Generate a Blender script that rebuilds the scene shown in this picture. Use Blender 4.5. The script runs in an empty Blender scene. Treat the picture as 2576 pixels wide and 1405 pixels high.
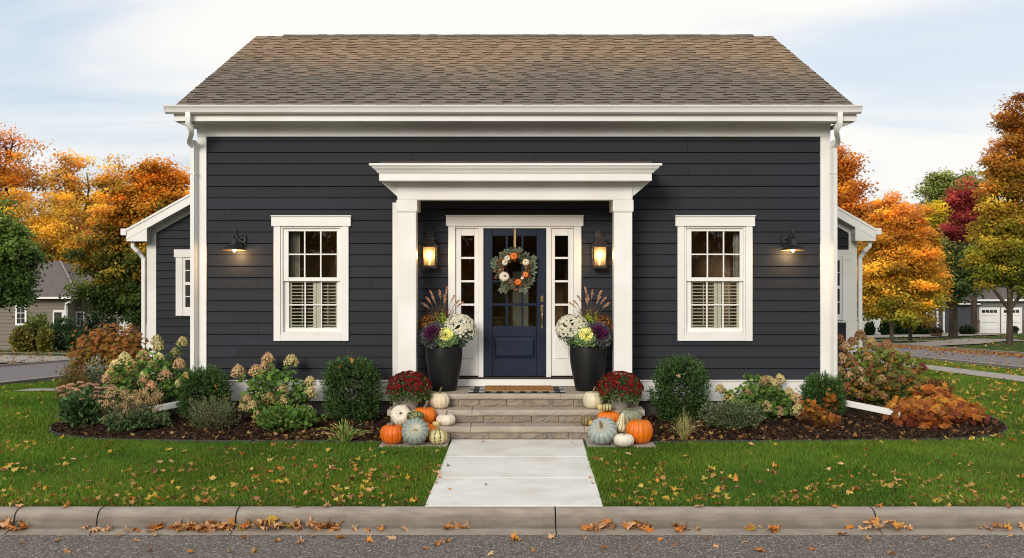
import bpy, math, random
import numpy as np
from mathutils import Vector, Matrix, Euler

PI = math.pi
scene = bpy.context.scene
COL = scene.collection
F = 2800.0          # focal length in preview pixels (2576 wide)
HZ = 642.0          # horizon row
CXP = 1288.0
EYE = 2.31          # camera height


def at(px, py, Y):
    """world point seen at preview pixel (px,py) at depth Y"""
    return np.array(((px - CXP) * Y / F, Y, EYE - (py - HZ) * Y / F))


def gp(px, py, z=0.0):
    """point at height z seen at a preview pixel"""
    Y = (EYE - z) * F / (py - HZ)
    return np.array(((px - CXP) * Y / F, Y, z))


def smooth(a, b, x):
    t = min(1.0, max(0.0, (x - a) / (b - a)))
    return t * t * (3 - 2 * t)


def gz(x, y):
    s = 0.065 - 0.010 * smooth(-8, 8, x)
    d = min(102.0, max(0.0, y - 17.2))
    return -s * d * d / (d + 0.9)


# ------------------------------------------------------------------ materials
def lin(c):
    return tuple(((v / 255.0) / 12.92 if v / 255.0 <= 0.04045 else ((v / 255.0 + 0.055) / 1.055) ** 2.4) for v in c)


class NT:
    def __init__(s, m):
        s.t = m.node_tree
        s.n = s.t.nodes
        s.n.clear()
        s.l = s.t.links

    def add(s, typ, **kw):
        n = s.n.new(typ)
        for k, v in kw.items():
            if k.startswith('i_'):
                key = k[2:]
                key = int(key) if key.isdigit() else key.replace('_', ' ')
                n.inputs[key].default_value = v
            else:
                setattr(n, k, v)
        return n

    def link(s, a, b):
        s.l.new(a, b)


def new_mat(name):
    m = bpy.data.materials.new(name)
    m.use_nodes = True
    return m, NT(m)


def rgba(c):
    return (c[0], c[1], c[2], 1.0)


def pmat(name, c1, c2=None, rough=0.5, scale=6.0, stretch=(1, 1, 1), bump=0.1, bump_scale=None, bump_stretch=None,
         attr=False, spec=0.5, metallic=0.0, detail=5.0, contrast=(0.35, 0.65), bdist=0.01, c3=None, s3=1.0, sheen=0.0, rough_var=0.1):
    """principled surface: two-tone noise, optional vertex colour, bump, varied roughness"""
    m, t = new_mat(name)
    out = t.add('ShaderNodeOutputMaterial')
    b = t.add('ShaderNodeBsdfPrincipled')
    b.inputs['Metallic'].default_value = metallic
    b.inputs['Specular IOR Level'].default_value = spec
    t.link(b.outputs[0], out.inputs[0])
    tc = t.add('ShaderNodeTexCoord')
    geo = t.add('ShaderNodeNewGeometry')
    mp = t.add('ShaderNodeMapping')
    mp.inputs['Scale'].default_value = stretch
    t.link(geo.outputs['Position'], mp.inputs[0])
    nz = t.add('ShaderNodeTexNoise')
    nz.inputs['Scale'].default_value = scale
    nz.inputs['Detail'].default_value = detail
    t.link(mp.outputs[0], nz.inputs['Vector'])
    rp = t.add('ShaderNodeMapRange')
    rp.inputs[1].default_value, rp.inputs[2].default_value = contrast
    t.link(nz.outputs[0], rp.inputs[0])
    mx = t.add('ShaderNodeMix', data_type='RGBA')
    t.link(rp.outputs[0], mx.inputs[0])
    if attr:
        at_ = t.add('ShaderNodeAttribute', attribute_name='Col')
        k1 = t.add('ShaderNodeMix', data_type='RGBA', blend_type='MULTIPLY')
        k1.inputs[0].default_value = 1
        k2 = t.add('ShaderNodeMix', data_type='RGBA', blend_type='MULTIPLY')
        k2.inputs[0].default_value = 1
        t.link(at_.outputs['Color'], k1.inputs[6])
        t.link(at_.outputs['Color'], k2.inputs[6])
        k1.inputs[7].default_value = rgba(c1)
        k2.inputs[7].default_value = rgba(c2 or c1)
        t.link(k1.outputs[2], mx.inputs[6])
        t.link(k2.outputs[2], mx.inputs[7])
    else:
        mx.inputs[6].default_value = rgba(c1)
        mx.inputs[7].default_value = rgba(c2 or c1)
    col = mx.outputs[2]
    if c3 is not None:
        n3 = t.add('ShaderNodeTexNoise')
        n3.inputs['Scale'].default_value = s3
        n3.inputs['Detail'].default_value = 4
        t.link(geo.outputs['Position'], n3.inputs['Vector'])
        r3 = t.add('ShaderNodeMapRange')
        r3.inputs[1].default_value, r3.inputs[2].default_value = 0.48, 0.72
        t.link(n3.outputs[0], r3.inputs[0])
        m3 = t.add('ShaderNodeMix', data_type='RGBA')
        t.link(r3.outputs[0], m3.inputs[0])
        t.link(col, m3.inputs[6])
        m3.inputs[7].default_value = rgba(c3)
        col = m3.outputs[2]
    t.link(col, b.inputs['Base Color'])
    rr = t.add('ShaderNodeMapRange')
    rr.inputs[3].default_value = max(0.02, rough - rough_var)
    rr.inputs[4].default_value = min(1.0, rough + rough_var)
    t.link(nz.outputs[0], rr.inputs[0])
    t.link(rr.outputs[0], b.inputs['Roughness'])
    if bump > 0:
        mb = t.add('ShaderNodeMapping')
        mb.inputs['Scale'].default_value = bump_stretch or stretch
        t.link(geo.outputs['Position'], mb.inputs[0])
        n2 = t.add('ShaderNodeTexNoise')
        n2.inputs['Scale'].default_value = bump_scale or scale * 4
        n2.inputs['Detail'].default_value = 6
        t.link(mb.outputs[0], n2.inputs['Vector'])
        bp = t.add('ShaderNodeBump')
        bp.inputs['Strength'].default_value = bump
        bp.inputs['Distance'].default_value = bdist
        t.link(n2.outputs[0], bp.inputs['Height'])
        t.link(bp.outputs[0], b.inputs['Normal'])
    return m


def leafmat(name, tint=(1, 1, 1), trans=0.35, rough=0.55, spec=0.25):
    """leaf surface coloured per leaf by a vertex colour; part of the light passes through"""
    m, t = new_mat(name)
    out = t.add('ShaderNodeOutputMaterial')
    a = t.add('ShaderNodeAttribute', attribute_name='Col')
    k = t.add('ShaderNodeMix', data_type='RGBA', blend_type='MULTIPLY')
    k.inputs[0].default_value = 1
    t.link(a.outputs['Color'], k.inputs[6])
    k.inputs[7].default_value = rgba(tint)
    b = t.add('ShaderNodeBsdfPrincipled')
    b.inputs['Roughness'].default_value = rough
    b.inputs['Specular IOR Level'].default_value = spec
    t.link(k.outputs[2], b.inputs['Base Color'])
    tr = t.add('ShaderNodeBsdfTranslucent')
    t.link(k.outputs[2], tr.inputs[0])
    mx = t.add('ShaderNodeMixShader')
    mx.inputs[0].default_value = trans
    t.link(b.outputs[0], mx.inputs[1])
    t.link(tr.outputs[0], mx.inputs[2])
    t.link(mx.outputs[0], out.inputs[0])
    return m


def glassmat(name, tint=(0.9, 0.92, 0.9), ior=1.5, rough=0.0, refl=1.0, frost=0.0):
    m, t = new_mat(name)
    out = t.add('ShaderNodeOutputMaterial')
    fr = t.add('ShaderNodeFresnel')
    fr.inputs[0].default_value = ior
    geo = t.add('ShaderNodeNewGeometry')
    nz = t.add('ShaderNodeTexNoise')
    nz.inputs['Scale'].default_value = 2.2
    t.link(geo.outputs['Position'], nz.inputs['Vector'])
    bp = t.add('ShaderNodeBump')
    bp.inputs['Strength'].default_value = 0.06
    bp.inputs['Distance'].default_value = 0.02
    t.link(nz.outputs[0], bp.inputs['Height'])
    ml = t.add('ShaderNodeMath', operation='MULTIPLY')
    ml.inputs[1].default_value = refl
    t.link(fr.outputs[0], ml.inputs[0])
    tr = t.add('ShaderNodeBsdfTransparent')
    tr.inputs[0].default_value = rgba(tint)
    gl = t.add('ShaderNodeBsdfGlossy')
    gl.inputs['Roughness'].default_value = rough
    t.link(bp.outputs[0], gl.inputs['Normal'])
    mx = t.add('ShaderNodeMixShader')
    t.link(ml.outputs[0], mx.inputs[0])
    t.link(tr.outputs[0], mx.inputs[1])
    t.link(gl.outputs[0], mx.inputs[2])
    if frost > 0:
        tl = t.add('ShaderNodeBsdfTranslucent')
        tl.inputs[0].default_value = (0.9, 0.8, 0.62, 1)
        m2 = t.add('ShaderNodeMixShader')
        m2.inputs[0].default_value = frost
        t.link(mx.outputs[0], m2.inputs[1])
        t.link(tl.outputs[0], m2.inputs[2])
        mx = m2
    t.link(mx.outputs[0], out.inputs[0])
    return m


def emitmat(name, col, strength):
    m, t = new_mat(name)
    out = t.add('ShaderNodeOutputMaterial')
    e = t.add('ShaderNodeEmission')
    e.inputs[0].default_value = rgba(col)
    e.inputs[1].default_value = strength
    t.link(e.outputs[0], out.inputs[0])
    return m


M = {}
M['white'] = pmat('white_paint', (0.83, 0.825, 0.81), (0.78, 0.772, 0.752), rough=0.42, scale=2.5, bump=0.06, bump_scale=40, bdist=0.004, c3=(0.72, 0.70, 0.665), s3=0.9)
M['white2'] = pmat('white_metal_paint', (0.83, 0.825, 0.81), (0.77, 0.765, 0.745), rough=0.3, scale=1.5, bump=0.03, bump_scale=20, bdist=0.004)
M['siding'] = pmat('charcoal_siding', (0.0215, 0.0245, 0.0330), (0.0270, 0.0300, 0.0385), rough=0.65, spec=0.16, scale=1.4, stretch=(0.6, 0.6, 8), bump=0.35, bump_scale=9, bump_stretch=(1.2, 1.2, 34), bdist=0.004, attr=True, c3=(0.0265, 0.0275, 0.031), s3=0.45)
M['navy'] = pmat('navy_door_paint', (0.0062, 0.0135, 0.0310), (0.0078, 0.0165, 0.037), rough=0.36, spec=0.3, scale=2.0, bump=0.03, bump_scale=60, bdist=0.003)
M['shingle'] = pmat('roof_shingle', (1.0, 1.0, 1.0), (0.72, 0.72, 0.72), rough=0.9, scale=60, bump=0.5, bump_scale=220, bdist=0.004, attr=True, spec=0.2, contrast=(0.3, 0.7))
M['felt'] = pmat('roof_underlay', (0.04, 0.036, 0.033), rough=0.9, bump=0)
M['crackfill'] = pmat('crack_dirt', (0.10, 0.085, 0.07), rough=0.95, bump=0)
M['concrete'] = pmat('walk_concrete', (0.76, 0.745, 0.70), (0.68, 0.665, 0.62), rough=0.85, scale=3.0, bump=0.25, bump_scale=120, bdist=0.004, c3=(0.60, 0.56, 0.50), s3=1.6, spec=0.3)
M['curb'] = pmat('curb_concrete', (0.36, 0.315, 0.267), (0.27, 0.233, 0.196), rough=0.9, scale=7.0, bump=0.55, bump_scale=90, bdist=0.006, attr=True, spec=0.2, stretch=(0.6, 1, 2.5))
M['foundation'] = pmat('foundation_concrete', (0.20, 0.185, 0.165), (0.15, 0.138, 0.12), rough=0.9, scale=5, bump=0.3, bump_scale=70)
M['paver'] = pmat('paver_stone', (0.40, 0.355, 0.31), (0.33, 0.29, 0.25), rough=0.85, scale=6, bump=0.3, bump_scale=80, c3=(0.28, 0.24, 0.20), s3=4, spec=0.25)
M['stone'] = pmat('rock_face_stone', (0.34, 0.275, 0.215), (0.25, 0.20, 0.155), rough=0.9, scale=7, bump=1.0, bump_scale=14, bdist=0.03, c3=(0.21, 0.185, 0.16), s3=5, spec=0.2, bump_stretch=(0.7, 1, 1.6))
M['tread'] = pmat('step_tread_stone', (0.43, 0.365, 0.30), (0.36, 0.30, 0.245), rough=0.85, scale=4, bump=0.25, bump_scale=60, c3=(0.31, 0.265, 0.22), s3=3, spec=0.25)
M['black_metal'] = pmat('black_metal', (0.012, 0.012, 0.013), (0.02, 0.019, 0.018), rough=0.45, scale=12, bump=0.05, spec=0.5)
M['bronze'] = pmat('bronze_metal', (0.020, 0.013, 0.009), (0.032, 0.021, 0.014), rough=0.5, scale=14, bump=0.08, spec=0.5)
M['brass'] = pmat('aged_brass', (0.42, 0.29, 0.13), (0.30, 0.20, 0.09), rough=0.32, scale=20, bump=0.05, metallic=1.0)
M['pot'] = pmat('matte_black_pot', (0.007, 0.007, 0.008), (0.011, 0.011, 0.011), rough=0.45, spec=0.3, scale=4, bump=0.06, bump_scale=60, bdist=0.004)
M['glass'] = glassmat('window_glass', (0.86, 0.86, 0.80), refl=1.25)
M['lampglass'] = glassmat('lantern_glass', (0.95, 0.90, 0.80), refl=0.7, rough=0.05, frost=0.20)
M['room'] = pmat('dark_room', (0.50, 0.33, 0.19), (0.20, 0.13, 0.075), rough=0.9, scale=1.2, bump=0)
M['shutter'] = pmat('shutter_paint', (0.80, 0.83, 0.77), (0.76, 0.79, 0.73), rough=0.5, scale=3, bump=0)
M['curtain'] = pmat('curtain_cloth', (0.62, 0.62, 0.57), (0.50, 0.50, 0.46), rough=0.95, scale=5, bump=0.1)
M['bulb'] = emitmat('warm_bulb', (1.0, 0.62, 0.24), 34.0)
M['flame'] = emitmat('candle_bulb', (1.0, 0.52, 0.16), 11.0)
M['shade_in'] = pmat('shade_inner', (0.10, 0.07, 0.04), rough=0.5, bump=0)
M['coir'] = pmat('coir_fibre', (0.40, 0.215, 0.085), (0.28, 0.145, 0.055), rough=0.95, scale=60, bump=0.8, bump_scale=260, bdist=0.006, spec=0.1)
M['plaid'] = pmat('woven_wool', (1, 1, 1), (0.85, 0.85, 0.85), rough=0.95, scale=120, bump=0.4, bump_scale=300, bdist=0.003, attr=True, spec=0.1)
M['mulch'] = pmat('mulch_soil', (0.035, 0.020, 0.013), (0.075, 0.043, 0.026), rough=0.95, scale=22, bump=1.0, bump_scale=45, bdist=0.03, spec=0.15)
M['chips'] = pmat('mulch_chip', (1, 1, 1), (0.7, 0.7, 0.7), rough=0.9, scale=50, bump=0, attr=True, spec=0.15)
M['edging'] = pmat('edging_plastic', (0.03, 0.03, 0.03), (0.05, 0.05, 0.048), rough=0.6, bump=0.05)
M['lawn'] = pmat('lawn_ground', (0.045, 0.085, 0.014), (0.075, 0.125, 0.022), rough=0.95, scale=1.1, bump=1.0, bump_scale=60, bdist=0.05, c3=(0.085, 0.105, 0.028), s3=0.35, spec=0.1)
M['bark'] = pmat('tree_bark', (0.095, 0.072, 0.055), (0.05, 0.038, 0.030), rough=0.95, scale=6, stretch=(1, 1, 0.25), bump=0.8, bump_scale=16, bdist=0.03, spec=0.15)
M['twig'] = pmat('green_brown_stem', (0.10, 0.085, 0.04), (0.07, 0.06, 0.03), rough=0.9, bump=0)
M['leaf'] = leafmat('leaf', (1.6, 1.6, 1.5), trans=0.30)
M['autumn'] = leafmat('autumn_leaf', (1.42, 1.42, 1.3), trans=0.48)
M['needle'] = leafmat('evergreen_leaf', (1.85, 1.8, 1.6), trans=0.15, rough=0.5, spec=0.3)
M['grass'] = leafmat('grass_blade', (1.24, 1.36, 1.0), trans=0.30, rough=0.6, spec=0.2)
M['petal'] = leafmat('petal', (1.2, 1.2, 1.15), trans=0.25, rough=0.7, spec=0.15)
M['dry'] = leafmat('dry_leaf', trans=0.15, rough=0.75, spec=0.2)
M['pumpkin'] = pmat('pumpkin_skin', (1, 1, 1), (0.84, 0.84, 0.84), rough=0.42, scale=9, bump=0.12, bump_scale=50, bdist=0.004, attr=True, spec=0.4)
M['stem'] = pmat('pumpkin_stem', (1, 1, 1), (0.65, 0.65, 0.65), rough=0.8, scale=30, stretch=(1, 1, 0.3), bump=0.4, bump_scale=60, bdist=0.004, attr=True, spec=0.2)
M['ribbon'] = pmat('tan_ribbon', (0.45, 0.31, 0.16), (0.38, 0.26, 0.13), rough=0.7, bump=0)
M['far_siding'] = pmat('taupe_siding', (0.17, 0.145, 0.115), (0.20, 0.17, 0.14), rough=0.7, scale=1, stretch=(0.5, 0.5, 6), bump=0.2)
M['far_dark'] = pmat('slate_siding', (0.052, 0.056, 0.072), (0.064, 0.068, 0.085), rough=0.7, scale=1, stretch=(0.5, 0.5, 6), bump=0.2)
M['far_grey'] = pmat('grey_siding', (0.145, 0.135, 0.135), (0.17, 0.16, 0.16), rough=0.7, scale=1, stretch=(0.5, 0.5, 6), bump=0.2)
M['far_roof'] = pmat('mauve_shingle', (0.105, 0.083, 0.078), (0.15, 0.122, 0.113), rough=0.9, scale=6, stretch=(1, 1, 6), bump=0.4, bump_scale=10)
M['far_glass'] = pmat('far_window_glass', (0.02, 0.022, 0.022), (0.05, 0.05, 0.045), rough=0.1, scale=1.5, bump=0, spec=0.6)
M['brickstone'] = pmat('stone_pier', (0.20, 0.14, 0.10), (0.11, 0.085, 0.07), rough=0.9, scale=3.5, bump=0.5)
M['wood'] = pmat('barrel_wood', (0.13, 0.075, 0.035), (0.09, 0.05, 0.022), rough=0.8, scale=8, bump=0.2)
M['kraft'] = pmat('grey_pot', (0.30, 0.27, 0.24), (0.24, 0.21, 0.19), rough=0.8, scale=8, bump=0.1)


def asphalt(name, a, b, speck):
    m, t = new_mat(name)
    out = t.add('ShaderNodeOutputMaterial')
    p = t.add('ShaderNodeBsdfPrincipled')
    p.inputs['Roughness'].default_value = 0.92
    p.inputs['Specular IOR Level'].default_value = 0.25
    geo = t.add('ShaderNodeNewGeometry')
    vor = t.add('ShaderNodeTexVoronoi')
    vor.inputs['Scale'].default_value = 85
    t.link(geo.outputs['Position'], vor.inputs['Vector'])
    sep = t.add('ShaderNodeSeparateColor')
    t.link(vor.outputs['Color'], sep.inputs[0])
    n1 = t.add('ShaderNodeTexNoise')
    n1.inputs['Scale'].default_value = 1.6
    n1.inputs['Detail'].default_value = 6
    t.link(geo.outputs['Position'], n1.inputs['Vector'])
    mx = t.add('ShaderNodeMix', data_type='RGBA')
    t.link(n1.outputs[0], mx.inputs[0])
    mx.inputs[6].default_value = rgba(a)
    mx.inputs[7].default_value = rgba(b)
    gt = t.add('ShaderNodeMapRange')
    gt.inputs[1].default_value, gt.inputs[2].default_value = 0.70, 0.98
    t.link(sep.outputs[0], gt.inputs[0])
    m2 = t.add('ShaderNodeMix', data_type='RGBA')
    t.link(gt.outputs[0], m2.inputs[0])
    t.link(mx.outputs[2], m2.inputs[6])
    m2.inputs[7].default_value = rgba(speck)
    dk = t.add('ShaderNodeMapRange')
    dk.inputs[1].default_value, dk.inputs[2].default_value = 0.0, 0.35
    dk.inputs[3].default_value, dk.inputs[4].default_value = 0.45, 1.0
    t.link(sep.outputs[1], dk.inputs[0])
    m3 = t.add('ShaderNodeMix', data_type='RGBA', blend_type='MULTIPLY')
    m3.inputs[0].default_value = 1
    t.link(m2.outputs[2], m3.inputs[6])
    t.link(dk.outputs[0], m3.inputs[7])
    t.link(m3.outputs[2], p.inputs['Base Color'])
    bp = t.add('ShaderNodeBump')
    bp.inputs['Strength'].default_value = 0.8
    bp.inputs['Distance'].default_value = 0.008
    t.link(vor.outputs['Distance'], bp.inputs['Height'])
    t.link(bp.outputs[0], p.inputs['Normal'])
    t.link(p.outputs[0], out.inputs[0])
    return m


M['asphalt'] = asphalt('street_asphalt', (0.115, 0.098, 0.086), (0.155, 0.132, 0.115), (0.42, 0.37, 0.32))
M['far_asphalt'] = asphalt('side_street_asphalt', (0.19, 0.165, 0.17), (0.23, 0.20, 0.20), (0.28, 0.25, 0.25))


# ------------------------------------------------------------------ objects
def prop(o, label=None, cat=None, group=None, kind=None):
    if label: o['label'] = label
    if cat: o['category'] = cat
    if group: o['group'] = group
    if kind: o['kind'] = kind
    return o


def thing(name, label, cat, loc=(0, 0, 0), group=None):
    o = bpy.data.objects.new(name, None)
    o.empty_display_size = 0.1
    COL.objects.link(o)
    o.location = Vector([float(v) for v in loc])
    return prop(o, label, cat, group)


def root_loc(o):
    L = Vector((0, 0, 0))
    while o is not None:
        L = L + o.location
        o = o.parent
    return L


def link_mesh(name, me, mat, parent=None, label=None):
    o = bpy.data.objects.new(name, me)
    COL.objects.link(o)
    if mat is not None:
        me.materials.append(mat)
    if parent is not None:
        o.parent = parent
    if label:
        o['label'] = label
    return o


class MB:
    """collects polygons; world coordinates; build() shifts them to the parent's origin"""

    def __init__(s):
        s.v, s.f, s.c = [], [], []
        s.usecol = False

    def face(s, idx, col=None):
        s.f.append(tuple(idx))
        s.c.append(col)
        if col is not None:
            s.usecol = True

    def poly(s, pts, col=None):
        b = len(s.v)
        s.v += [tuple(map(float, p)) for p in pts]
        s.face(range(b, b + len(pts)), col)

    def box(s, x0, x1, y0, y1, z0, z1, col=None):
        b = len(s.v)
        for x in (x0, x1):
            for y in (y0, y1):
                for z in (z0, z1):
                    s.v.append((float(x), float(y), float(z)))
        for q in ((0, 1, 3, 2), (4, 6, 7, 5), (0, 4, 5, 1), (2, 3, 7, 6), (0, 2, 6, 4), (1, 5, 7, 3)):
            s.face([b + i for i in q], col)
        return s

    def prism(s, poly, axis, a, b_, col=None):
        """poly: 2-D points; axis 'x': (y,z) extruded along x; 'y': (x,z) along y; 'z': (x,y) along z"""
        n = len(poly)
        b = len(s.v)
        for t in (a, b_):
            for p in poly:
                if axis == 'x': s.v.append((t, p[0], p[1]))
                elif axis == 'y': s.v.append((p[0], t, p[1]))
                else: s.v.append((p[0], p[1], t))
        s.face([b + i for i in range(n)], col)
        s.face([b + n + i for i in reversed(range(n))], col)
        for i in range(n):
            j = (i + 1) % n
            s.face((b + i, b + n + i, b + n + j, b + j), col)
        return s

    def lathe(s, prof, c, seg=24, col=None, cap=True):
        b = len(s.v)
        for r, z in prof:
            for k in range(seg):
                a = 2 * PI * k / seg
                s.v.append((c[0] + r * math.cos(a), c[1] + r * math.sin(a), c[2] + z))
        for i in range(len(prof) - 1):
            for k in range(seg):
                k2 = (k + 1) % seg
                s.face((b + i * seg + k, b + i * seg + k2, b + (i + 1) * seg + k2, b + (i + 1) * seg + k), col)
        if cap:
            s.face([b + k for k in reversed(range(seg))], col)
            s.face([b + (len(prof) - 1) * seg + k for k in range(seg)], col)
        return s

    def tube(s, path, radii, sides=6, col=None, twist=0.0, sx=1.0, up=None):
        path = [Vector([float(q) for q in p]) for p in path]
        n = len(path)
        if not hasattr(radii, '__len__'):
            radii = [radii] * n
        b = len(s.v)
        pu = None
        for i in range(n):
            d = (path[min(i + 1, n - 1)] - path[max(i - 1, 0)])
            if d.length < 1e-9: d = Vector((0, 0, 1))
            d.normalize()
            if pu is None:
                ref = Vector(up) if up else (Vector((0, 0, 1)) if abs(d.z) < 0.9 else Vector((1, 0, 0)))
                u = d.cross(ref).normalized()
            else:
                u = (pu - d * pu.dot(d)).normalized()
            w = d.cross(u)
            pu = u
            for k in range(sides):
                a = 2 * PI * (k + 0.5) / sides + twist
                s.v.append(tuple(path[i] + u * (math.cos(a) * radii[i] * sx) + w * (math.sin(a) * radii[i])))
        for i in range(n - 1):
            for k in range(sides):
                k2 = (k + 1) % sides
                s.face((b + i * sides + k, b + i * sides + k2, b + (i + 1) * sides + k2, b + (i + 1) * sides + k), col)
        s.face([b + k for k in reversed(range(sides))], col)
        s.face([b + (n - 1) * sides + k for k in range(sides)], col)
        return s

    def build(s, name, mat, parent=None, smooth=False, bevel=0.0, label=None, seg=1):
        L = root_loc(parent) if parent is not None else Vector((0, 0, 0))
        me = bpy.data.meshes.new(name)
        me.from_pydata([(v[0] - L.x, v[1] - L.y, v[2] - L.z) for v in s.v], [], s.f)
        if s.usecol:
            ca = me.attributes.new('Col', 'FLOAT_COLOR', 'CORNER')
            arr = []
            for f, c in zip(s.f, s.c):
                c = c or (1, 1, 1)
                arr += [c[0], c[1], c[2], 1.0] * len(f)
            ca.data.foreach_set('color', np.array(arr, dtype=np.float32))
        if smooth:
            me.polygons.foreach_set('use_smooth', [True] * len(me.polygons))
        me.update()
        o = link_mesh(name, me, mat, parent, label)
        if bevel > 0:
            w = o.modifiers.new('edge', 'BEVEL')
            w.width = bevel
            w.segments = seg
            w.limit_method = 'ANGLE'
            w.angle_limit = math.radians(40)
        return o


def np_mesh(name, V, faces_size, Fidx, C, mat, parent=None, smooth=False, label=None, shift=True):
    """V (n,3); faces all of one size; C (n,3) per-vertex colour"""
    V = np.asarray(V, dtype=np.float64)
    if parent is not None and shift:
        V = V - np.array(root_loc(parent))
    me = bpy.data.meshes.new(name)
    nf = len(Fidx) // faces_size
    me.vertices.add(len(V))
    me.vertices.foreach_set('co', V.astype(np.float32).ravel())
    me.loops.add(len(Fidx))
    me.loops.foreach_set('vertex_index', np.asarray(Fidx, dtype=np.int32))
    me.polygons.add(nf)
    me.polygons.foreach_set('loop_start', np.arange(nf, dtype=np.int32) * faces_size)
    me.polygons.foreach_set('loop_total', np.full(nf, faces_size, dtype=np.int32))
    if smooth:
        me.polygons.foreach_set('use_smooth', np.ones(nf, dtype=bool))
    if C is not None:
        ca = me.attributes.new('Col', 'FLOAT_COLOR', 'POINT')
        c4 = np.ones((len(V), 4), dtype=np.float32)
        c4[:, :3] = C
        ca.data.foreach_set('color', c4.ravel())
    me.update(calc_edges=True)
    me.validate()
    return link_mesh(name, me, mat, parent, label)


def unit(a):
    n = np.linalg.norm(a, axis=-1, keepdims=True)
    return a / np.maximum(n, 1e-9)


class LF:
    """a mass of leaves, each a small folded leaf (6 points, two quads) or kite (4 points)"""

    def __init__(s, rng):
        s.V, s.C, s.Fq, s.n = [], [], [], 0
        s.rng = rng

    def add(s, P, U, size, width, col, fold=0.25, kite=False, N=None, curl=0.0):
        n = len(P)
        if n == 0: return
        rng = s.rng
        U = unit(U)
        if N is None:
            R = rng.normal(size=(n, 3))
        else:
            R = np.cross(N + 0.35 * rng.normal(size=(n, 3)), U)
        W = unit(R - U * (R * U).sum(1, keepdims=True))
        Nn = np.cross(U, W)
        size = np.broadcast_to(size, (n,)).reshape(n, 1)
        width = np.broadcast_to(width, (n,)).reshape(n, 1)
        h = Nn * (width * fold)
        dz = np.array([0, 0, 1.0]) * (-curl) * size
        if kite:
            pts = [P, P + U * size * 0.45 + W * width * 0.5 + h, P + U * size + dz, P + U * size * 0.45 - W * width * 0.5 + h]
            k = 4
            q = np.array([0, 1, 2, 3])
        else:
            pts = [P, P + U * size * 0.3 + W * width * 0.45 + h, P + U * size * 0.68 + W * width * 0.42 + h + dz * 0.4, P + U * size + dz,
                   P + U * size * 0.68 - W * width * 0.42 + h + dz * 0.4, P + U * size * 0.3 - W * width * 0.45 + h]
            k = 6
            q = np.array([0, 1, 2, 3, 0, 3, 4, 5])
        V = np.stack(pts, 1).reshape(-1, 3)
        s.V.append(V)
        s.C.append(np.repeat(np.broadcast_to(col, (n, 3)), k, axis=0))
        s.Fq.append((np.arange(n)[:, None] * k + q[None, :] + s.n).ravel())
        s.n += n * k

    def build(s, name, mat, parent=None, label=None):
        return np_mesh(name, np.concatenate(s.V), 4, np.concatenate(s.Fq), np.concatenate(s.C), mat, parent, label=label)


def jit(rng, n, col, amt=0.18):
    """n colours around col: brightness and hue vary"""
    c = np.broadcast_to(np.array(col, dtype=float), (n, 3)).copy()
    c *= (1 + amt * rng.normal(size=(n, 1))).clip(0.4, 1.8)
    c *= (1 + amt * 0.4 * rng.normal(size=(n, 3))).clip(0.5, 1.6)
    return c.clip(0.002, 0.95)


def pick(rng, n, pal, w=None):
    pal = np.array(pal, dtype=float)
    if w is not None:
        w = np.array(w, dtype=float)
        w = w / w.sum()
    return pal[rng.choice(len(pal), size=n, p=w)]


def sph(rng, n):
    return unit(rng.normal(size=(n, 3)))

# ------------------------------------------------------------------ setting
def sheet(name, xs, ys, zf, mat, kind='structure'):
    V = [(x, y, zf(x, y)) for y in ys for x in xs]
    nx = len(xs)
    Fq = []
    for j in range(len(ys) - 1):
        for i in range(nx - 1):
            Fq += [j * nx + i, j * nx + i + 1, (j + 1) * nx + i + 1, (j + 1) * nx + i]
    o = np_mesh(name, V, 4, Fq, None, mat, smooth=True)
    prop(o, kind=kind)
    return o


def strip(name, path, width, off, mat, step=0.6):
    """a ribbon lying on the terrain along a polyline"""
    pts = []
    for a, b in zip(path[:-1], path[1:]):
        a, b = np.array(a, float), np.array(b, float)
        n = max(1, int(np.linalg.norm(b - a) / step))
        for k in range(n):
            pts.append(a + (b - a) * k / n)
    pts.append(np.array(path[-1], float))
    V, Fq = [], []
    m = max(2, int(width / 0.8) + 1)
    for i, p in enumerate(pts):
        d = pts[min(i + 1, len(pts) - 1)] - pts[max(i - 1, 0)]
        d = d / np.linalg.norm(d)
        nrm = np.array((-d[1], d[0]))
        for k in range(m):
            q = p + nrm * width * (k / (m - 1) - 0.5)
            V.append((q[0], q[1], gz(q[0], q[1]) + off))
    for i in range(len(pts) - 1):
        for k in range(m - 1):
            Fq += [i * m + k, i * m + k + 1, (i + 1) * m + k + 1, (i + 1) * m + k]
    o = np_mesh(name, V, 4, Fq, None, mat, smooth=True)
    # make sure the ribbon faces up
    if len(o.data.polygons) and o.data.polygons[0].normal.z < 0:
        o.data.flip_normals()
    return prop(o, kind='structure')


xs = sorted(set([-300, -150, -100, -70, -55, -44, -36, -30, -26, -22] + list(range(-20, 21, 1)) + [22, 26, 30, 36, 44, 55, 70, 100, 150, 300]))
ys = [10.2, 12, 14, 16] + [16.5 + 0.5 * i for i in range(40)] + [37 + 2 * i for i in range(45)] + [140, 180, 240, 330, 500]
sheet('ground', xs, ys, lambda x, y: gz(x, y) - (0.0), M['lawn'])
GUT = -0.165
sheet('street', [-300, -60, -20, 0, 20, 60, 300], [-8, 0, 4, 9.832], lambda x, y: GUT + 0.004, M['asphalt'])
sheet('ground_across_street', [-300, 0, 300], [-120, -60, -8], lambda x, y: GUT + 0.02, M['lawn'])

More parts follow.
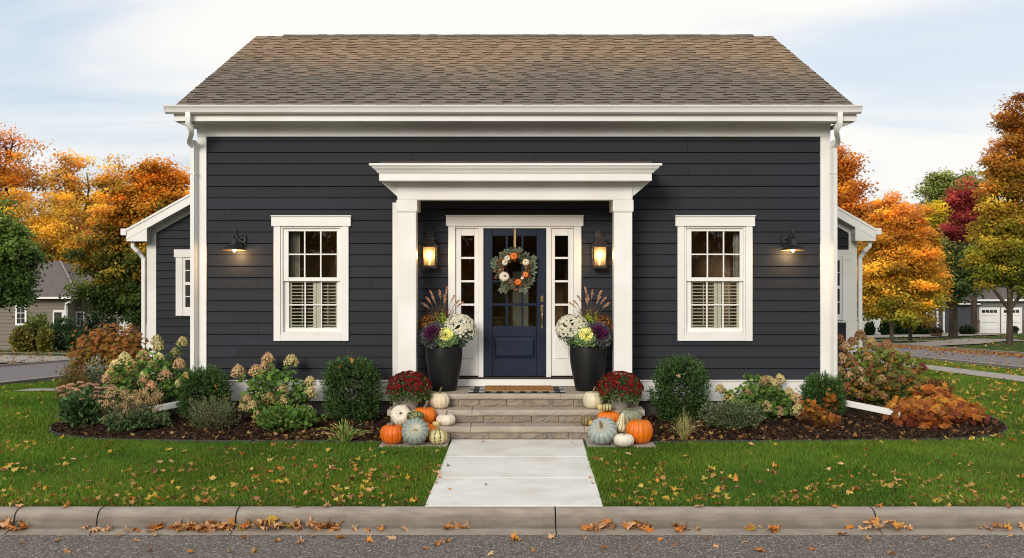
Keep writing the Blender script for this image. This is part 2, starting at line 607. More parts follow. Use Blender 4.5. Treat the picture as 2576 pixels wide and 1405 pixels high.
# curb with rounded nose and gutter pan, cut by joints
curb_prof = [(10.2, -0.3), (10.2, 0.006), (10.13, 0.005), (10.095, 0.0), (10.07, -0.007), (10.05, -0.017), (10.034, -0.031), (10.022, -0.050), (10.014, -0.075), (10.006, -0.105), (9.998, -0.120), (9.98, -0.130), (9.95, -0.137),
             (9.838, GUT + 0.006), (9.838, -0.3)]
joints = sorted([(p - CXP) * 10.05 / F for p in (40, 248, 595, 1397, 2200)])
xsj = [-120.0, -40.0, -20.0, -12.0, -9.0, -6.6] + joints + [6.2, 9.0, 12, 20, 40, 120.0]
# painted light and dirt: lit top, shaded grimy face, shadowed dirty toe, paler pan
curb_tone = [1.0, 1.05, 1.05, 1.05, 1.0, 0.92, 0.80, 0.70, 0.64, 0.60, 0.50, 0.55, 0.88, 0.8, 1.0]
cb = MB()
for a, b in zip(xsj[:-1], xsj[1:]):
    n = max(1, int((b - a) / 1.2)) if b - a < 9 else 1
    nsub = max(1, int((b - a) / 0.12)) if b - a < 9 else 1
    np_ = len(curb_prof)
    wob = [0.5 * math.sin(i * 0.7) + random.Random(int(a * 50) + i).uniform(-0.5, 0.5) for i in range(nsub + 1)]
    b0 = len(cb.v)
    for q in range(nsub + 1):
        xx = a + 0.004 + (b - a - 0.008) * q / nsub
        for (yy_, zz_) in curb_prof:
            cb.v.append((xx, yy_ + (0.0015 * wob[q] if 9.9 < yy_ < 10.12 else 0), zz_))
    for q in range(nsub):
        for k in range(np_):
            k2 = (k + 1) % np_
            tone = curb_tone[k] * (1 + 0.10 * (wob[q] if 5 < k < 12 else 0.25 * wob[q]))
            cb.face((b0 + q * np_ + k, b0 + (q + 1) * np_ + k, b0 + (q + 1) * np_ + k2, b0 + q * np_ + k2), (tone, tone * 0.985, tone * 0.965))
    cb.face([b0 + k for k in range(np_)][::-1], (0.4, 0.4, 0.4))
    cb.face([b0 + nsub * np_ + k for k in range(np_)], (0.4, 0.4, 0.4))
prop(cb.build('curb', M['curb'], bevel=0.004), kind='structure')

# front walk: three slabs (edges measured at both ends)
wk = MB()
ysl = [13.885, 12.70, 11.49, 10.205]


def wl(y): return -0.752 - (13.9 - y) / 3.7 * 0.050


def wr(y): return 0.886 - (13.9 - y) / 3.7 * 0.048


for a, b in zip(ysl[:-1], ysl[1:]):
    a2, b2 = a - 0.007, b + 0.007
    wk.prism([(wl(b2), b2), (wr(b2), b2), (wr(a2), a2), (wl(a2), a2)], 'z', -0.12, 0.012)
prop(wk.build('front_walk', M['concrete'], bevel=0.012, seg=2), kind='structure')
jj = MB()
jj.box(-0.70, 0.80, 10.22, 13.86, -0.15, -0.002)
prop(jj.build('walk_bed', M['felt']), kind='structure')

# paver pads left and right of the walk
for k, (xa, xb) in enumerate(((-1.60, -0.775), (0.905, 1.73))):
    pv = MB()
    n = 3
    for i in range(n):
        for j in range(2):
            x0 = xa + (xb - xa) * i / n
            x1 = xa + (xb - xa) * (i + 1) / n
            y0 = 13.33 + 0.285 * j
            pv.box(x0 + 0.004, x1 - 0.004, y0 + 0.003, y0 + 0.282, -0.05, 0.022 + 0.002 * ((i + j) % 2))
    prop(pv.build('paving', M['paver'], bevel=0.006, seg=2), kind='structure')

# side streets, sidewalks, driveways on the terrain
strip('side_street', [(-12.1, 15.5), (-12.1, 40), (-12.3, 70), (-13, 130)], 4.5, 0.03, M['far_asphalt'])
strip('side_street', [(14.9, 15.5), (14.9, 40), (14.9, 70), (15, 130)], 4.8, 0.03, M['far_asphalt'])
strip('sidewalk', [(10.55, 13), (10.55, 30), (10.65, 45), (10.7, 110)], 0.95, 0.03, M['paver'])
strip('sidewalk', [(17.3, 58.0), (24, 58.5), (40, 59.5), (60, 60)], 1.6, 0.03, M['paver'])
strip('driveway', [(17.2, 49), (20.5, 52.5), (27, 62.5)], 3.0, 0.045, M['paver'])
strip('driveway', [(17.2, 66), (24, 70), (30.5, 76.5), (35.5, 84)], 5.0, 0.06, M['paver'])
strip('driveway', [(-14.2, 36), (-18, 39.5), (-24, 43), (-32, 45)], 5.6, 0.045, M['paver'])
strip('sidewalk', [(-14.4, 46), (-17, 47), (-30, 50)], 1.0, 0.03, M['paver'])
strip('sidewalk', [(-8.8, 19.95), (-5.6, 19.95)], 0.75, 0.03, M['paver'])
# kerbs of the side streets
for x, w in ((-9.82, 0.14), (-14.4, 0.14), (12.45, 0.14), (17.35, 0.14)):
    V = MB()
    yy = [16 + 1.0 * i for i in range(60)]
    for a, b in zip(yy[:-1], yy[1:]):
        za, zb = gz(x, a), gz(x, b)
        p = [(x - w / 2, a, za + .09), (x + w / 2, a, za + .09), (x + w / 2, b, zb + .09), (x - w / 2, b, zb + .09)]
        V.poly(p, (1, 1, 1))
        V.poly([(x - w / 2, a, za - .05), (x - w / 2, a, za + .09), (x - w / 2, b, zb + .09), (x - w / 2, b, zb - .05)], (.7, .7, .7))
        V.poly([(x + w / 2, a, za + .09), (x + w / 2, a, za - .05), (x + w / 2, b, zb - .05), (x + w / 2, b, zb + .09)], (.7, .7, .7))
    prop(V.build('curb', M['curb']), kind='structure')

# mulch bed
BEDL = [(-1.56, 13.62), (-2.6, 13.66), (-3.6, 13.68), (-4.6, 13.74), (-5.2, 13.86), (-5.7, 14.1), (-6.0, 14.45), (-6.17, 14.9), (-6.2, 15.5), (-6.3, 16.4), (-6.6, 17.6), (-6.9, 18.8), (-6.6, 19.5), (-5.5, 19.55), (-4.2, 19.5), (-4.2, 15.2), (-1.56, 15.2)]
BEDR = [(1.69, 13.62), (2.7, 13.68), (4.0, 13.70), (5.0, 13.76), (5.7, 13.9), (6.2, 14.2), (6.5, 14.6), (6.68, 15.1), (6.75, 15.7), (6.7, 16.6), (6.5, 17.6), (6.2, 18.6), (5.5, 19.2), (4.2, 19.2), (4.2, 15.2), (1.69, 15.2)]


def inpoly(x, y, P):
    r = False
    n = len(P)
    for i in range(n):
        x1, y1 = P[i]
        x2, y2 = P[(i + 1) % n]
        if (y1 > y) != (y2 > y) and x < (x2 - x1) * (y - y1) / (y2 - y1) + x1:
            r = not r
    return r


def inpoly_np(x, y, P):
    r = np.zeros(len(x), dtype=bool)
    n = len(P)
    for i in range(n):
        x1, y1 = P[i]
        x2, y2 = P[(i + 1) % n]
        if y1 == y2: continue
        c = ((y1 > y) != (y2 > y)) & (x < (x2 - x1) * (y - y1) / (y2 - y1) + x1)
        r ^= c
    return r


def gz_np(x, y):
    t = np.clip((x + 8) / 16, 0, 1)
    s = 0.065 - 0.010 * t * t * (3 - 2 * t)
    d = np.clip(y - 17.2, 0, 102)
    return -s * d * d / (d + 0.9)


def polydist(x, y, P, n_open):
    """distance to the first n_open edges (the free, curved rim) of a bed"""
    d = np.full(len(x), 99.0)
    for i in range(n_open):
        a, b = np.array(P[i]), np.array(P[i + 1])
        ab = b - a
        t = np.clip(((x - a[0]) * ab[0] + (y - a[1]) * ab[1]) / (ab @ ab), 0, 1)
        d = np.minimum(d, np.hypot(x - a[0] - t * ab[0], y - a[1] - t * ab[1]))
    return d


rng = np.random.default_rng(5)


def bed_h(x, y, P, n_open):
    return gz_np(x, y) + 0.012 + 0.10 * np.clip(polydist(x, y, P, n_open) / 0.8, 0, 1) ** 0.8


chipL = LF(rng)
for P, n_open in ((BEDL, 13), (BEDR, 12)):
    # bed surface: grid cells inside the outline
    x0, x1 = min(p[0] for p in P), max(p[0] for p in P)
    h = 0.09
    gx = np.arange(x0 - h, x1 + h, h)
    gy = np.arange(13.55, 19.7, h)
    X, Y = np.meshgrid(gx, gy)
    ins = inpoly_np(X.ravel(), Y.ravel(), P).reshape(X.shape)
    Z = bed_h(X.ravel(), Y.ravel(), P, n_open).reshape(X.shape) + rng.normal(size=X.shape) * 0.008
    # rim points fall just under the lawn
    Z = np.where(ins, Z, gz_np(X.ravel(), Y.ravel()).reshape(X.shape) - 0.02)
    nx = X.shape[1]
    Fq = []
    for j in range(X.shape[0] - 1):
        for i in range(nx - 1):
            if ins[j, i] or ins[j, i + 1] or ins[j + 1, i] or ins[j + 1, i + 1]:
                Fq += [j * nx + i, j * nx + i + 1, (j + 1) * nx + i + 1, (j + 1) * nx + i]
    o = np_mesh('mulch_bed', np.stack([X.ravel(), Y.ravel(), Z.ravel()], 1), 4, Fq, None, M['mulch'], smooth=True)
    prop(o, kind='structure')
    # chips
    n = 16000
    px = rng.uniform(x0, x1, n * 3)
    py = rng.uniform(13.6, 18.5, n * 3)
    py = np.where(rng.random(n * 3) < 0.7, 13.6 + (py - 13.6) * 0.33, py)
    k = inpoly_np(px, py, P)
    px, py = px[k][:n], py[k][:n]
    n = len(px)
    pz = bed_h(px, py, P, n_open) + rng.uniform(0.0, 0.02, n)
    a = rng.uniform(0, 2 * PI, n)
    U = np.stack([np.cos(a), np.sin(a), rng.normal(size=n) * 0.35], 1)
    c = pick(rng, n, [(0.050, 0.026, 0.016), (0.085, 0.046, 0.027), (0.13, 0.075, 0.046), (0.03, 0.017, 0.012), (0.20, 0.13, 0.085)], [4, 4, 2, 3, 0.6])
    chipL.add(np.stack([px, py, pz], 1), U, rng.uniform(0.03, 0.085, n), rng.uniform(0.010, 0.024, n), jit(rng, n, (1, 1, 1), 0.2) * c, kite=True, N=np.array([[0, 0, 1.0]]))
    # edging strip along the free rim
    ed = MB()
    sm = []
    for i in range(n_open):
        for t in (0, 0.5):
            sm.append((P[i][0] * (1 - t) + P[i + 1][0] * t, P[i][1] * (1 - t) + P[i + 1][1] * t))
    for p, q in zip(sm[:-1], sm[1:]):
        d = Vector((q[0] - p[0], q[1] - p[1], 0)).normalized()
        nrm = Vector((-d.y, d.x, 0)) * 0.009
        zp, zq = gz(*p), gz(*q)
        b = len(ed.v)
        for (pt, z) in ((p, zp), (q, zq)):
            for sg in (-1, 1):
                for zz in (-0.05, 0.035):
                    ed.v.append((pt[0] + sg * nrm.x, pt[1] + sg * nrm.y, z + zz))
        ed.face((b + 1, b + 3, b + 7, b + 5)); ed.face((b, b + 1, b + 5, b + 4)); ed.face((b + 3, b + 2, b + 6, b + 7))
    prop(ed.build('bed_edging', M['edging']), 'thin black plastic edging strip around the mulch bed %s of the steps' % ('left' if P is BEDL else 'right'), 'edging')
o = chipL.build('mulch_chips', M['chips'])
prop(o, 'shredded dark brown bark mulch covering both beds', 'mulch', kind='stuff')


# ------------------------------------------------------------------ the house
YW = 15.3
house = thing('clapboard_house', 'charcoal clapboard house with white trim, shingle gable roof and navy front door', 'house', (0.03, YW, 0))
HX0, HX1 = -4.315, 4.36
YB = 24.2


def laps(mb, P0, D, N, z0, z1, exp, ulim, holes=(), t=0.017, zstart=None, joint=0):
    jr = random.Random(int(abs(P0[0]) * 100) + 5)
    """lapped boards: wall point = P0 + D*u; N outward; ulim(z)->(u0,u1); holes (u0,u1,za,zb)"""
    P0, D, N = Vector(P0), Vector(D), Vector(N)
    z = z0 if zstart is None else zstart
    while z < z1 - 1e-6:
        za, zb = max(z, z0), min(z + exp, z1)
        cuts = sorted({za, zb} | ({z + 0.010} if za < z + 0.010 < zb else set()) | {h for hh in holes for h in hh[2:4] if za < h < zb})
        for a, b in zip(cuts[:-1], cuts[1:]):
            groove = b - z < 0.0101
            oa = t * (1 - (a - z) / exp) if not groove else -0.02
            ob = t * (1 - (b - z) / exp) if not groove else -0.02
            mid = (a + b) / 2
            ua0, ua1 = ulim(a)
            ub0, ub1 = ulim(b)
            segs = [(0.0, 1.0)]
            if a == cuts[0]:
                jx = [jr.uniform(*ulim((za + zb) / 2)) for _ in range(joint)]
                tone = [jr.uniform(0.86, 1.12) for _ in range(12)]
            hs = [(h[0], h[1]) for h in holes if h[2] < mid < h[3]]
            hs = sorted(hs + [(q, q + 0.003) for q in jx if not any(h[0] - 0.03 < q < h[1] + 0.03 for h in hs)])
            um0, um1 = ulim(mid)
            edges, cur = [], None
            ivals = []
            s = None
            lo = None
            for h in hs:
                ivals.append((lo, h[0]))
                lo = h[1]
            ivals.append((lo, None))
            for si, (lo_, hi_) in enumerate(ivals):
                tn = tone[si]; tc_ = (tn, tn, tn * (1.0 + 0.04 * (tn - 1)))
                xa0 = ua0 if lo_ is None else lo_
                xb0 = ub0 if lo_ is None else lo_
                xa1 = ua1 if hi_ is None else hi_
                xb1 = ub1 if hi_ is None else hi_
                if xa1 - xa0 < 1e-4 and xb1 - xb0 < 1e-4: continue
                g = lambda u, zz, o: P0 + D * u + N * o + Vector((0, 0, zz))
                mb.poly([g(xa0, a, oa), g(xa1, a, oa), g(xb1, b, ob), g(xb0, b, ob)], tc_)
                if abs(a - z - 0.010) < 1e-6:
                    mb.poly([g(xa0, a, -0.02), g(xa1, a, -0.02), g(xa1, a, oa), g(xa0, a, oa)])
                if groove and a == z:
                    mb.poly([g(xa0, a, -0.02), g(xa1, a, -0.02), g(xa1, a, 0.0012), g(xa0, a, 0.0012)])
        z += exp


# openings in the front wall (u = x)
def px(p, Y=YW): return (p - CXP) * Y / F
def pz(p, Y=YW): return EYE - (p - HZ) * Y / F


WIN = [(px(702), px(866)), (px(1716), px(1880))]
winz = (pz(850), pz(562))
DOOR = (px(1140), px(1448))
doorz = (0.5, pz(560))
holes = [(WIN[0][0], WIN[0][1], winz[0], winz[1]), (WIN[1][0], WIN[1][1], winz[0], winz[1]), (DOOR[0], DOOR[1], doorz[0], doorz[1])]
EXPO = 28.6 / 183.0
sid = MB()
zb = pz(960)
laps(sid, (0, YW, 0), (1, 0, 0), (0, -1, 0), zb, 3.95, EXPO, lambda z: (HX0 + 0.05, HX1 - 0.05), holes, zstart=pz(385) - EXPO * 22, joint=2)
# back and sides
ridgeY, ridgeZ, eaveY, eaveZ = 19.6, 6.16, 14.78, 4.27
sl = (ridgeZ - eaveZ) / (ridgeY - eaveY)


def side_lim(z):
    if z < 4.15: return (0, YB - YW)
    d = (6.05 - z) / sl
    return (max(0, ridgeY - YW - d), min(YB - YW, ridgeY - YW + d))


laps(sid, (HX0, YW, 0), (0, 1, 0), (-1, 0, 0), -0.2, 6.0, EXPO, side_lim)
laps(sid, (HX1, YW, 0), (0, 1, 0), (1, 0, 0), -0.2, 6.0, EXPO, side_lim)
sid.poly([(HX1, YB, -0.6), (HX0, YB, -0.6), (HX0, YB, 4.3), (HX1, YB, 4.3)])
sid.build('wall', M['siding'], house)
# foundation and skirt
fd = MB()
fd.box(HX0 + 0.03, HX1 - 0.03, YW + 0.03, YB - 0.03, -0.6, 0.33)
fd.build('foundation', M['foundation'], house)
for xa, xb in ((HX0 - 0.004, -1.62), (1.70, HX1 + 0.004)):
    sk = MB()
    sk.box(xa, xb, YW - 0.03, YW + 0.025, pz(1009), zb + 0.0)
    sk.prism([(YW - 0.045, zb + 0.002), (YW - 0.045, zb + 0.014), (YW + 0.0, zb + 0.026), (YW + 0.0, zb + 0.002)], 'x', xa, xb)
    sk.build('skirt_board', M['white'], house, bevel=0.003)
# corner boards
for x0, x1 in ((HX0 - 0.006, HX0 + 0.122), (HX1 - 0.128, HX1 + 0.006)):
    cbd = MB()
    cbd.box(x0, x1, YW - 0.034, YW + 0.12, pz(1005) - 0.004, 3.95)
    cbd.build('corner_board', M['white'], house, bevel=0.004)
# frieze
fz = MB()
fz.box(HX0 - 0.008, HX1 + 0.008, YW - 0.038, YW + 0.05, pz(345), 4.125)
fz.box(HX0 - 0.008, HX1 + 0.008, YW - 0.052, YW - 0.036, pz(345) + 0.145, 4.12)
fz.build('frieze_board', M['white'], house, bevel=0.004)
# boxed eave: soffit, fascia, end returns
ev = MB()
EX0, EX1 = -4.515, 4.60
ev.box(EX0, EX1, 14.865, YW - 0.01, 4.105, 4.120)
ev.build('soffit', M['white'], house)
fa = MB()
fa.box(EX0, EX1, 14.85, 14.885, 4.095, 4.262)
fa.box(EX0, EX0 + 0.02, 14.886, YW - 0.001, 4.122, 4.32)
fa.box(EX1 - 0.02, EX1, 14.886, YW - 0.001, 4.122, 4.32)
for sx, xa in ((1, EX0), (-1, EX1)):   # sloped return under the rake end
    fa.prism([(xa, 4.094), (xa + sx * 0.20, 4.094), (xa + sx * 0.20, 4.03)], 'y', 14.92, YW + 0.1)
fa.build('fascia', M['white'], house, bevel=0.004)
# gutter
gt = MB()
prof = [(14.845, 4.292), (14.845, 4.19), (14.775, 4.186), (14.745, 4.205), (14.735, 4.235), (14.72, 4.262), (14.705, 4.272), (14.70, 4.295), (14.712, 4.295), (14.72, 4.278), (14.74, 4.262), (14.76, 4.20), (14.835, 4.2), (14.835, 4.292)]
gt.prism(prof, 'x', -4.60, 4.63)
gt.prism(prof[:8], 'x', -4.606, -4.6005)
gt.prism(prof[:8], 'x', 4.6305, 4.636)
gt.build('gutter', M['white2'], house, bevel=0.002)

# downspouts
for sx, xt, xb in ((-1, px(474, 14.78), px(487.5, 15.2)), (1, px(2112, 14.78), px(2097.5, 15.2))):
    ds = MB()
    path = [(xt, 14.775, 4.20), (xt, 14.775, 4.12), (xt, 14.79, 4.05), (xt - sx * 0.02, 14.86, 3.97), (xb + sx * 0.025, 15.08, 3.86), (xb, 15.17, 3.80), (xb, 15.2, 3.72), (xb, 15.2, 2.0), (xb, 15.2, 0.30), (xb + sx * 0.01, 15.16, 0.21), (xb + sx * 0.03, 15.10, 0.17)]
    dense = []
    for i in range(len(path) - 1):
        p0, p1, p2, p3 = (np.array(path[max(0, min(len(path) - 1, i + k))], float) for k in (-1, 0, 1, 2))
        for u in (0, 0.25, 0.5, 0.75):
            if i >= 6 and u > 0: continue
            dense.append(tuple(0.5 * ((2 * p1) + (p2 - p0) * u + (2 * p0 - 5 * p1 + 4 * p2 - p3) * u * u + (3 * p1 - p0 - 3 * p2 + p3) * u ** 3)))
    dense.append(path[-1])
    ds.tube(dense, 0.052, 4, sx=0.85, up=(0, 1, 0))
    ds.box(xb - 0.043, xb + 0.043, 15.155, 15.245, 3.42, 3.425)
    d = ds.build('downspout', M['white2'], house)
    ex = MB()
    if sx < 0:
        a, b = at(454, 1016, 14.95), at(298, 1048, 14.45)
    else:
        a, b = at(2124, 1014, 15.0), at(2266, 1042, 14.55)
    a[2] = max(a[2], 0.17); b[2] = max(b[2] - 0.0, 0.145)
    ex.tube([(xb + sx * 0.03, 15.11, 0.19), tuple(a), tuple(b)], 0.054, 4, up=(0, 0, 1))
    ex.build('downspout_extension', M['white2'], d, bevel=0.004)

# roof -----------------------------------------------------------------
RX0, RX1 = -4.50, 4.575
rf = MB()
slope_len = math.hypot(ridgeY - eaveY, ridgeZ - eaveZ)
cs, sn = (ridgeY - eaveY) / slope_len, (ridgeZ - eaveZ) / slope_len


def rp(x, s, h):
    return (x, eaveY + s * cs - h * sn, eaveZ + s * sn + h * cs)


rr = random.Random(11)
exp_s = 0.142
ncourse = int(math.ceil(slope_len / exp_s))
nz_ph = [rr.uniform(0, 6) for _ in range(6)]
for i in range(ncourse):
    s0 = i * exp_s - 0.03
    s1 = min((i + 1) * exp_s + 0.0, slope_len)
    x = RX0 - rr.uniform(0, 0.2)
    thick = False
    frac = i / ncourse
    while x < RX1:
        w = rr.uniform(0.10, 0.19) if thick else rr.uniform(0.12, 0.30)
        xa, xb = max(x, RX0 + rr.uniform(-.002, .002)), min(x + w, RX1 + rr.uniform(-.002, .002))
        x += w
        h0 = (0.020 if thick else 0.011) + rr.uniform(-0.0015, 0.0015)
        drop = rr.uniform(-0.008, 0.006) if thick else 0.0
        thick = not thick
        if xb - xa < 0.01: continue
        # sunlit upper roof painted in: browner towards the ridge, greyer towards the eave
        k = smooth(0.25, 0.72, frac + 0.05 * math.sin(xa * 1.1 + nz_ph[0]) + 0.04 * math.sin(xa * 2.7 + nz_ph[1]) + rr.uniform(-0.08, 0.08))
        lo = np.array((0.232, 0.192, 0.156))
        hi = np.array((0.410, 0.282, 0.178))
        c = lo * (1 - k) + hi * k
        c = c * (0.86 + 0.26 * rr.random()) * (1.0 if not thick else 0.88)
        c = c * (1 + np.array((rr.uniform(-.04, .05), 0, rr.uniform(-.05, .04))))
        A, B = rp(xa, s0 + drop, h0), rp(xb, s0 + drop, h0)
        C_, D_ = rp(xb, s1, 0.003), rp(xa, s1, 0.003)
        A0, B0 = rp(xa, s0 + drop, -0.004), rp(xb, s0 + drop, -0.004)
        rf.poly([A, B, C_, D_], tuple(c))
        dk = tuple(c * 0.22)  # shadow line under the tab, painted into its edge faces
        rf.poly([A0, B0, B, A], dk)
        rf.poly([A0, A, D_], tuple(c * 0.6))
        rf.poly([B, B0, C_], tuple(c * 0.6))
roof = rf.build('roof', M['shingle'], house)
# deck under the shingles and the back slope
rd = MB()
rd.prism([(eaveY + 0.03, eaveZ - 0.008), (ridgeY, ridgeZ - 0.006), (YB + 0.45, eaveZ - 0.03), (YB + 0.45, eaveZ - 0.10), (ridgeY, ridgeZ - 0.10), (eaveY + 0.03, eaveZ - 0.10 + 0.04)], 'x', RX0 + 0.02, RX1 - 0.02)
rd.build('roof_deck', M['felt'], roof)
for xa in (RX0 + 0.0, RX1 - 0.022):
    rk = MB()
    rk.prism([(eaveY + 0.10, eaveZ - 0.012), (ridgeY, ridgeZ - 0.030), (YB + 0.44, eaveZ - 0.05), (YB + 0.44, eaveZ - 0.19), (ridgeY, ridgeZ - 0.19), (eaveY + 0.10, eaveZ - 0.16)], 'x', xa, xa + 0.019)
    rk.build('rake_board', M['white'], house)
rc = MB()
x = px(714, ridgeY)
xe = px(1888, ridgeY)
while x < xe:
    w = 0.15
    h = rr.uniform(0.026, 0.034)
    c = np.array((0.17, 0.135, 0.108)) * rr.uniform(0.7, 1.1)
    rc.prism([(ridgeY - 0.15, ridgeZ - 0.15 * sl + h), (ridgeY, ridgeZ + h + 0.004), (ridgeY + 0.15, ridgeZ - 0.15 * sl + h), (ridgeY + 0.15, ridgeZ - 0.15 * sl - 0.02), (ridgeY, ridgeZ - 0.02), (ridgeY - 0.15, ridgeZ - 0.15 * sl - 0.02)], 'x', x, x + w + 0.004, tuple(c))
    x += w
rc.build('ridge_cap', M['shingle'], roof)


# windows ---------------------------------------------------------------
def window(off, curtain_side):
    P = lambda p: px(p + off)
    w = thing('window', None, None)
    w.parent = house
    Yf = YW - 0.042
    cs_ = MB()
    cs_.box(P(689.7), P(706.6), Yf, YW + 0.02, pz(858), pz(570.2))
    cs_.box(P(860.8), P(877.8), Yf, YW + 0.02, pz(858), pz(570.2))
    cs_.box(P(706.6) + .0005, P(860.8) - .0005, Yf + 0.001, YW + 0.02, pz(858) + .001, pz(842))
    cs_.box(P(684.2), P(883.6), Yf - 0.012, YW + 0.02, pz(570), pz(546))
    cs_.box(P(683.2), P(884.6), Yf - 0.028, YW + 0.02, pz(545.8), pz(542.6))
    cs_.build('casing', M['white'], w, bevel=0.004)
    # outer frame (jambs) behind the casing
    jb = MB()
    Yj = YW - 0.022
    jb.box(P(706.6) + .001, P(712), Yj, YW + 0.10, pz(842) + .001, pz(570.3))
    jb.box(P(855.4), P(860.8) - .001, Yj, YW + 0.10, pz(842) + .001, pz(570.3))
    jb.box(P(712), P(855.4), Yj + .001, YW + 0.10, pz(575), pz(570.3))
    jb.box(P(712), P(855.4), Yj - 0.012, YW + 0.10, pz(842) + .001, pz(836.5))
    jb.build('window_frame', M['white'], w, bevel=0.003)

    def sash(z0, z1, gx0, gx1, gz0, gz1, Y0, xa, xb):
        s = MB()
        s.box(xa, gx0, Y0, Y0 + 0.035, z0, z1)
        s.box(gx1, xb, Y0, Y0 + 0.035, z0, z1)
        s.box(gx0 + .0003, gx1 - .0003, Y0 + .001, Y0 + 0.035, gz1, z1)
        s.box(gx0 + .0003, gx1 - .0003, Y0 + .001, Y0 + 0.035, z0, gz0)
        mw = 0.0095
        for k in (1, 2):
            xm = gx0 + (gx1 - gx0) * k / 3
            s.box(xm - mw, xm + mw, Y0 + 0.006, Y0 + 0.028, gz0 - .0005, gz1 + .0005)
        zm = (gz0 + gz1) / 2
        for k in range(3):
            a = gx0 + (gx1 - gx0) * k / 3 + (mw if k else -.0005)
            b = gx0 + (gx1 - gx0) * (k + 1) / 3 - (mw if k < 2 else -.0005)
            s.box(a, b, Y0 + 0.008, Y0 + 0.028, zm - mw, zm + mw)
        so = s.build('sash', M['white'], w, bevel=0.002)
        g = MB()
        g.poly([(gx0, Y0 + 0.020, gz0), (gx1, Y0 + 0.020, gz0), (gx1, Y0 + 0.020, gz1), (gx0, Y0 + 0.020, gz1)])
        g.build('pane', M['glass'], w)

    gx0, gx1 = P(725.5), P(847.2)
    xa, xb = P(712) + .001, P(855.4) - .001
    sash(pz(708), pz(575) - .001, gx0, gx1, pz(698.5), pz(582.4), YW + 0.004, xa, xb)
    sash(pz(836), pz(700.5), gx0, gx1, pz(826.7), pz(709.3), YW + 0.042, xa, xb)
    # plantation shutters behind the lower sash
    Ys = YW + 0.085
    zt, zb_ = pz(704), pz(834)
    mid = P(794)
    for a, b in ((P(722), mid - 0.003), (mid + 0.003, P(851))):
        sh = MB()
        st = 0.046
        sh.box(a, a + st, Ys, Ys + 0.03, zb_, zt)
        sh.box(b - st, b, Ys, Ys + 0.03, zb_, zt)
        sh.box(a + st, b - st, Ys + .001, Ys + 0.03, zb_, zb_ + 0.055)
        sh.box(a + st, b - st, Ys + .001, Ys + 0.03, zt - 0.045, zt)
        z = zb_ + 0.075
        while z < zt - 0.05:
            sh.prism([(Ys + 0.004, z - 0.003), (Ys + 0.004, z + 0.005), (Ys + 0.034, z + 0.009), (Ys + 0.034, z + 0.002)], 'x', a + st, b - st)
            z += 0.0455
        xm = (a + b) / 2
        sh.box(xm - 0.004, xm + 0.004, Ys - 0.012, Ys - 0.004, zb_ + 0.08, zt - 0.06)
        sh.build('shutter', M['shutter'], w)
    # curtain in the upper half
    ct = MB()
    if curtain_side < 0: a, b = P(722), P(748)
    else: a, b = P(838), P(852)
    n = 26
    for k in range(n):
        u0, u1 = k / n, (k + 1) / n
        f = lambda u: (a + (b - a) * u, YW + 0.20 + 0.02 * math.sin(u * 30) + 0.008 * math.sin(u * 71))
        p, q = f(u0), f(u1)
        ct.poly([(p[0], p[1], pz(712)), (q[0], q[1], pz(712)), (q[0], q[1], pz(568)), (p[0], p[1], pz(568))])
    ct.build('curtain', M['curtain'], w)
    # the room behind
    rm = MB()
    x0, x1, y0, y1, z0, z1 = P(700), P(868), YW + 0.11, YW + 1.3, pz(852), pz(560)
    rm.poly([(x0, y1, z0), (x1, y1, z0), (x1, y1, z1), (x0, y1, z1)])
    rm.poly([(x0, y0, z0), (x0, y1, z0), (x0, y1, z1), (x0, y0, z1)])
    rm.poly([(x1, y0, z0), (x1, y1, z0), (x1, y1, z1), (x1, y0, z1)])
    rm.poly([(x0, y0, z0), (x1, y0, z0), (x1, y1, z0), (x0, y1, z0)])
    rm.poly([(x0, y0, z1), (x1, y0, z1), (x1, y1, z1), (x0, y1, z1)])
    rm.build('room_lining', M['room'], w)
    return w


window(0, -1)
window(1014, 1)

# door, sidelights, surround -------------------------------------------
Yd = YW - 0.02
dz0 = pz(953)


def dx(p): return px(p)


su = MB()
Yc = YW - 0.045
su.box(dx(1128), dx(1145.5), Yc, YW + 0.03, dz0, pz(570))
su.box(dx(1443), dx(1462), Yc, YW + 0.03, dz0, pz(570))
su.box(dx(1122.5), dx(1467), Yc - 0.014, YW + 0.03, pz(569.6), pz(545))
su.box(dx(1121), dx(1468.5), Yc - 0.03, YW + 0.03, pz(544.8), pz(542))
su.box(dx(1203.8), dx(1216.2), Yc + 0.012, YW + 0.06, dz0 + .001, pz(572.2))
su.box(dx(1374.2), dx(1386.5), Yc + 0.012, YW + 0.06, dz0 + .001, pz(572.2))
su.box(dx(1145.7), dx(1442.8), Yc + 0.014, YW + 0.06, pz(575), pz(569.9))
sr = su.build('door_surround', M['white'], house, bevel=0.004)
tb = MB()
tb.box(dx(1126), dx(1464), YW - 0.07, YW + 0.02, 0.512, pz(953.6))
tb.build('door_base_board', M['white'], house, bevel=0.004)
ts = MB()
ts.box(dx(1146), dx(1442), YW - 0.06, YW + 0.10, pz(953.4), pz(948.5))
ts.build('threshold', M['bronze'], house, bevel=0.003)

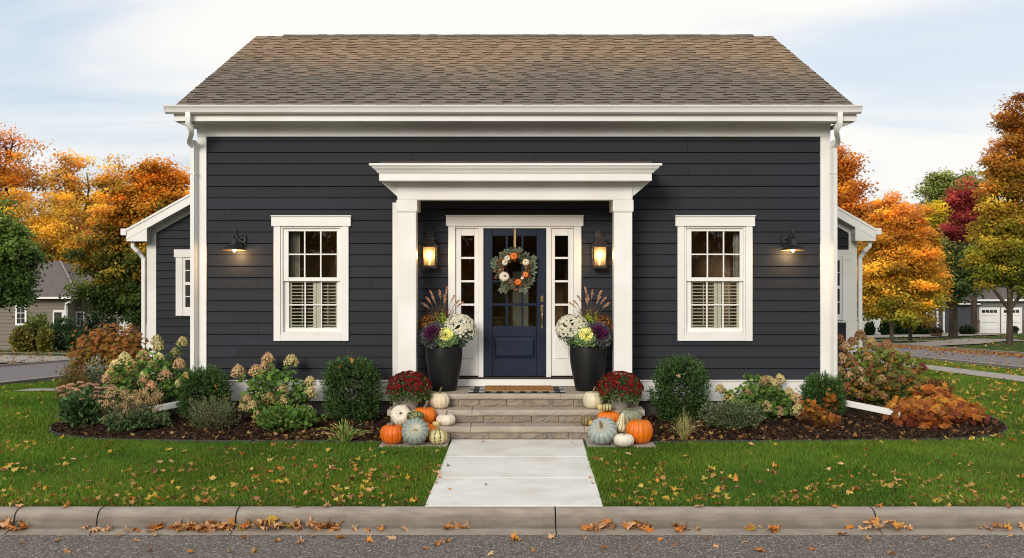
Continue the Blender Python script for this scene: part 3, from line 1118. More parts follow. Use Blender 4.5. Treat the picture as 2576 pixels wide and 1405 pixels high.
for xa, xb, ga, gb in ((1145.8, 1203.6, 1160, 1193.5), (1386.8, 1442.7, 1396, 1429.3)):
    sd = thing('sidelight', None, None)
    sd.parent = house
    fr = MB()
    Y0 = YW - 0.005
    rows = [(593.5, 647), (652.3, 705.7), (711, 764.6), (770, 822)]
    fr.box(dx(xa), dx(ga), Y0, Y0 + 0.04, pz(946), pz(575.3))
    fr.box(dx(gb), dx(xb), Y0, Y0 + 0.04, pz(946), pz(575.3))
    zs = [575.3] + [q for r in rows for q in r] + [946]
    for k in range(0, len(zs), 2):
        fr.box(dx(ga) + .0004, dx(gb) - .0004, Y0 + (0.001 if k in (0, 8) else 0.008), Y0 + 0.04, pz(zs[k + 1]), pz(zs[k]))
    # raised panel at the foot
    fr.box(dx(ga) - 0.005, dx(gb) + 0.005, Y0 - 0.012, Y0 + 0.001, pz(902), pz(848))
    fr.build('sidelight_frame', M['white'], sd, bevel=0.004)
    for a, b in rows:
        g = MB()
        g.poly([(dx(ga), Y0 + 0.022, pz(b)), (dx(gb), Y0 + 0.022, pz(b)), (dx(gb), Y0 + 0.022, pz(a)), (dx(ga), Y0 + 0.022, pz(a))])
        g.build('pane', M['glass'], sd)

door = thing('door', None, None)
door.parent = house
dr = MB()
cols = [(1239, 1272), (1278, 1311.5), (1317, 1350)]
rows = [(594, 650), (654, 705.5), (711, 764), (770, 822)]
Y0, Y1 = YW + 0.002, YW + 0.045
dr.box(dx(1217), dx(1239), Y0, Y1, pz(947.5), pz(575.6))
dr.box(dx(1350), dx(1373.5), Y0, Y1, pz(947.5), pz(575.6))
zs = [575.6] + [q for r in rows for q in r] + [848]
for k in range(0, len(zs), 2):
    top = zs[k] if k != 8 else 822
    dr.box(dx(1239) + .0004, dx(1350) - .0004, Y0 + (0.0006 if k in (0, 8) else 0.010), Y1 - .001, pz(zs[k + 1]), pz(top))
for a, b in ((1272, 1278), (1311.5, 1317)):
    for r in rows:
        dr.box(dx(a), dx(b), Y0 + 0.010, Y1 - .001, pz(r[1]) + .0004, pz(r[0]) - .0004)
dr.box(dx(1239) + .0004, dx(1350) - .0004, Y0 + 0.0006, Y1 - .001, pz(947.5), pz(903))
dr.box(dx(1239) + .0004, dx(1350) - .0004, Y0 + 0.020, Y1 - .001, pz(903) + .0004, pz(848) - .0004)
dr.build('door_slab', M['navy'], door, bevel=0.005, seg=2)
rpn = MB()
x0, x1, z0, z1 = dx(1243.5), dx(1345.5), pz(900), pz(851)
b = len(rpn.v)
for q, yy in ((0, Y0 + 0.018), (0.028, Y0 + 0.004)):
    rpn.v += [(x0 + q, yy, z0 + q), (x1 - q, yy, z0 + q), (x1 - q, yy, z1 - q), (x0 + q, yy, z1 - q)]
for i in range(4):
    j = (i + 1) % 4
    rpn.face((i, j, 4 + j, 4 + i))
rpn.face((4, 5, 6, 7))
rpn.build('raised_panel', M['navy'], door)
for r in rows:
    for c in cols:
        g = MB()
        g.poly([(dx(c[0]), Y0 + 0.024, pz(r[1])), (dx(c[1]), Y0 + 0.024, pz(r[1])), (dx(c[1]), Y0 + 0.024, pz(r[0])), (dx(c[0]), Y0 + 0.024, pz(r[0]))])
        g.build('pane', M['glass'], door)
# hall behind the door
rm = MB()
x0, x1, y0, y1, z0, z1 = dx(1146), dx(1442), YW + 0.08, YW + 3.0, 0.52, pz(566)
for q in ([(x0, y1, z0), (x1, y1, z0), (x1, y1, z1), (x0, y1, z1)], [(x0, y0, z0), (x0, y1, z0), (x0, y1, z1), (x0, y0, z1)], [(x1, y0, z0), (x1, y1, z0), (x1, y1, z1), (x1, y0, z1)],
          [(x0, y0, z0), (x1, y0, z0), (x1, y1, z0), (x0, y1, z0)], [(x0, y0, z1), (x1, y0, z1), (x1, y1, z1), (x0, y1, z1)]):
    rm.poly(q)
rm.build('hall_lining', M['room'], house)
hp = MB()   # pale inner doorway seen through the glass
hp.box(dx(1290), dx(1335), YW + 2.2, YW + 2.24, 0.53, pz(690))
hp.build('hall_door', M['curtain'], house)
hp = MB()
hp.box(dx(1240), dx(1262), YW + 1.4, YW + 1.8, 0.53, 1.35)
hp.box(dx(1232), dx(1270), YW + 1.35, YW + 1.85, 1.35, 1.38)
hp.build('hall_table', M['wood'], house)
# hardware
xh = dx(1363.7)
hw = MB()
hw.box(xh - 0.019, xh + 0.019, Y0 - 0.008, Y0 + 0.001, pz(760.5), pz(744.5))
hw.build('deadbolt', M['brass'], door, bevel=0.007, seg=3)
hk = MB()
for k in range(1):
    hk.tube([(xh, Y0 - 0.008, pz(752.5)), (xh, Y0 - 0.024, pz(752.5))], [0.013, 0.012], 14)
hk.build('deadbolt_cylinder', M['brass'], door, smooth=False)
hh = MB()
hh.box(xh - 0.018, xh + 0.018, Y0 - 0.008, Y0 + 0.001, pz(785), pz(768.5))
hh.box(xh - 0.014, xh + 0.014, Y0 - 0.008, Y0 + 0.001, pz(827), pz(814.5))
hh.build('handle_plate', M['brass'], door, bevel=0.006, seg=3)
ht = MB()
ht.tube([(xh, Y0 - 0.006, pz(781)), (xh, Y0 - 0.035, pz(783)), (xh, Y0 - 0.046, pz(790)), (xh, Y0 - 0.046, pz(806)), (xh, Y0 - 0.036, pz(817)), (xh, Y0 - 0.006, pz(819))], [0.008, 0.009, 0.010, 0.010, 0.009, 0.008], 10)
ht.tube([(xh, Y0 - 0.006, pz(774)), (xh, Y0 - 0.03, pz(774))], [0.010, 0.013], 12)
ht.build('handle', M['brass'], door, smooth=True)

# portico ---------------------------------------------------------------
por = thing('portico', None, None)
por.parent = house
YC0, YC1 = 14.52, 14.76     # column front / back
CL = (px(1000.5, YC0), px(1046.5, YC0))
CR = (px(1545, YC0), px(1590.5, YC0))
DECK = 0.51
zcap0, zcap1 = pz(532, YC0), pz(503.5, YC0)
zbeam = pz(472, YC0 - .02)
for a, b in (CL, CR):
    c = MB()
    c.box(a, b, YC0 + .004, YC1 - .004, DECK + 0.004, zcap0 + 0.002)
    c.box(a - 0.016, b + 0.016, YC0 - 0.012, YC1 + 0.012, zcap0, zcap1)
    c.box(a - 0.008, b + 0.008, YC0 - 0.004, YC1 + 0.004, zcap0 - 0.014, zcap0 - 0.001)
    c.box(a - 0.012, b + 0.012, YC0 - 0.008, YC1 + 0.008, DECK + .003, DECK + 0.14)
    c.build('column', M['white'], por, bevel=0.004)
for a, b in ((px(988.5), px(1002) + 0.09), (CR[0] + 0.05, CR[1] + 0.02)):
    c = MB()
    c.box(a, b, YW - 0.06, YW + 0.01, DECK + 0.003, zcap1)
    c.build('pilaster', M['white'], por, bevel=0.004)
bm = MB()
bm.box(CL[0] - 0.004, CR[1] + 0.004, YC0 - 0.006, YC1, zcap1 + .001, zbeam)
bm.box(CL[0] - 0.002, CL[1], YC1 + .001, YW - 0.02, zcap0 + 0.01, zbeam - .002)
bm.box(CR[0], CR[1] + 0.002, YC1 + .001, YW - 0.02, zcap0 + 0.01, zbeam - .002)
bm.build('beam', M['white'], por, bevel=0.004)
ce = MB()
ce.box(CL[1] + .001, CR[0] - .001, YC1 + .001, YW - 0.02, zcap1 + 0.02, zcap1 + 0.05)
ce.build('porch_ceiling', M['white'], por)
# frieze, soffit, fascia, crown
Yfr = YC0 + 0.02
zfr = pz(456, Yfr)
FX = (px(953.5, 14.26), px(1640, 14.26))
fr = MB()
fr.box(CL[0] + 0.006, CR[1] - 0.006, Yfr, YW - 0.02, zbeam + .001, zfr + 0.05)
fr.build('porch_frieze', M['white'], por)
zs0 = pz(455.5, 14.26)
zs1 = pz(436, 14.26)
fa = MB()
fa.box(FX[0], FX[1], 14.26, YW - 0.02, zs0, zs1)
# raking soffit at both sides
for xa, xi in ((FX[0], CL[0] + 0.006), (FX[1], CR[1] - 0.006)):
    fa.prism([(xa, zs0 - 0.001), (xi, zs0 - 0.001), (xi, zs0 - 0.20)], 'y', YC0 + 0.03, YW - 0.02)
fa.build('porch_fascia', M['white'], por, bevel=0.004)
zc = pz(411.5, 14.18)
cr = MB()
yb, zb2 = 14.258, zs1 + .001
cx0, cx1 = px(928, 14.16), px(1666, 14.16)
crp = [(0.0, zb2), (0.0 + 0.012, zb2), (0.03, zb2 + 0.03), (0.06, zb2 + 0.06), (0.072, zb2 + 0.085), (0.092, zb2 + 0.09), (0.092, zc), (0.0, zc)]
# mitred crown around three sides
prev = None
for (o_, z_) in crp + [crp[0]]:
    k = o_ / 0.092
    ring = [(FX[0] + (cx0 - FX[0]) * k, YW - 0.021, z_), (FX[0] + (cx0 - FX[0]) * k, yb - o_, z_), (FX[1] + (cx1 - FX[1]) * k, yb - o_, z_), (FX[1] + (cx1 - FX[1]) * k, YW - 0.021, z_)]
    if prev:
        for i in range(3):
            cr.poly([prev[i], prev[i + 1], ring[i + 1], ring[i]])
    prev = ring
cr.poly([(cx0, YW - .021, zc + .0005), (cx0, yb - .092, zc + .0005), (cx1, yb - .092, zc + .0005), (cx1, YW - .021, zc + .0005)])
cr.build('porch_crown', M['white2'], por)
pr = MB()
xa, xb = px(955, 14.2), px(1640, 14.2)
n = 12
for k in range(n):
    a = xa + (xb - xa) * k / n
    b = xa + (xb - xa) * (k + 1) / n
    pr.prism([(14.17, zc + 0.002), (14.17, zc + 0.018 + 0.004 * (k % 2)), (YW - 0.02, zc + 0.12), (YW - 0.02, zc + 0.002)], 'x', a, b - 0.002, (0.12, 0.105, 0.095))
pr.build('porch_roof', M['shingle'], por)
wt = MB()
wt.box(xa, xb, 14.175, 14.20, zc + 0.001, zc + 0.012)
wt.build('drip_edge', M['white2'], por)


# side wings ------------------------------------------------------------
YG = 21.7


def wing(side):
    X = lambda p: px(p, YG)
    Zg = lambda p: pz(p, YG)
    w = thing('side_wing', None, None)
    w.parent = house
    s = side
    if s < 0:
        xo, xi = X(370), HX0
        ex, ez = X(332), Zg(578)      # eave tip of the rake
        slope = 0.555
        cw = (X(370), X(394))
    else:
        xo, xi = X(2155), HX1
        ex, ez = X(2190), Zg(577)
        slope = 0.575
        cw = (X(2134), X(2155))
    under = lambda x: ez + abs(x - ex) * slope - 0.19
    wl = MB()
    if s < 0:
        def lim(z):
            x = ex + max(0.0, (z + 0.19 - ez)) / slope
            return (max(xo, x), xi)
    else:
        def lim(z):
            x = ex - max(0.0, (z + 0.19 - ez)) / slope
            return (xi, min(xo, x))
    hl = []
    if s < 0:
        hl = [(X(455), X(481) + 0.25, Zg(790), Zg(648))]
    ztop = under(xi)
    laps(wl, (0, YG, 0), (1, 0, 0), (0, -1, 0), -0.5, ztop - 0.02, EXPO, lim, hl)
    yb_ = YG + 2.4
    # outer side and back
    wl.poly([(xo, YG, -0.8), (xo, yb_, -0.8), (xo, yb_, under(xo)), (xo, YG, under(xo))])
    wl.poly([(xo, yb_, -0.8), (xi, yb_, -0.8), (xi, yb_, ztop), (xo, yb_, under(xo))])
    wl.build('wing_wall', M['siding'], w)
    c = MB()
    c.box(cw[0], cw[1], YG - 0.03, YG + 0.1, -0.6, under((cw[0] + cw[1]) / 2) - 0.0)
    c.build('wing_corner_board', M['white'], w, bevel=0.004)
    # roof slab, rake board, eave return
    r = MB()
    n = s * -1
    p = [(ex - s * -0.0, ez + 0.004), (xi, ez + abs(xi - ex) * slope + 0.004), (xi, ez + abs(xi - ex) * slope - 0.06), (ex, ez - 0.045)]
    r.prism(p, 'y', YG - 0.30, yb_ + 0.3)
    r.build('wing_roof', M['far_roof'], w)
    rb = MB()
    up = lambda x: ez + abs(x - ex) * slope
    x_in = ex - s * 0.0
    rb.prism([(ex, ez - 0.02), (xi, up(xi) - 0.02), (xi, up(xi) - 0.21), (ex - s * 0.0, ez - 0.205)], 'y', YG - 0.335, YG - 0.304)
    rb.prism([(ex, ez + 0.002), (xi, up(xi) + 0.002), (xi, up(xi) - 0.04), (ex, ez - 0.045)], 'y', YG - 0.352, YG - 0.336)
    # soffit between rake board and wall
    rb.prism([(ex, ez - 0.19), (xi, up(xi) - 0.19), (xi, up(xi) - 0.205), (ex, ez - 0.205)], 'y', YG - 0.303, YG + 0.01)
    # frieze on the wall under the rake
    f0 = cw[0] if s < 0 else cw[1]
    rb.prism([(f0, up(f0) - 0.206), (xi, up(xi) - 0.206), (xi, up(xi) - 0.33), (f0, up(f0) - 0.33)], 'y', YG - 0.036, YG - 0.001)
    # boxed return at the eave
    bx = ex - s * 0.40
    zr = ez - 0.235
    rb.prism([(ex - s * 0.005, ez - 0.2055), (bx, up(bx) - 0.2055), (bx, zr), (ex - s * 0.005, zr)], 'y', YG - 0.332, YG - 0.04)
    rb.build('wing_rake_board', M['white'], w, bevel=0.004)
    g = MB()
    gx0, gx1 = (ex - 0.10, ex + 0.012) if s < 0 else (ex - 0.012, ex + 0.10)
    g.box(gx0, gx1, YG - 0.36, yb_ + 0.3, ez - 0.12, ez + 0.01)
    g.build('wing_gutter', M['white2'], w, bevel=0.01)
    d = MB()
    xd = cw[0] - 0.05 if s < 0 else cw[1] + 0.05
    d.tube([(ex - s * 0.08, YG - 0.18, zr + 0.03), (ex - s * 0.08, YG - 0.18, zr - 0.10), (ex - s * 0.16, YG - 0.16, zr - 0.18), (xd + s * 0.05, YG - 0.09, zr - 0.24), (xd, YG - 0.05, zr - 0.33), (xd, YG - 0.05, zr - 0.6), (xd, YG - 0.05, -0.4)], 0.05, 4, up=(0, 1, 0))
    d.build('wing_downspout', M['white2'], w, bevel=0.004)
    # window
    wf = MB()
    if s < 0:
        xa, xb, za, zb_ = X(443.5), X(481) + 0.45, Zg(795), Zg(648)
        wf.box(xa, xa + 0.135, YG - 0.045, YG + 0.02, za, zb_)
        wf.box(xb - 0.135, xb, YG - 0.045, YG + 0.02, za, zb_)
        wf.box(xa + .136, xb - .136, YG - 0.044, YG + 0.02, za, za + 0.12)
        wf.box(xa - 0.03, xb + 0.03, YG - 0.06, YG + 0.02, zb_ + .001, Zg(628))
        gx0, gx1, g0, g1 = xa + 0.135, xb - 0.135, za + 0.121, zb_
    else:
        # white bay panel with a tall window
        wf.box(X(2060), X(2136), YG - 0.035, YG + 0.02, Zg(812), Zg(655))
        wf.box(X(2060), X(2134) + .05, YG - 0.05, YG + 0.02, Zg(655) + .001, Zg(629))
        wf.box(X(2127), X(2136) + .001, YG - 0.032, YG + 0.02, Zg(1000), Zg(812) - .001)
        gx0, gx1, g0, g1 = X(2070), X(2117), Zg(797), Zg(649)
        wf.box(X(2117), X(2121), YG - 0.07, YG - 0.036, Zg(801), Zg(643))
        wf.box(X(2062), X(2122), YG - 0.08, YG - 0.036, Zg(805), Zg(801) - .001)
    wf.build('wing_window_frame', M['white'], w, bevel=0.004)
    yg = YG - 0.02 if s < 0 else YG - 0.042
    sh = MB()
    t = 0.05
    sh.box(gx0 + .001, gx0 + t, yg - 0.012, yg + 0.02, g0 + .001, g1 - .001)
    sh.box(gx1 - t, gx1 - .001, yg - 0.012, yg + 0.02, g0 + .001, g1 - .001)
    gm = (g0 + g1) / 2
    for a, b in ((g0 + .001, g0 + t), (gm - 0.03, gm + 0.03), (g1 - t, g1 - .001)):
        sh.box(gx0 + t, gx1 - t, yg - 0.011, yg + 0.02, a, b)
    xm = (gx0 + gx1) / 2
    sh.box(xm - .01, xm + .01, yg - 0.008, yg + 0.02, g0 + t, gm - .03)
    sh.box(xm - .01, xm + .01, yg - 0.008, yg + 0.02, gm + .03, g1 - t)
    for zz in ((g0 + gm) / 2, (g1 + gm) / 2):
        sh.box(gx0 + t, xm - .01, yg - 0.007, yg + 0.02, zz - .01, zz + .01)
        sh.box(xm + .01, gx1 - t, yg - 0.007, yg + 0.02, zz - .01, zz + .01)
    sh.build('wing_sash', M['white'], w)
    pn = MB()
    pn.poly([(gx0, yg + 0.003, g0), (gx1, yg + 0.003, g0), (gx1, yg + 0.003, g1), (gx0, yg + 0.003, g1)])
    pn.build('wing_pane', M['far_glass'], w)


wing(-1)
wing(1)

# stone steps -----------------------------------------------------------
steps = thing('stone_steps', 'tan rock-faced stone steps with three risers leading up to the porch', 'steps', (0.03, 14.4, 0))
SX0, SX1 = -1.56, 1.66
RISE = 0.17
sr_ = random.Random(8)


def rough_face(mb, x0, x1, y, z0, z1, amp, seed, nx=14, nz=5):
    """rock-faced block front: a bumpy grid between its margins"""
    r = random.Random(seed)
    b = len(mb.v)
    for j in range(nz + 1):
        for i in range(nx + 1):
            u, v = i / nx, j / nz
            e = min(u, 1 - u, 0.12) / 0.12 * min(v, 1 - v, 0.2) / 0.2
            mb.v.append((x0 + (x1 - x0) * u, y - e * (amp * 0.5 + r.uniform(0, amp)), z0 + (z1 - z0) * v))
    for j in range(nz):
        for i in range(nx):
            q = b + j * (nx + 1) + i
            mb.face((q, q + 1, q + nx + 2, q + nx + 1))


levels = [(13.90, 0.0), (14.18, 0.17), (14.46, 0.34)]   # riser plane, foot height
for k, (yr, zf) in enumerate(levels):
    # riser blocks
    rb_ = MB()
    x = SX0 + 0.02
    z1 = zf + RISE - 0.075
    while x < SX1 - 0.03:
        w = min(sr_.uniform(0.22, 0.48), SX1 - 0.02 - x)
        if SX1 - 0.02 - x - w < 0.12: w = SX1 - 0.02 - x
        rb_.box(x + 0.003, x + w - 0.003, yr, yr + 0.10, zf - 0.05 if k == 0 else zf, z1)
        rough_face(rb_, x + 0.003, x + w - 0.003, yr - 0.0005, max(zf, 0.002), z1, 0.012, sr_.random())
        x += w
    rb_.build('riser', M['stone'], steps)
    if k < 2:
        tr = MB()
        x = SX0 - 0.03
        cuts = [SX0 - 0.03] + sorted(sr_.uniform(a, a + 0.25) for a in (SX0 + 0.75, SX0 + 1.7)) + [SX1 + 0.03]
        if k == 1: cuts = [SX0 - 0.03, px(1187, 14.1), px(1560, 14.1), SX1 + 0.03]
        if k == 0: cuts = [SX0 - 0.03, px(1184, 13.85), px(1470, 13.85), SX1 + 0.03]
        for a, b in zip(cuts[:-1], cuts[1:]):
            tr.box(a + 0.003, b - 0.003, yr - 0.03, levels[k + 1][0] + 0.02, z1 + 0.001, zf + RISE)
            rough_face(tr, a + 0.003, b - 0.003, yr - 0.0305, z1 + 0.003, zf + RISE - 0.006, 0.008, sr_.random(), nx=40, nz=4)
        tr.build('tread', M['tread'], steps, bevel=0.005)
ld = MB()
z1 = 0.51 - 0.075
for a, b in ((SX0 - 0.03, px(1040, 14.43)), (px(1040, 14.43), px(1411, 14.43)), (px(1411, 14.43), SX1 + 0.03)):
    ld.box(a + .002, b - .002, 14.43, YW - 0.075, z1 + 0.001, 0.508)
    rough_face(ld, a + 0.003, b - 0.003, 14.4295, z1 + 0.003, 0.502, 0.008, sr_.random(), nx=44, nz=4)
ld.build('landing', M['tread'], steps, bevel=0.005)
co = MB()
co.box(SX0 + 0.04, SX1 - 0.04, 14.57, YW - 0.08, -0.1, z1)
co.box(SX0 + 0.04, SX1 - 0.04, 14.01, 14.565, -0.1, 0.09)
co.box(SX0 + 0.04, SX1 - 0.04, 14.29, 14.566, 0.091, 0.26)
co.build('step_core', M['foundation'], steps)
for xq in (SX0 + 0.0, SX1 - 0.04):
    cs2 = MB()
    cs2.box(xq, xq + 0.04, 14.57, YW - 0.08, -0.1, z1)
    cs2.box(xq, xq + 0.04, 14.29, 14.568, -0.1, 0.262)
    cs2.box(xq, xq + 0.04, 14.0, 14.288, -0.1, 0.093)
    cs2.build('step_cheek', M['stone'], steps)


# ------------------------------------------------------------------ lamps
def point_light(name, loc, power, size=0.03, col=(1.0, 0.62, 0.28)):
    l = bpy.data.lights.new(name, 'POINT')
    l.energy = power
    l.color = col
    l.shadow_soft_size = size
    o = bpy.data.objects.new(name, l)
    o.location = Vector([float(v) for v in loc])
    COL.objects.link(o)
    return o


def barn_sconce(pxs, pyb, side, label):
    """gooseneck barn light; pxs shade centre, side: +1 plate on its right"""
    c = at(pxs, pyb, YW - 0.20)          # shade rim centre
    xp = px(612 if side > 0 else 1973)
    zp = pz(604)
    t = thing('wall_sconce', label, 'wall lamp', (xp, YW - 0.016, zp), 'barn sconces on the charcoal siding')
    m = MB()
    m.tube([(xp, YW - 0.014, zp), (xp, YW - 0.045, zp)], [0.062, 0.05], 20)
    m.box(xp + side * 0.03 - 0.012, xp + side * 0.03 + 0.012, YW - 0.03, YW - 0.014, zp - 0.075, zp + 0.075)
    m.build('backplate', M['black_metal'], t, bevel=0.003)
    a = MB()
    top = c + np.array((0, 0, 0.115))
    a.tube([(xp, YW - 0.04, zp), (xp - side * 0.015, YW - 0.10, zp + 0.01), (xp - side * 0.03, YW - 0.16, zp + 0.04), (xp - side * 0.04, YW - 0.19, zp + 0.10), ((xp + top[0]) / 2, YW - 0.21, zp + 0.15), (top[0] + side * 0.01, YW - 0.205, zp + 0.135), (top[0], YW - 0.20, zp + 0.09), (top[0], YW - 0.20, top[2] + 0.0)], 0.0095, 8)
    a.build('gooseneck_arm', M['black_metal'], t, smooth=True)
    s = MB()
    prof = [(0.0, 0.155), (0.022, 0.155), (0.030, 0.148), (0.036, 0.12), (0.050, 0.085), (0.058, 0.078), (0.062, 0.066), (0.075, 0.055), (0.115, 0.035), (0.150, 0.012), (0.164, 0.0), (0.166, -0.008), (0.160, -0.006), (0.145, 0.008), (0.11, 0.028), (0.07, 0.047), (0.03, 0.06), (0.0, 0.062)]
    s.lathe([(max(r, 0.0005), z) for r, z in prof], tuple(c), 32, cap=False)
    si = MB()
    si.lathe([(0.001, 0.058), (0.03, 0.056), (0.07, 0.043), (0.11, 0.024), (0.145, 0.004), (0.160, -0.007)], tuple(c), 32, cap=False)
    ca, sa = math.cos(math.radians(4)), math.sin(math.radians(4))
    for mm in (s, si):       # the shade tips a little towards the street
        mm.v = [(v[0], c[1] + (v[1] - c[1]) * ca + (v[2] - c[2] - 0.15) * sa, c[2] + 0.15 + (v[2] - c[2] - 0.15) * ca - (v[1] - c[1]) * sa) for v in mm.v]
    so_ = s.build('shade', M['black_metal'], t, smooth=True)
    si.build('shade_lining', M['shade_in'], so_, smooth=True)
    b = MB()
    b.lathe([(0.001, -0.032), (0.013, -0.028), (0.022, -0.012), (0.023, 0.006), (0.016, 0.034), (0.010, 0.055), (0.001, 0.056)], tuple(c), 14, cap=False)
    b.build('bulb', M['bulb'], t, smooth=True)
    point_light('sconce_light', c + np.array((side * 0.03, 0.07, -0.055)), 8.0, 0.03)


barn_sconce(590, 629, 1, 'lit black gooseneck barn lamp, the left of the two on the dark siding')
barn_sconce(1995, 629, -1, 'lit black gooseneck barn lamp, the right of the two on the dark siding')


def lantern(pxc, label):
    Yl = YW - 0.14
    X = px(pxc, Yl)
    zt, zb_ = pz(622, Yl), pz(668, Yl)     # glass cage top / bottom
    t = thing('wall_lantern', label, 'lantern', (X, YW - 0.016, (zt + zb_) / 2), 'lanterns beside the door')
    m = MB()
    m.box(X - 0.055, X + 0.055, YW - 0.03, YW - 0.012, pz(622), pz(582))
    m.build('backplate', M['bronze'], t, bevel=0.004)
    a = MB()
    a.tube([(X, YW - 0.03, pz(588)), (X, Yl + 0.05, pz(581)), (X, Yl, pz(579)), (X, Yl, zt + 0.16)], 0.008, 8)
    a.build('arm', M['bronze'], t)
    r = MB()
    w = 0.115
    # flared roof: square pyramid in two slopes with a cap
    rings = [(w, zt), (w, zt + 0.012), (0.066, zt + 0.085), (0.058, zt + 0.10), (0.070, zt + 0.102), (0.070, zt + 0.125), (0.02, zt + 0.135), (0.012, zt + 0.165)]
    prev = None
    for q, z in rings:
        k = len(r.v)
        r.v += [(X - q, Yl - q, z), (X + q, Yl - q, z), (X + q, Yl + q, z), (X - q, Yl + q, z)]
        if prev is not None:
            for i in range(4):
                j = (i + 1) % 4
                r.face((prev + i, prev + j, k + j, k + i))
        else:
            r.face((k + 3, k + 2, k + 1, k))
        prev = k
    r.face((prev, prev + 1, prev + 2, prev + 3))
    r.build('lantern_roof', M['bronze'], t)
    f = MB()
    wt, wb = 0.092, 0.080
    for sx in (-1, 1):
        for sy in (-1, 1):
            f.tube([(X + sx * wt, Yl + sy * wt, zt), (X + sx * wb, Yl + sy * wb, zb_)], 0.012, 4)
    f.box(X - wb - 0.013, X + wb + 0.013, Yl - wb - 0.013, Yl + wb + 0.013, zb_ - 0.035, zb_)
    f.box(X - wb + 0.02, X + wb - 0.02, Yl - wb + 0.02, Yl + wb - 0.02, zb_ - 0.05, zb_ - 0.0355)
    f.build('cage', M['bronze'], t, bevel=0.002)
    g = MB()
    for sx, sy in ((0, -1), (1, 0), (-1, 0)):
        if sx == 0:
            y0, y1 = Yl - wt, Yl - wb
            g.poly([(X - wt, y0, zt), (X + wt, y0, zt), (X + wb, y1, zb_), (X - wb, y1, zb_)])
        else:
            g.poly([(X + sx * wt, Yl - wt, zt), (X + sx * wt, Yl + wt, zt), (X + sx * wb, Yl + wb, zb_), (X + sx * wb, Yl - wb, zb_)])
    g.build('lantern_glass', M['lampglass'], t)
    c = MB()
    c.lathe([(0.014, 0), (0.014, 0.09), (0.010, 0.10)], (X, Yl, zb_), 10)
    c.build('candle_sleeve', M['shutter'], t)
    b = MB()
    b.lathe([(0.010, 0.10), (0.026, 0.118), (0.032, 0.137), (0.024, 0.165), (0.008, 0.195), (0.001, 0.20)], (X, Yl, zb_), 12, cap=False)
    b.build('bulb', M['flame'], t, smooth=True)
    point_light('lantern_light', (X, Yl - 0.035, zb_ + 0.14), 9.0, 0.03, (1.0, 0.58, 0.22))


lantern(1081, 'lit bronze box lantern beside the door, left of the wreath')
lantern(1508, 'lit bronze box lantern beside the door, right of the brass handle')


# ------------------------------------------------------------------ pumpkins
def ribbed(R, H, ribs, depth=0.10, dimple=0.16, seg_per=12, rows=22, colfn=None, rng=None, prof=None, lumps=0.0, power=0.6):
    """verts, quads, colours of a ribbed squash with its base at z=0"""
    seg = ribs * seg_per
    V, C, Fq = [], [], []
    wob = rng.uniform(0.94, 1.06, ribs)
    for j in range(rows + 1):
        ph = PI * j / rows                   # 0 top .. pi bottom
        if prof is None:
            rad = math.sin(ph) ** (0.82)
            z = math.cos(ph)
            dp = dimple * math.exp(-(ph / 0.42) ** 2) + dimple * 0.5 * math.exp(-((PI - ph) / 0.45) ** 2) * -1
            zz = H * (0.5 + 0.5 * z) - (H * dimple * math.exp(-(ph / 0.40) ** 2)) + H * 0.06 * math.exp(-((PI - ph) / 0.5) ** 2)
            rr_ = R * rad
        else:
            rr_, zz = prof(j / rows)
        for k in range(seg):
            th = 2 * PI * k / seg
            u = (k % seg_per) / seg_per
            rib = int(k // seg_per)
            bulge = abs(math.sin(PI * u)) ** power
            f = 1 - depth + depth * bulge
            f *= 1 + (wob[rib] - 1) * math.sin(PI * u)
            lp = 1 + lumps * (rng.random() - 0.5)
            V.append((rr_ * f * lp * math.cos(th), rr_ * f * lp * math.sin(th), zz))
            C.append(colfn(u, j / rows, rib, th, bulge))
    for j in range(rows):
        for k in range(seg):
            k2 = (k + 1) % seg
            Fq += [j * seg + k, (j + 1) * seg + k, (j + 1) * seg + k2, j * seg + k2]
    return np.array(V), Fq, np.array(C)


def squash(name, label, cat, p, R, H, ribs, colfn, tilt=(0, 0), spin=0.0, stem=(0.05, 0.012), stemcol=(0.23, 0.17, 0.085), depth=0.10, prof=None, lumps=0.0, seed=0, stem_bend=0.4, dimple=0.14, group='pumpkins and gourds heaped on the steps', power=0.6):
    rng = np.random.default_rng(seed + 77)
    t = thing(name, label, cat, p, group)
    V, Fq, C = ribbed(R, H, ribs, depth * 0.62, dimple, 12, 28, colfn, rng, prof, lumps, power)
    rot = np.array(Euler((tilt[0], tilt[1], 0)).to_matrix())
    sp = np.array(Euler((0, 0, spin)).to_matrix())
    ctr = np.array((0, 0, H * 0.5))
    W = (V @ sp.T - ctr) @ rot.T
    zmin = W[:, 2].min()
    off = np.array((0, 0, -zmin - 0.004))
    W = W + off + np.array(p)
    np_mesh('body', W, 4, Fq, C, M['pumpkin'], t, smooth=True)
    # stem
    sl_, sr__ = stem
    if sl_ > 0:
        ztop = H * (1 - dimple) if prof is None else prof(0)[1]
        z0 = ztop - 0.012
        m = MB()
        path, rad = [], []
        bend = rng.uniform(-1, 1)
        for i in range(7):
            u = i / 6
            q = np.array((stem_bend * sl_ * u * u * math.cos(bend), stem_bend * sl_ * u * u * math.sin(bend), z0 + (sl_ + 0.012) * u))
            q = rot @ (q - ctr) + off + np.array(p)
            path.append(tuple(q))
            rad.append(sr__ * (1.9 - 1.5 * min(1, u * 2.2) if u < 0.45 else 0.92 + 0.35 * max(0, u - 0.8)))
        m.tube(path, rad, 7, col=stemcol)
        m.build('stem', M['stem'], t, smooth=False)
    return t


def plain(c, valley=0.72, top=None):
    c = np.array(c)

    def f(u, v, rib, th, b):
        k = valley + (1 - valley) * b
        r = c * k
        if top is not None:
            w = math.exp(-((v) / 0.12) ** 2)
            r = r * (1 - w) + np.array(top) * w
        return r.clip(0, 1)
    return f


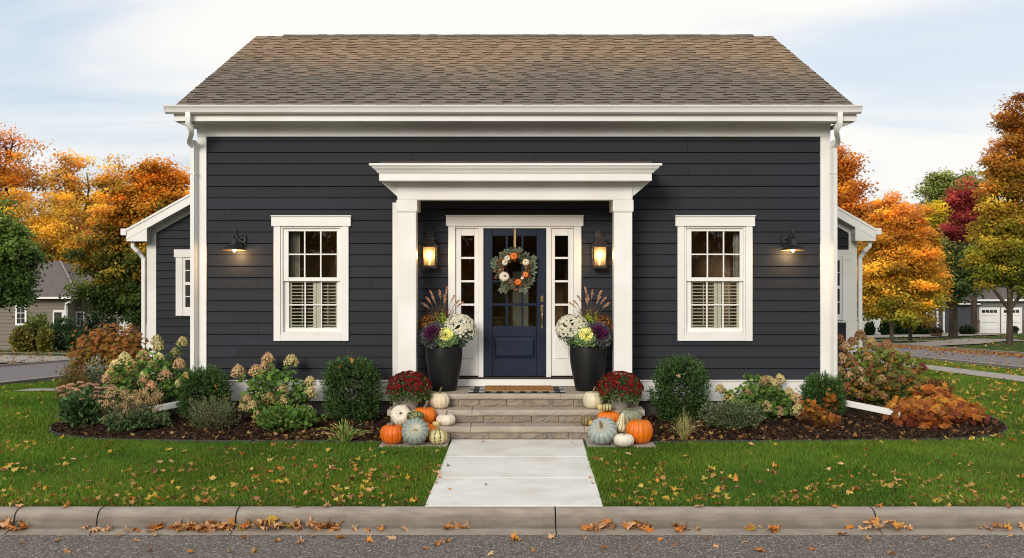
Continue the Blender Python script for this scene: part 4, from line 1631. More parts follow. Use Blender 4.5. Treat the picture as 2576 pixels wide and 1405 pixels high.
def striped(base, line, wline=0.16, speck=0.0, rng=random.Random(4)):
    base, line = np.array(base), np.array(line)

    def f(u, v, rib, th, b):
        e = min(u, 1 - u)
        s = 1 if e < wline * (0.7 + 0.3 * math.sin(v * 40 + rib)) else 0
        c = line if s else base
        if not s and speck and rng.random() < speck: c = base * 0.5 + line * 0.5
        if v < 0.06: c = base
        return c
    return f


def warty(rng=random.Random(9)):
    def f(u, v, rib, th, b):
        h = math.sin(rib * 12.9898 + int(u * 3) * 78.233 + int(v * 15) * 37.719) * 43758.5453
        h -= math.floor(h)
        return np.array((0.045, 0.062, 0.018)) if h < 0.52 else np.array((0.36, 0.35, 0.13)) * (0.6 + 0.9 * (h - 0.52))
    return f


OR = (0.80, 0.185, 0.008)
OR2 = (0.78, 0.15, 0.008)
WH = (0.80, 0.72, 0.58)
CR_ = (0.76, 0.66, 0.46)
BL = (0.30, 0.35, 0.31)
BL2 = (0.36, 0.41, 0.38)
GY = (0.27, 0.29, 0.19)
S = 2800.0


def P3(pxx, Y, z): return ((pxx - CXP) * Y / F, Y, z)


# the heap beside the left of the walk (towards the cream hydrangeas)
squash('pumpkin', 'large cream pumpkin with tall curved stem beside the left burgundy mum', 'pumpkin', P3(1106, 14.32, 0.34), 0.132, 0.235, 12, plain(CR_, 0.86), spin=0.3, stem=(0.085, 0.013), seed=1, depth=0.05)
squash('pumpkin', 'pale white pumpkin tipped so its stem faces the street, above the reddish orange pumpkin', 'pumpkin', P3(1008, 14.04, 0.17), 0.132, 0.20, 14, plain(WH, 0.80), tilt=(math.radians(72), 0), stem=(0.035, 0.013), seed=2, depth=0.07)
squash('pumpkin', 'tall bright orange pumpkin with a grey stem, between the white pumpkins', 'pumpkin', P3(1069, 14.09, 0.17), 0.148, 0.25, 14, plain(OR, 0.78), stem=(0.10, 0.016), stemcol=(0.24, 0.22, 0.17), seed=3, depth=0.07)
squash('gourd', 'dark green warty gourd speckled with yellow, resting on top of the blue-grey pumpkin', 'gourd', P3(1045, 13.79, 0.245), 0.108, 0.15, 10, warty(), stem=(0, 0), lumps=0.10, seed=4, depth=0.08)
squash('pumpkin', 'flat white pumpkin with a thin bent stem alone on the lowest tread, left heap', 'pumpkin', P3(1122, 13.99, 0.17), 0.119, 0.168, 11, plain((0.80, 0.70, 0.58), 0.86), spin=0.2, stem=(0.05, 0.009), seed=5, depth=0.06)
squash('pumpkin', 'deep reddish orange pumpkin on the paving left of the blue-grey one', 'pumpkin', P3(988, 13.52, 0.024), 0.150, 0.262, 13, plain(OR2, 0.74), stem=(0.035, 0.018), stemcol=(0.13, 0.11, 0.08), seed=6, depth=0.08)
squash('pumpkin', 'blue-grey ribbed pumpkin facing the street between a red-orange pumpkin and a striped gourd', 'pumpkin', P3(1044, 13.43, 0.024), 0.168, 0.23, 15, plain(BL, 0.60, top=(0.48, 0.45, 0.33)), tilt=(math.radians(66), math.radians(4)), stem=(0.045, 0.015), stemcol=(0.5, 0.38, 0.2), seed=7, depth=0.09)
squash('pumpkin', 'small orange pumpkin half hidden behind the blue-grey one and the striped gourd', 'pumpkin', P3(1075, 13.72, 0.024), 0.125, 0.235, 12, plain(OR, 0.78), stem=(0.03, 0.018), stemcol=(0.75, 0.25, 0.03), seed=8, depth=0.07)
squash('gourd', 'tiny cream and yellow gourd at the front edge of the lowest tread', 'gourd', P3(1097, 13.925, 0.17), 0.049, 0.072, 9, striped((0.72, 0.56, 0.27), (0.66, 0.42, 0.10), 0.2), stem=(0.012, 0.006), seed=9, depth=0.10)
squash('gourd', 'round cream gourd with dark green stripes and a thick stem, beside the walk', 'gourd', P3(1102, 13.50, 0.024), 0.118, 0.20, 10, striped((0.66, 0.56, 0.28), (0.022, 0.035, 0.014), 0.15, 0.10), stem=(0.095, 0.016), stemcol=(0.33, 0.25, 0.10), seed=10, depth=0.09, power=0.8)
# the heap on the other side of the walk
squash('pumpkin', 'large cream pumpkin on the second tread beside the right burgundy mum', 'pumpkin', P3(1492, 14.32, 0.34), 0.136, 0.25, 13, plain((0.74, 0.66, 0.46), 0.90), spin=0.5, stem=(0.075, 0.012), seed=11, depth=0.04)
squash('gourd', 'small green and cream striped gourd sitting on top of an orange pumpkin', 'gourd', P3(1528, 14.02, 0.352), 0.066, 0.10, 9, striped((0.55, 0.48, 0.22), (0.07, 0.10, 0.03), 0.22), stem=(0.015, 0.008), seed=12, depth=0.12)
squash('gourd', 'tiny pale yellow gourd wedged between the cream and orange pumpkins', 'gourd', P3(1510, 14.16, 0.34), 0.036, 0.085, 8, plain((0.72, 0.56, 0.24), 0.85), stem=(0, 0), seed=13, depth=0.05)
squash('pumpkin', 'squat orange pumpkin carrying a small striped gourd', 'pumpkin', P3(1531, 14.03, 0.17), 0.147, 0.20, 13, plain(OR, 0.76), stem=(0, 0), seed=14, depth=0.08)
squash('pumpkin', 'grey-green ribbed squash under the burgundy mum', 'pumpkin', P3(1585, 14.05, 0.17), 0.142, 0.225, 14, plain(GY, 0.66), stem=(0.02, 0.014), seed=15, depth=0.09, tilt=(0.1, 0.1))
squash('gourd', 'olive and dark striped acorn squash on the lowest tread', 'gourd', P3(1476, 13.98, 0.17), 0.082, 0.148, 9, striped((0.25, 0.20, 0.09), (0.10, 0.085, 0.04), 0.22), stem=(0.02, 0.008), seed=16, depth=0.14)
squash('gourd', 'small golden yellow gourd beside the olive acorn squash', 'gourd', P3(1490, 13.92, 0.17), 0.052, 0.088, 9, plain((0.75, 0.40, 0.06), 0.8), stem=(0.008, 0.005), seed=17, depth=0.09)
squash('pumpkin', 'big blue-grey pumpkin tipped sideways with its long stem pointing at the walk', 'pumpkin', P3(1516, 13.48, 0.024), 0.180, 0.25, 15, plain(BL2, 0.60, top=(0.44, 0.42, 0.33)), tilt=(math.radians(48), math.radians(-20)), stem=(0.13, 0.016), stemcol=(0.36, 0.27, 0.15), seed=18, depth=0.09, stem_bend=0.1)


def pear(v):
    # v 0 top .. 1 bottom
    z = 0.245 * (1 - v)
    pts = [(0, 0.012), (0.10, 0.028), (0.25, 0.038), (0.42, 0.046), (0.55, 0.064), (0.72, 0.083), (0.86, 0.072), (0.95, 0.042), (1.0, 0.004)]
    for (a, ra), (b, rb) in zip(pts[:-1], pts[1:]):
        if a <= v <= b:
            return ra + (rb - ra) * (v - a) / (b - a), z
    return 0.004, z


squash('gourd', 'pear-shaped cream gourd with thin dark green stripes, standing between pumpkins', 'gourd', P3(1562, 13.66, 0.13), 0.08, 0.245, 9, striped((0.74, 0.66, 0.40), (0.05, 0.07, 0.03), 0.13), prof=pear, stem=(0.03, 0.008), stemcol=(0.6, 0.5, 0.25), seed=19, depth=0.04, tilt=(0.06, 0.16), stem_bend=1.0)
squash('gourd', 'small cream gourd peeping out behind the pear-shaped gourd', 'gourd', P3(1571, 13.82, 0.16), 0.055, 0.18, 9, striped((0.70, 0.6, 0.34), (0.12, 0.15, 0.05), 0.12), stem=(0.0, 0.006), seed=20, depth=0.06)
squash('pumpkin', 'small grey-green pumpkin tucked behind the tipped blue-grey pumpkin', 'pumpkin', P3(1548, 13.75, 0.024), 0.10, 0.24, 11, plain((0.28, 0.30, 0.25), 0.7), stem=(0, 0), seed=21, depth=0.1)
squash('pumpkin', 'small smooth white pumpkin at the very front of the paving', 'pumpkin', P3(1569, 13.31, 0.024), 0.120, 0.172, 11, plain((0.80, 0.72, 0.60), 0.90), stem=(0.05, 0.010), seed=22, depth=0.045)
squash('pumpkin', 'largest orange pumpkin, tall with a twisted grey stem, next to the mulch', 'pumpkin', P3(1609, 13.56, 0.024), 0.163, 0.325, 14, plain(OR, 0.74), stem=(0.085, 0.019), stemcol=(0.22, 0.19, 0.12), seed=23, depth=0.075)


# ------------------------------------------------------------------ flowers and planters
def blossoms(L, P, N, size, cols, rng, petals=7):
    """flat daisy-like blossoms: small petals around each point"""
    n = len(P)
    N = unit(N)
    A = unit(np.cross(N, rng.normal(size=(n, 3))))
    B = np.cross(N, A)
    for k in range(petals):
        a = 2 * PI * k / petals
        U = A * math.cos(a) + B * math.sin(a) + N * 0.25
        L.add(P, U, size * 0.5 * rng.uniform(0.85, 1.15, n), size * 0.36, cols * (0.85 + 0.15 * rng.random((n, 1))), kite=True, N=N, fold=0.1)


def dome_points(rng, n, c, rx, ry, rz, zmin=-0.2, fill=0.0):
    D = sph(rng, n * 3)
    D = D[D[:, 2] > zmin][:n]
    r = (1 - fill * rng.random((len(D), 1)))
    return np.array(c) + D * r * np.array((rx, ry, rz)), D


def mum(label, pxx, side):
    c = np.array(P3(pxx, 14.27, 0.0))
    t = thing('chrysanthemum', label, 'potted flowers', (c[0], c[1], 0.34), 'burgundy mums on the steps')
    rng = np.random.default_rng(50 + side)
    pt = MB()
    pt.lathe([(0.10, 0), (0.125, 0.12), (0.135, 0.125), (0.135, 0.15), (0.12, 0.15), (0.11, 0.13)], (c[0], c[1], 0.342), 20)
    pt.build('pot', M['kraft'], t, smooth=False)
    c[2] = 0.565
    R = 0.30
    L = LF(rng)
    P, D = dome_points(rng, 3000, c, R * 0.97, R * 0.9, 0.235, -0.55, 0.45)
    g = pick(rng, len(P), [(0.055, 0.10, 0.025), (0.085, 0.14, 0.04), (0.14, 0.19, 0.06), (0.03, 0.06, 0.02)])
    L.add(P, D + 0.7 * rng.normal(size=P.shape), rng.uniform(0.02, 0.04, len(P)), 0.016, jit(rng, len(P), (1, 1, 1), 0.2) * g)
    L.build('foliage', M['leaf'], t)
    B = LF(rng)
    P, D = dome_points(rng, 520, c + np.array((0, 0, 0.008)), R, R * 0.93, 0.245, -0.12, 0.06)
    keep = D[:, 2] + 0.25 * rng.normal(size=len(D)) > 0.12
    P, D = P[keep], D[keep]
    cols = jit(rng, len(P), (1, 1, 1), 0.2) * pick(rng, len(P), [(0.20, 0.010, 0.012), (0.28, 0.018, 0.016), (0.13, 0.008, 0.010), (0.34, 0.05, 0.035)], [4, 3, 3, 0.6])
    blossoms(B, P, D + 0.25 * rng.normal(size=D.shape) + np.array((0, -0.2, 0.2)), 0.044, cols, rng, 8)
    blossoms(B, P + D * 0.008, D, 0.028, cols * 0.85, rng, 6)
    B.build('blossoms', M['petal'], t)


mum('round burgundy mum in a pot beside the pair of white pumpkins', 1030, 0)
mum('round burgundy mum in a pot above the grey-green squash', 1559, 1)


def planter(label, pxx, s):
    """tall pot; s = +1: white mum towards the door on the +x side"""
    Y = 14.82
    c = np.array(P3(pxx, Y, 0.51))
    rng = np.random.default_rng(200 + s)
    t = thing('planter', label, 'planter', tuple(c), 'tall black planters beside the door')
    m = MB()
    H = 0.63
    m.lathe([(0.150, 0.0), (0.160, 0.003), (0.166, 0.012), (0.184, 0.10), (0.207, 0.20), (0.226, 0.30), (0.239, 0.40), (0.245, 0.49), (0.244, 0.57), (0.239, H), (0.226, H + 0.002), (0.218, H - 0.01), (0.21, H - 0.06)], tuple(c), 48)
    m.build('pot', M['pot'], t, smooth=True)
    top = c + np.array((0, 0, H))

    def mound(name, off, rx, ry, rz, leafpal, flpal, nfl, fsize, seed, flw=None, nleaf=900):
        r = np.random.default_rng(seed)
        q = top + np.array(off)
        L = LF(r)
        P, D = dome_points(r, nleaf, q, rx * 0.95, ry * 0.95, rz * 0.95, -0.7, 0.4)
        g = pick(r, len(P), leafpal)
        L.add(P, D + 0.7 * r.normal(size=P.shape), r.uniform(0.018, 0.035, len(P)), 0.014, jit(r, len(P), (1, 1, 1), 0.2) * g)
        fo = L.build(name, M['leaf'], t)
        B = LF(r)
        P, D = dome_points(r, nfl, q, rx, ry, rz, -0.35, 0.05)
        k = D[:, 2] + 0.22 * r.normal(size=len(D)) > -0.15
        P, D = P[k], D[k]
        cols = jit(r, len(P), (1, 1, 1), 0.10) * pick(r, len(P), flpal, flw)
        blossoms(B, P, D + 0.2 * r.normal(size=D.shape) + np.array((0, -.15, .1)), fsize, cols, r, 8)
        if name == 'white_mum':
            yc = LF(r)
            blossoms(B, P + D * 0.006, D, fsize * 0.25, np.tile(np.array([[0.55, 0.5, 0.2]]), (len(P), 1)), r, 5)
        B.build('blossoms', M['petal'], fo)

    GR = [(0.035, 0.075, 0.018), (0.06, 0.11, 0.028), (0.09, 0.14, 0.045), (0.022, 0.045, 0.014)]
    mound('white_mum', (s * 0.205, -0.03, 0.17), 0.225, 0.21, 0.215, GR, [(0.82, 0.80, 0.72), (0.78, 0.75, 0.64)], 820, 0.042, 300 + s, nleaf=1500)
    mound('bronze_mum', (-s * 0.20, 0.04, 0.20), 0.155, 0.16, 0.165, [(0.06, 0.065, 0.02), (0.09, 0.075, 0.03)], [(0.33, 0.13, 0.03), (0.22, 0.075, 0.02), (0.45, 0.22, 0.06), (0.15, 0.05, 0.02)], 380, 0.026, 310 + s, nleaf=800)
    # lime foliage spire
    L = LF(rng)
    for k in range(16):
        b0 = top + np.array((-s * 0.015 + rng.normal() * 0.035, -0.03 + rng.normal() * 0.03, 0.10))
        tip = b0 + np.array((rng.normal() * 0.05, rng.normal() * 0.04, rng.uniform(0.18, 0.36)))
        n = 46
        u = rng.random(n)[:, None]
        P = b0 + (tip - b0) * u
        a = rng.uniform(0, 2 * PI, n)
        U = np.stack([np.cos(a), np.sin(a), 0.9 + 0 * a], 1)
        L.add(P, U, rng.uniform(0.022, 0.045, n) * (1.15 - 0.6 * u[:, 0]), 0.013, jit(rng, n, (1, 1, 1), 0.18) * pick(rng, n, [(0.27, 0.36, 0.04), (0.36, 0.44, 0.06), (0.16, 0.25, 0.03)]))
    L.build('lime_foliage', M['leaf'], t)

    def kale(name, off, R, tilt_y, inner, outer, edge, seed):
        r = np.random.default_rng(seed)
        q = top + np.array(off)
        face = unit(np.array((tilt_y, -0.85, 0.62)))
        A = unit(np.cross(face, np.array((0, 0, 1.0))))
        B = np.cross(A, face)
        L = LF(r)
        rings = 7
        for i in range(rings):
            f = i / (rings - 1)
            n = 7 + i * 3
            a = 2 * PI * (np.arange(n) / n) + r.uniform(0, 6)
            rad = A[None] * np.cos(a)[:, None] + B[None] * np.sin(a)[:, None]
            lift = 1.35 - 1.25 * f
            U = rad + face * lift + 0.12 * r.normal(size=(n, 3))
            P = q + rad * (0.012 + 0.03 * f) + face * (0.035 - 0.05 * f)
            col = np.array(inner) * (1 - f) + np.array(outer) * f
            if f > 0.66: col = np.array(outer) * 1.0
            else: col = np.array(inner) * (1 - 0.35 * f)
            ln = R * (0.38 + 0.62 * f) * r.uniform(0.88, 1.1, n)
            wd = ln * 0.92
            # leaf blade and a frilled edge of short leaflets
            L.add(P, U, ln, wd, jit(r, n, col, 0.10), fold=0.16, N=np.repeat(face[None], n, 0), curl=0.10 * f)
            for e in (-0.42, -0.2, 0.05, 0.25, 0.44):
                W = unit(np.cross(np.repeat(face[None], n, 0), unit(U)))
                Pe = P + unit(U) * (ln * (0.86 - abs(e) * 0.45))[:, None] + W * (wd * e)[:, None] + face * 0.006
                L.add(Pe, unit(U) + W * e + 0.5 * r.normal(size=(n, 3)), ln * 0.24, ln * 0.22, jit(r, n, (np.array(edge) if f > 0.66 else np.array(inner) * 1.25), 0.15), kite=True, fold=0.3)
        L.build(name, M['leaf'], t)

    kale('purple_kale', (-s * 0.13 if s > 0 else 0.125, -0.17, 0.125), 0.155, -s * 0.25, (0.075, 0.014, 0.055), (0.055, 0.066, 0.062), (0.075, 0.075, 0.085), 400 + s)
    kale('green_kale', (s * 0.035, -0.215, 0.10), 0.128, s * 0.05, (0.62, 0.60, 0.27), (0.11, 0.19, 0.08), (0.20, 0.28, 0.13), 420 + s)
    # drooping outer leaves over the rim
    L = LF(rng)
    n = 44
    a = rng.uniform(PI, 2 * PI, n)
    P = top + np.stack([np.cos(a) * 0.215, np.sin(a) * 0.20, rng.uniform(-0.01, 0.05, n)], 1)
    U = np.stack([np.cos(a), np.sin(a), rng.uniform(-0.9, 0.1, n)], 1)
    L.add(P, U, rng.uniform(0.06, 0.12, n), rng.uniform(0.04, 0.06, n), jit(rng, n, (1, 1, 1), 0.2) * pick(rng, n, [(0.09, 0.13, 0.09), (0.06, 0.095, 0.06), (0.12, 0.17, 0.07)]), fold=0.15)
    n = 260
    a = rng.uniform(PI * 0.9, 2.1 * PI, n)
    P = top + np.stack([np.cos(a) * 0.22 * rng.uniform(.7, 1.05, n), np.sin(a) * 0.21, rng.uniform(-0.07, 0.06, n)], 1)
    L.add(P, np.stack([np.cos(a), np.sin(a), rng.uniform(-1, 0.6, n)], 1), rng.uniform(0.02, 0.04, n), 0.018, jit(rng, n, (1, 1, 1), 0.2) * pick(rng, n, [(0.11, 0.18, 0.045), (0.2, 0.28, 0.08), (0.06, 0.1, 0.03)]))
    L.build('trailing_foliage', M['leaf'], t)
    # purple fountain grass: arching blades and plumes
    G = LF(rng)
    gb = top + np.array((-s * 0.03, 0.06, 0.05))
    for k in range(480):
        a = rng.uniform(0, 2 * PI)
        out = rng.uniform(0.03, 0.32)
        h = rng.uniform(0.26, 0.52)
        pts = []
        for i in range(6):
            u = i / 5
            pts.append(gb + np.array((math.cos(a) * (0.03 + out * u ** 1.7), math.sin(a) * (0.03 + out * u ** 1.7) * 0.7, h * (u - 0.28 * u ** 3 * (out / 0.2)))))
        pts = np.array(pts)
        seg = pts[1:] - pts[:-1]
        G.add(pts[:-1], seg, np.linalg.norm(seg, axis=1) * 1.12, np.linspace(0.008, 0.004, 5), jit(rng, 1, (0.13, 0.060, 0.036), 0.35), kite=True)
    G.build('fountain_grass', M['leaf'], t)
    PL = LF(rng)
    st = MB()
    xs_ = [(-0.30, 0.53), (-0.25, 0.61), (-0.19, 0.70), (-0.165, 0.62), (-0.06, 0.71), (0.0, 0.64), (0.04, 0.75), (0.02, 0.60), (0.15, 0.64), (0.21, 0.57), (0.26, 0.54)]
    for (dx_, h) in xs_:
        dx_ *= s
        p0 = gb + np.array((dx_ * 0.1, 0, 0.1))
        p3 = top + np.array((dx_, 0.02 + rng.normal() * 0.05, h))
        mid = p0 * 0.4 + p3 * 0.6 + np.array((-dx_ * 0.20, 0, 0.09))
        Q = [p0 * (1 - u) ** 2 + mid * 2 * u * (1 - u) + p3 * u * u for u in np.linspace(0, 1, 9)]
        st.tube([tuple(q) for q in Q], 0.0022, 4, col=None)
        n = 150
        u = rng.uniform(0.64, 1.0, n)[:, None]
        P = p0 * (1 - u) ** 2 + mid * 2 * u * (1 - u) + p3 * u * u
        T = unit(2 * (1 - u) * (mid - p0) + 2 * u * (p3 - mid))
        env = np.sin(((u[:, 0] - 0.62) / 0.40) * PI).clip(0.25, 1)
        PL.add(P, T + 0.55 * rng.normal(size=(n, 3)), 0.030 * env, 0.006, jit(rng, n, (0.62, 0.38, 0.26), 0.2), kite=True)
    st.build('plume_stem', M['twig'], t)
    PL.build('plume', M['petal'], t)


planter('tall black pot of white mums, kale and grass plumes, left of the navy door', 1117, 1)
planter('tall black pot of white mums, kale and grass plumes, right of the navy door', 1479, -1)


# ------------------------------------------------------------------ mats and wreath
def mats():
    z = 0.509
    x0, x1 = px(1180, 14.75), px(1420, 14.75)
    ya, yb_ = 14.50, 15.12
    t = thing('plaid_rug', 'black and white buffalo plaid rug with fringe lying under the doormat', 'rug', ((x0 + x1) / 2, (ya + yb_) / 2, z))
    m = MB()
    nx, ny = 15, 8
    x0f, x1f = x0 + 0.06, x1 - 0.06
    for i in range(nx):
        for j in range(ny):
            a, b = x0f + (x1f - x0f) * i / nx, x0f + (x1f - x0f) * (i + 1) / nx
            c, d = ya + (yb_ - ya) * j / ny, ya + (yb_ - ya) * (j + 1) / ny
            v = (i % 2) + (j % 2)
            col = [(0.015, 0.015, 0.017), (0.12, 0.12, 0.125), (0.66, 0.64, 0.60)][v]
            k = len(m.v)
            m.v += [(a, c, z + 0.009), (b, c, z + 0.009), (b, d, z + 0.009), (a, d, z + 0.009)]
            m.face((k, k + 1, k + 2, k + 3), col)
            if j == 0: m.poly([(a, c, z), (b, c, z), (b, c, z + .009), (a, c, z + .009)], col)
    m.build('rug_field', M['plaid'], t)
    for xa, sg in ((x0f, -1), (x1f, 1)):
        f = MB()
        r = random.Random(2)
        for k in range(58):
            y = ya + (yb_ - ya) * (k + 0.5) / 58
            dk = (0.02, 0.02, 0.022) if (k // 7) % 2 == 0 else (0.5, 0.49, 0.46)
            f.tube([(xa, y, z + 0.006), (xa + sg * 0.03, y + r.uniform(-.003, .003), z + 0.006), (xa + sg * r.uniform(0.055, 0.065), y + r.uniform(-.006, .006), z + 0.004)], [0.0035, 0.003, 0.002], 4, col=dk)
        f.build('fringe', M['plaid'], t)
    xd0, xd1 = px(1221, 14.9), px(1390, 14.9)
    d = thing('doormat', 'plain tan coir doormat lying on the plaid rug', 'doormat', ((xd0 + xd1) / 2, 14.9, z + 0.01))
    m = MB()
    m.box(xd0, xd1, 14.60, 15.08, z + 0.010, z + 0.030)
    m.build('mat_pile', M['coir'], d, bevel=0.008, seg=2)
    # short fibres on top
    rng = np.random.default_rng(3)
    L = LF(rng)
    n = 9000
    P = np.stack([rng.uniform(xd0, xd1, n), rng.uniform(14.60, 15.08, n), np.full(n, z + 0.029)], 1)
    L.add(P, np.stack([rng.normal(size=n) * 0.5, rng.normal(size=n) * 0.5, np.ones(n)], 1), 0.010, 0.004, jit(rng, n, (0.40, 0.21, 0.08), 0.25), kite=True)
    L.build('fibre', M['dry'], d)


mats()


def wreath():
    c = at(1293, 681, YW - 0.055)
    t = thing('wreath', 'autumn wreath of eucalyptus, berries and mini pumpkins hanging on the navy door', 'wreath', tuple(c))
    rng = np.random.default_rng(12)
    s = 1 / 183.0
    m = MB()
    R = 0.200
    ring = [(c[0] + R * math.cos(a), c[1] - 0.02, c[2] + R * math.sin(a)) for a in np.linspace(0, 2 * PI, 41)]
    m.tube(ring, 0.022, 8)
    m.build('twig_ring', M['twig'], t, smooth=True)
    L = LF(rng)
    n = 330
    a = rng.uniform(0, 2 * PI, n)
    rad = R + rng.normal(size=n) * 0.030
    P = np.stack([c[0] + rad * np.cos(a), c[1] - 0.03 - rng.uniform(0, 0.05, n), c[2] + rad * np.sin(a)], 1)
    tang = np.stack([-np.sin(a), 0 * a, np.cos(a)], 1)
    outw = np.stack([np.cos(a), 0 * a, np.sin(a)], 1)
    U = tang * rng.choice([-1, 1], n)[:, None] * 0.7 + outw * rng.uniform(-0.35, 1.0, n)[:, None] + np.array((0, -0.3, 0)) + 0.2 * rng.normal(size=(n, 3))
    L.add(P, U, rng.uniform(0.04, 0.07, n), rng.uniform(0.018, 0.032, n), jit(rng, n, (1, 1, 1), 0.2) * pick(rng, n, [(0.11, 0.135, 0.095), (0.06, 0.08, 0.052), (0.16, 0.18, 0.14), (0.03, 0.042, 0.026), (0.20, 0.10, 0.035), (0.24, 0.06, 0.025)], [4, 4, 2, 3, 3, 2]), N=np.array([[0, -1.0, 0]]))
    # longer sprigs leaving the ring
    for k in range(34):
        a0 = rng.uniform(0, 2 * PI)
        dirv = np.array((math.cos(a0 + rng.choice([-.6, .6])), -0.1, math.sin(a0 + rng.choice([-.6, .6]))))
        p0 = np.array((c[0] + R * math.cos(a0), c[1] - 0.03, c[2] + R * math.sin(a0)))
        for i in range(5):
            q = p0 + dirv * 0.020 * (i + 1)
            for sg in (-1, 1):
                side = np.array((-dirv[2], 0, dirv[0])) * sg
                L.add(q[None], (dirv * 0.7 + side)[None], 0.045, 0.026, jit(rng, 1, (0.12, 0.145, 0.105), 0.25), N=np.array([[0, -1.0, 0]]))
    L.build('foliage', M['leaf'], t)
    B = LF(rng)
    for (bx, by, cnt, col, spread) in ((1262, 668, 46, (0.16, 0.03, 0.015), 0.032), (1258, 681, 24, (0.5, 0.32, 0.15), 0.02), (1287, 711, 60, (0.34, 0.2, 0.1), 0.034), (1325, 676, 30, (0.36, 0.22, 0.08), 0.025), (1308, 642, 34, (0.25, 0.13, 0.05), 0.03), (1322, 690, 20, (0.3, 0.17, 0.06), 0.02), (1270, 700, 20, (0.4, 0.2, 0.08), 0.02)):
        q = at(bx, by, YW - 0.13)
        P = q + rng.normal(size=(cnt, 3)) * spread * np.array((1, 0.5, 1))
        blossoms(B, P, np.tile(np.array([[0, -1.0, 0.2]]), (cnt, 1)) + 0.5 * rng.normal(size=(cnt, 3)), 0.017, jit(rng, cnt, col, 0.3), rng, 6)
    B.build('berry_sprigs', M['petal'], t)
    for i, (bx, by, r, col, rb) in enumerate(((1292.5, 645.5, 9.6, OR, 10), (1276.5, 650, 7.6, WH, 9), (1270, 661, 8.0, WH, 9), (1323, 660.5, 9.2, CR_, 10), (1322.5, 691.5, 7.8, OR, 9), (1268.5, 696.5, 13.2, WH, 12), (1303.5, 710.5, 8.8, OR2, 10), (1314, 700, 4.5, CR_, 8))):
        Rr = r * s
        V, Fq, C = ribbed(Rr, Rr * 1.5, rb, 0.09, 0.16, 6, 14, plain(col, 0.75), rng)
        rot = np.array(Euler((math.radians(78), 0, rng.uniform(-0.5, 0.5))).to_matrix())
        q = at(bx, by, YW - 0.15)
        W = (V - np.array((0, 0, Rr * 0.75))) @ rot.T + q
        pk = np_mesh('mini_pumpkin', W, 4, Fq, C, M['pumpkin'], t, smooth=True)
        sm = MB()
        e = rot @ np.array((0, 0, Rr * 0.55)) + q
        f = rot @ np.array((0.002, 0.004, Rr * 1.0)) + q
        sm.tube([tuple(e), tuple(f)], [Rr * 0.16, Rr * 0.11], 6, col=(0.16, 0.10, 0.04))
        sm.build('stem', M['stem'], pk)
    rb_ = MB()
    rb_.box(px(1292.5), px(1298), YW - 0.012, YW - 0.008, pz(660), pz(576))
    rb_.build('ribbon', M['ribbon'], t)


wreath()


# ------------------------------------------------------------------ garden plants
def bedz(x, y):
    P, n = (BEDL, 13) if x < 0 else (BEDR, 12)
    if inpoly(x, y, P):
        return float(bed_h(np.array([x]), np.array([y]), P, n)[0])
    return gz(x, y)


def shrub(name, label, cat, box, Y, n, ll, lw, pal, w=None, up=0.3, seed=0, rnd=0.6, mat='leaf', fill=0.55, depth=0.85, stems=8, topcol=None, fold=0.2, kite=False, group=None, base=None, noise=0.12, flat=1.0):
    """loose or dense leafy shrub filling a preview-pixel box at depth Y"""
    x0, x1, y0, y1 = box
    rng = np.random.default_rng(seed + 1000)
    X = ((x0 + x1) / 2 - CXP) * Y / F
    rx = (x1 - x0) / 2 * Y / F
    zt = EYE - (y0 - HZ) * Y / F
    zb_ = bedz(X, Y) if base is None else base
    rz = zt - zb_
    t = thing(name, label, cat, (X, Y, zb_), group)
    c = np.array((X, Y, zb_ + rz * 0.42))
    D = sph(rng, n)
    # uneven outline
    ph = rng.uniform(0, 6, 8)
    f = 1 + noise * (np.sin(D[:, 0] * 5 + ph[0]) * np.sin(D[:, 2] * 6 + ph[1]) + np.sin(D[:, 1] * 7 + D[:, 2] * 4 + ph[2])) + noise * 0.6 * rng.normal(size=n)
    r = (1 - fill * rng.random(n) ** 1.6) * f
    sc = np.where(D[:, 2:3] > 0, np.array([[rx, rx * depth, rz * 0.58]]), np.array([[rx * 0.92, rx * depth * 0.92, rz * 0.42]]))
    P = c + D * r[:, None] * sc
    P[:, 2] = np.maximum(P[:, 2], zb_ + 0.01)
    U = D * np.array((1, 1, flat)) + np.array((0, 0, up)) + rnd * rng.normal(size=(n, 3))
    col = pick(rng, n, pal, w)
    if topcol is not None:
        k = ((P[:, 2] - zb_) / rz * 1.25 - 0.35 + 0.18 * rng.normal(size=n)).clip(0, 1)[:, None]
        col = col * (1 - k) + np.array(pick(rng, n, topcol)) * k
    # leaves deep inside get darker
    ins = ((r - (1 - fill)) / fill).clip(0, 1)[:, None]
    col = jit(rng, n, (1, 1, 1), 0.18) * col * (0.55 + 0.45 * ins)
    L = LF(rng)
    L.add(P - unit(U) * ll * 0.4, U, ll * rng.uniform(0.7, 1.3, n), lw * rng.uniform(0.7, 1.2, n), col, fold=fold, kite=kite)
    m = MB()
    for k in range(stems):
        a = rng.uniform(0, 2 * PI)
        q = c + np.array((math.cos(a) * rx * rng.uniform(0.2, 0.75), math.sin(a) * rx * depth * rng.uniform(0.2, 0.75), rz * rng.uniform(-0.05, 0.45)))
        b0 = np.array((X + math.cos(a) * 0.04, Y + math.sin(a) * 0.04, zb_ - 0.02))
        mid = (b0 + q) / 2 + np.array((math.cos(a) * rx * 0.1, 0, -rz * 0.05))
        m.tube([tuple(b0), tuple(mid), tuple(q)], [0.010, 0.007, 0.003], 5)
    m.build('stem', M['twig'], t)
    L.build('foliage', M[mat], t)
    return t, rng, c, rx, rz, zb_


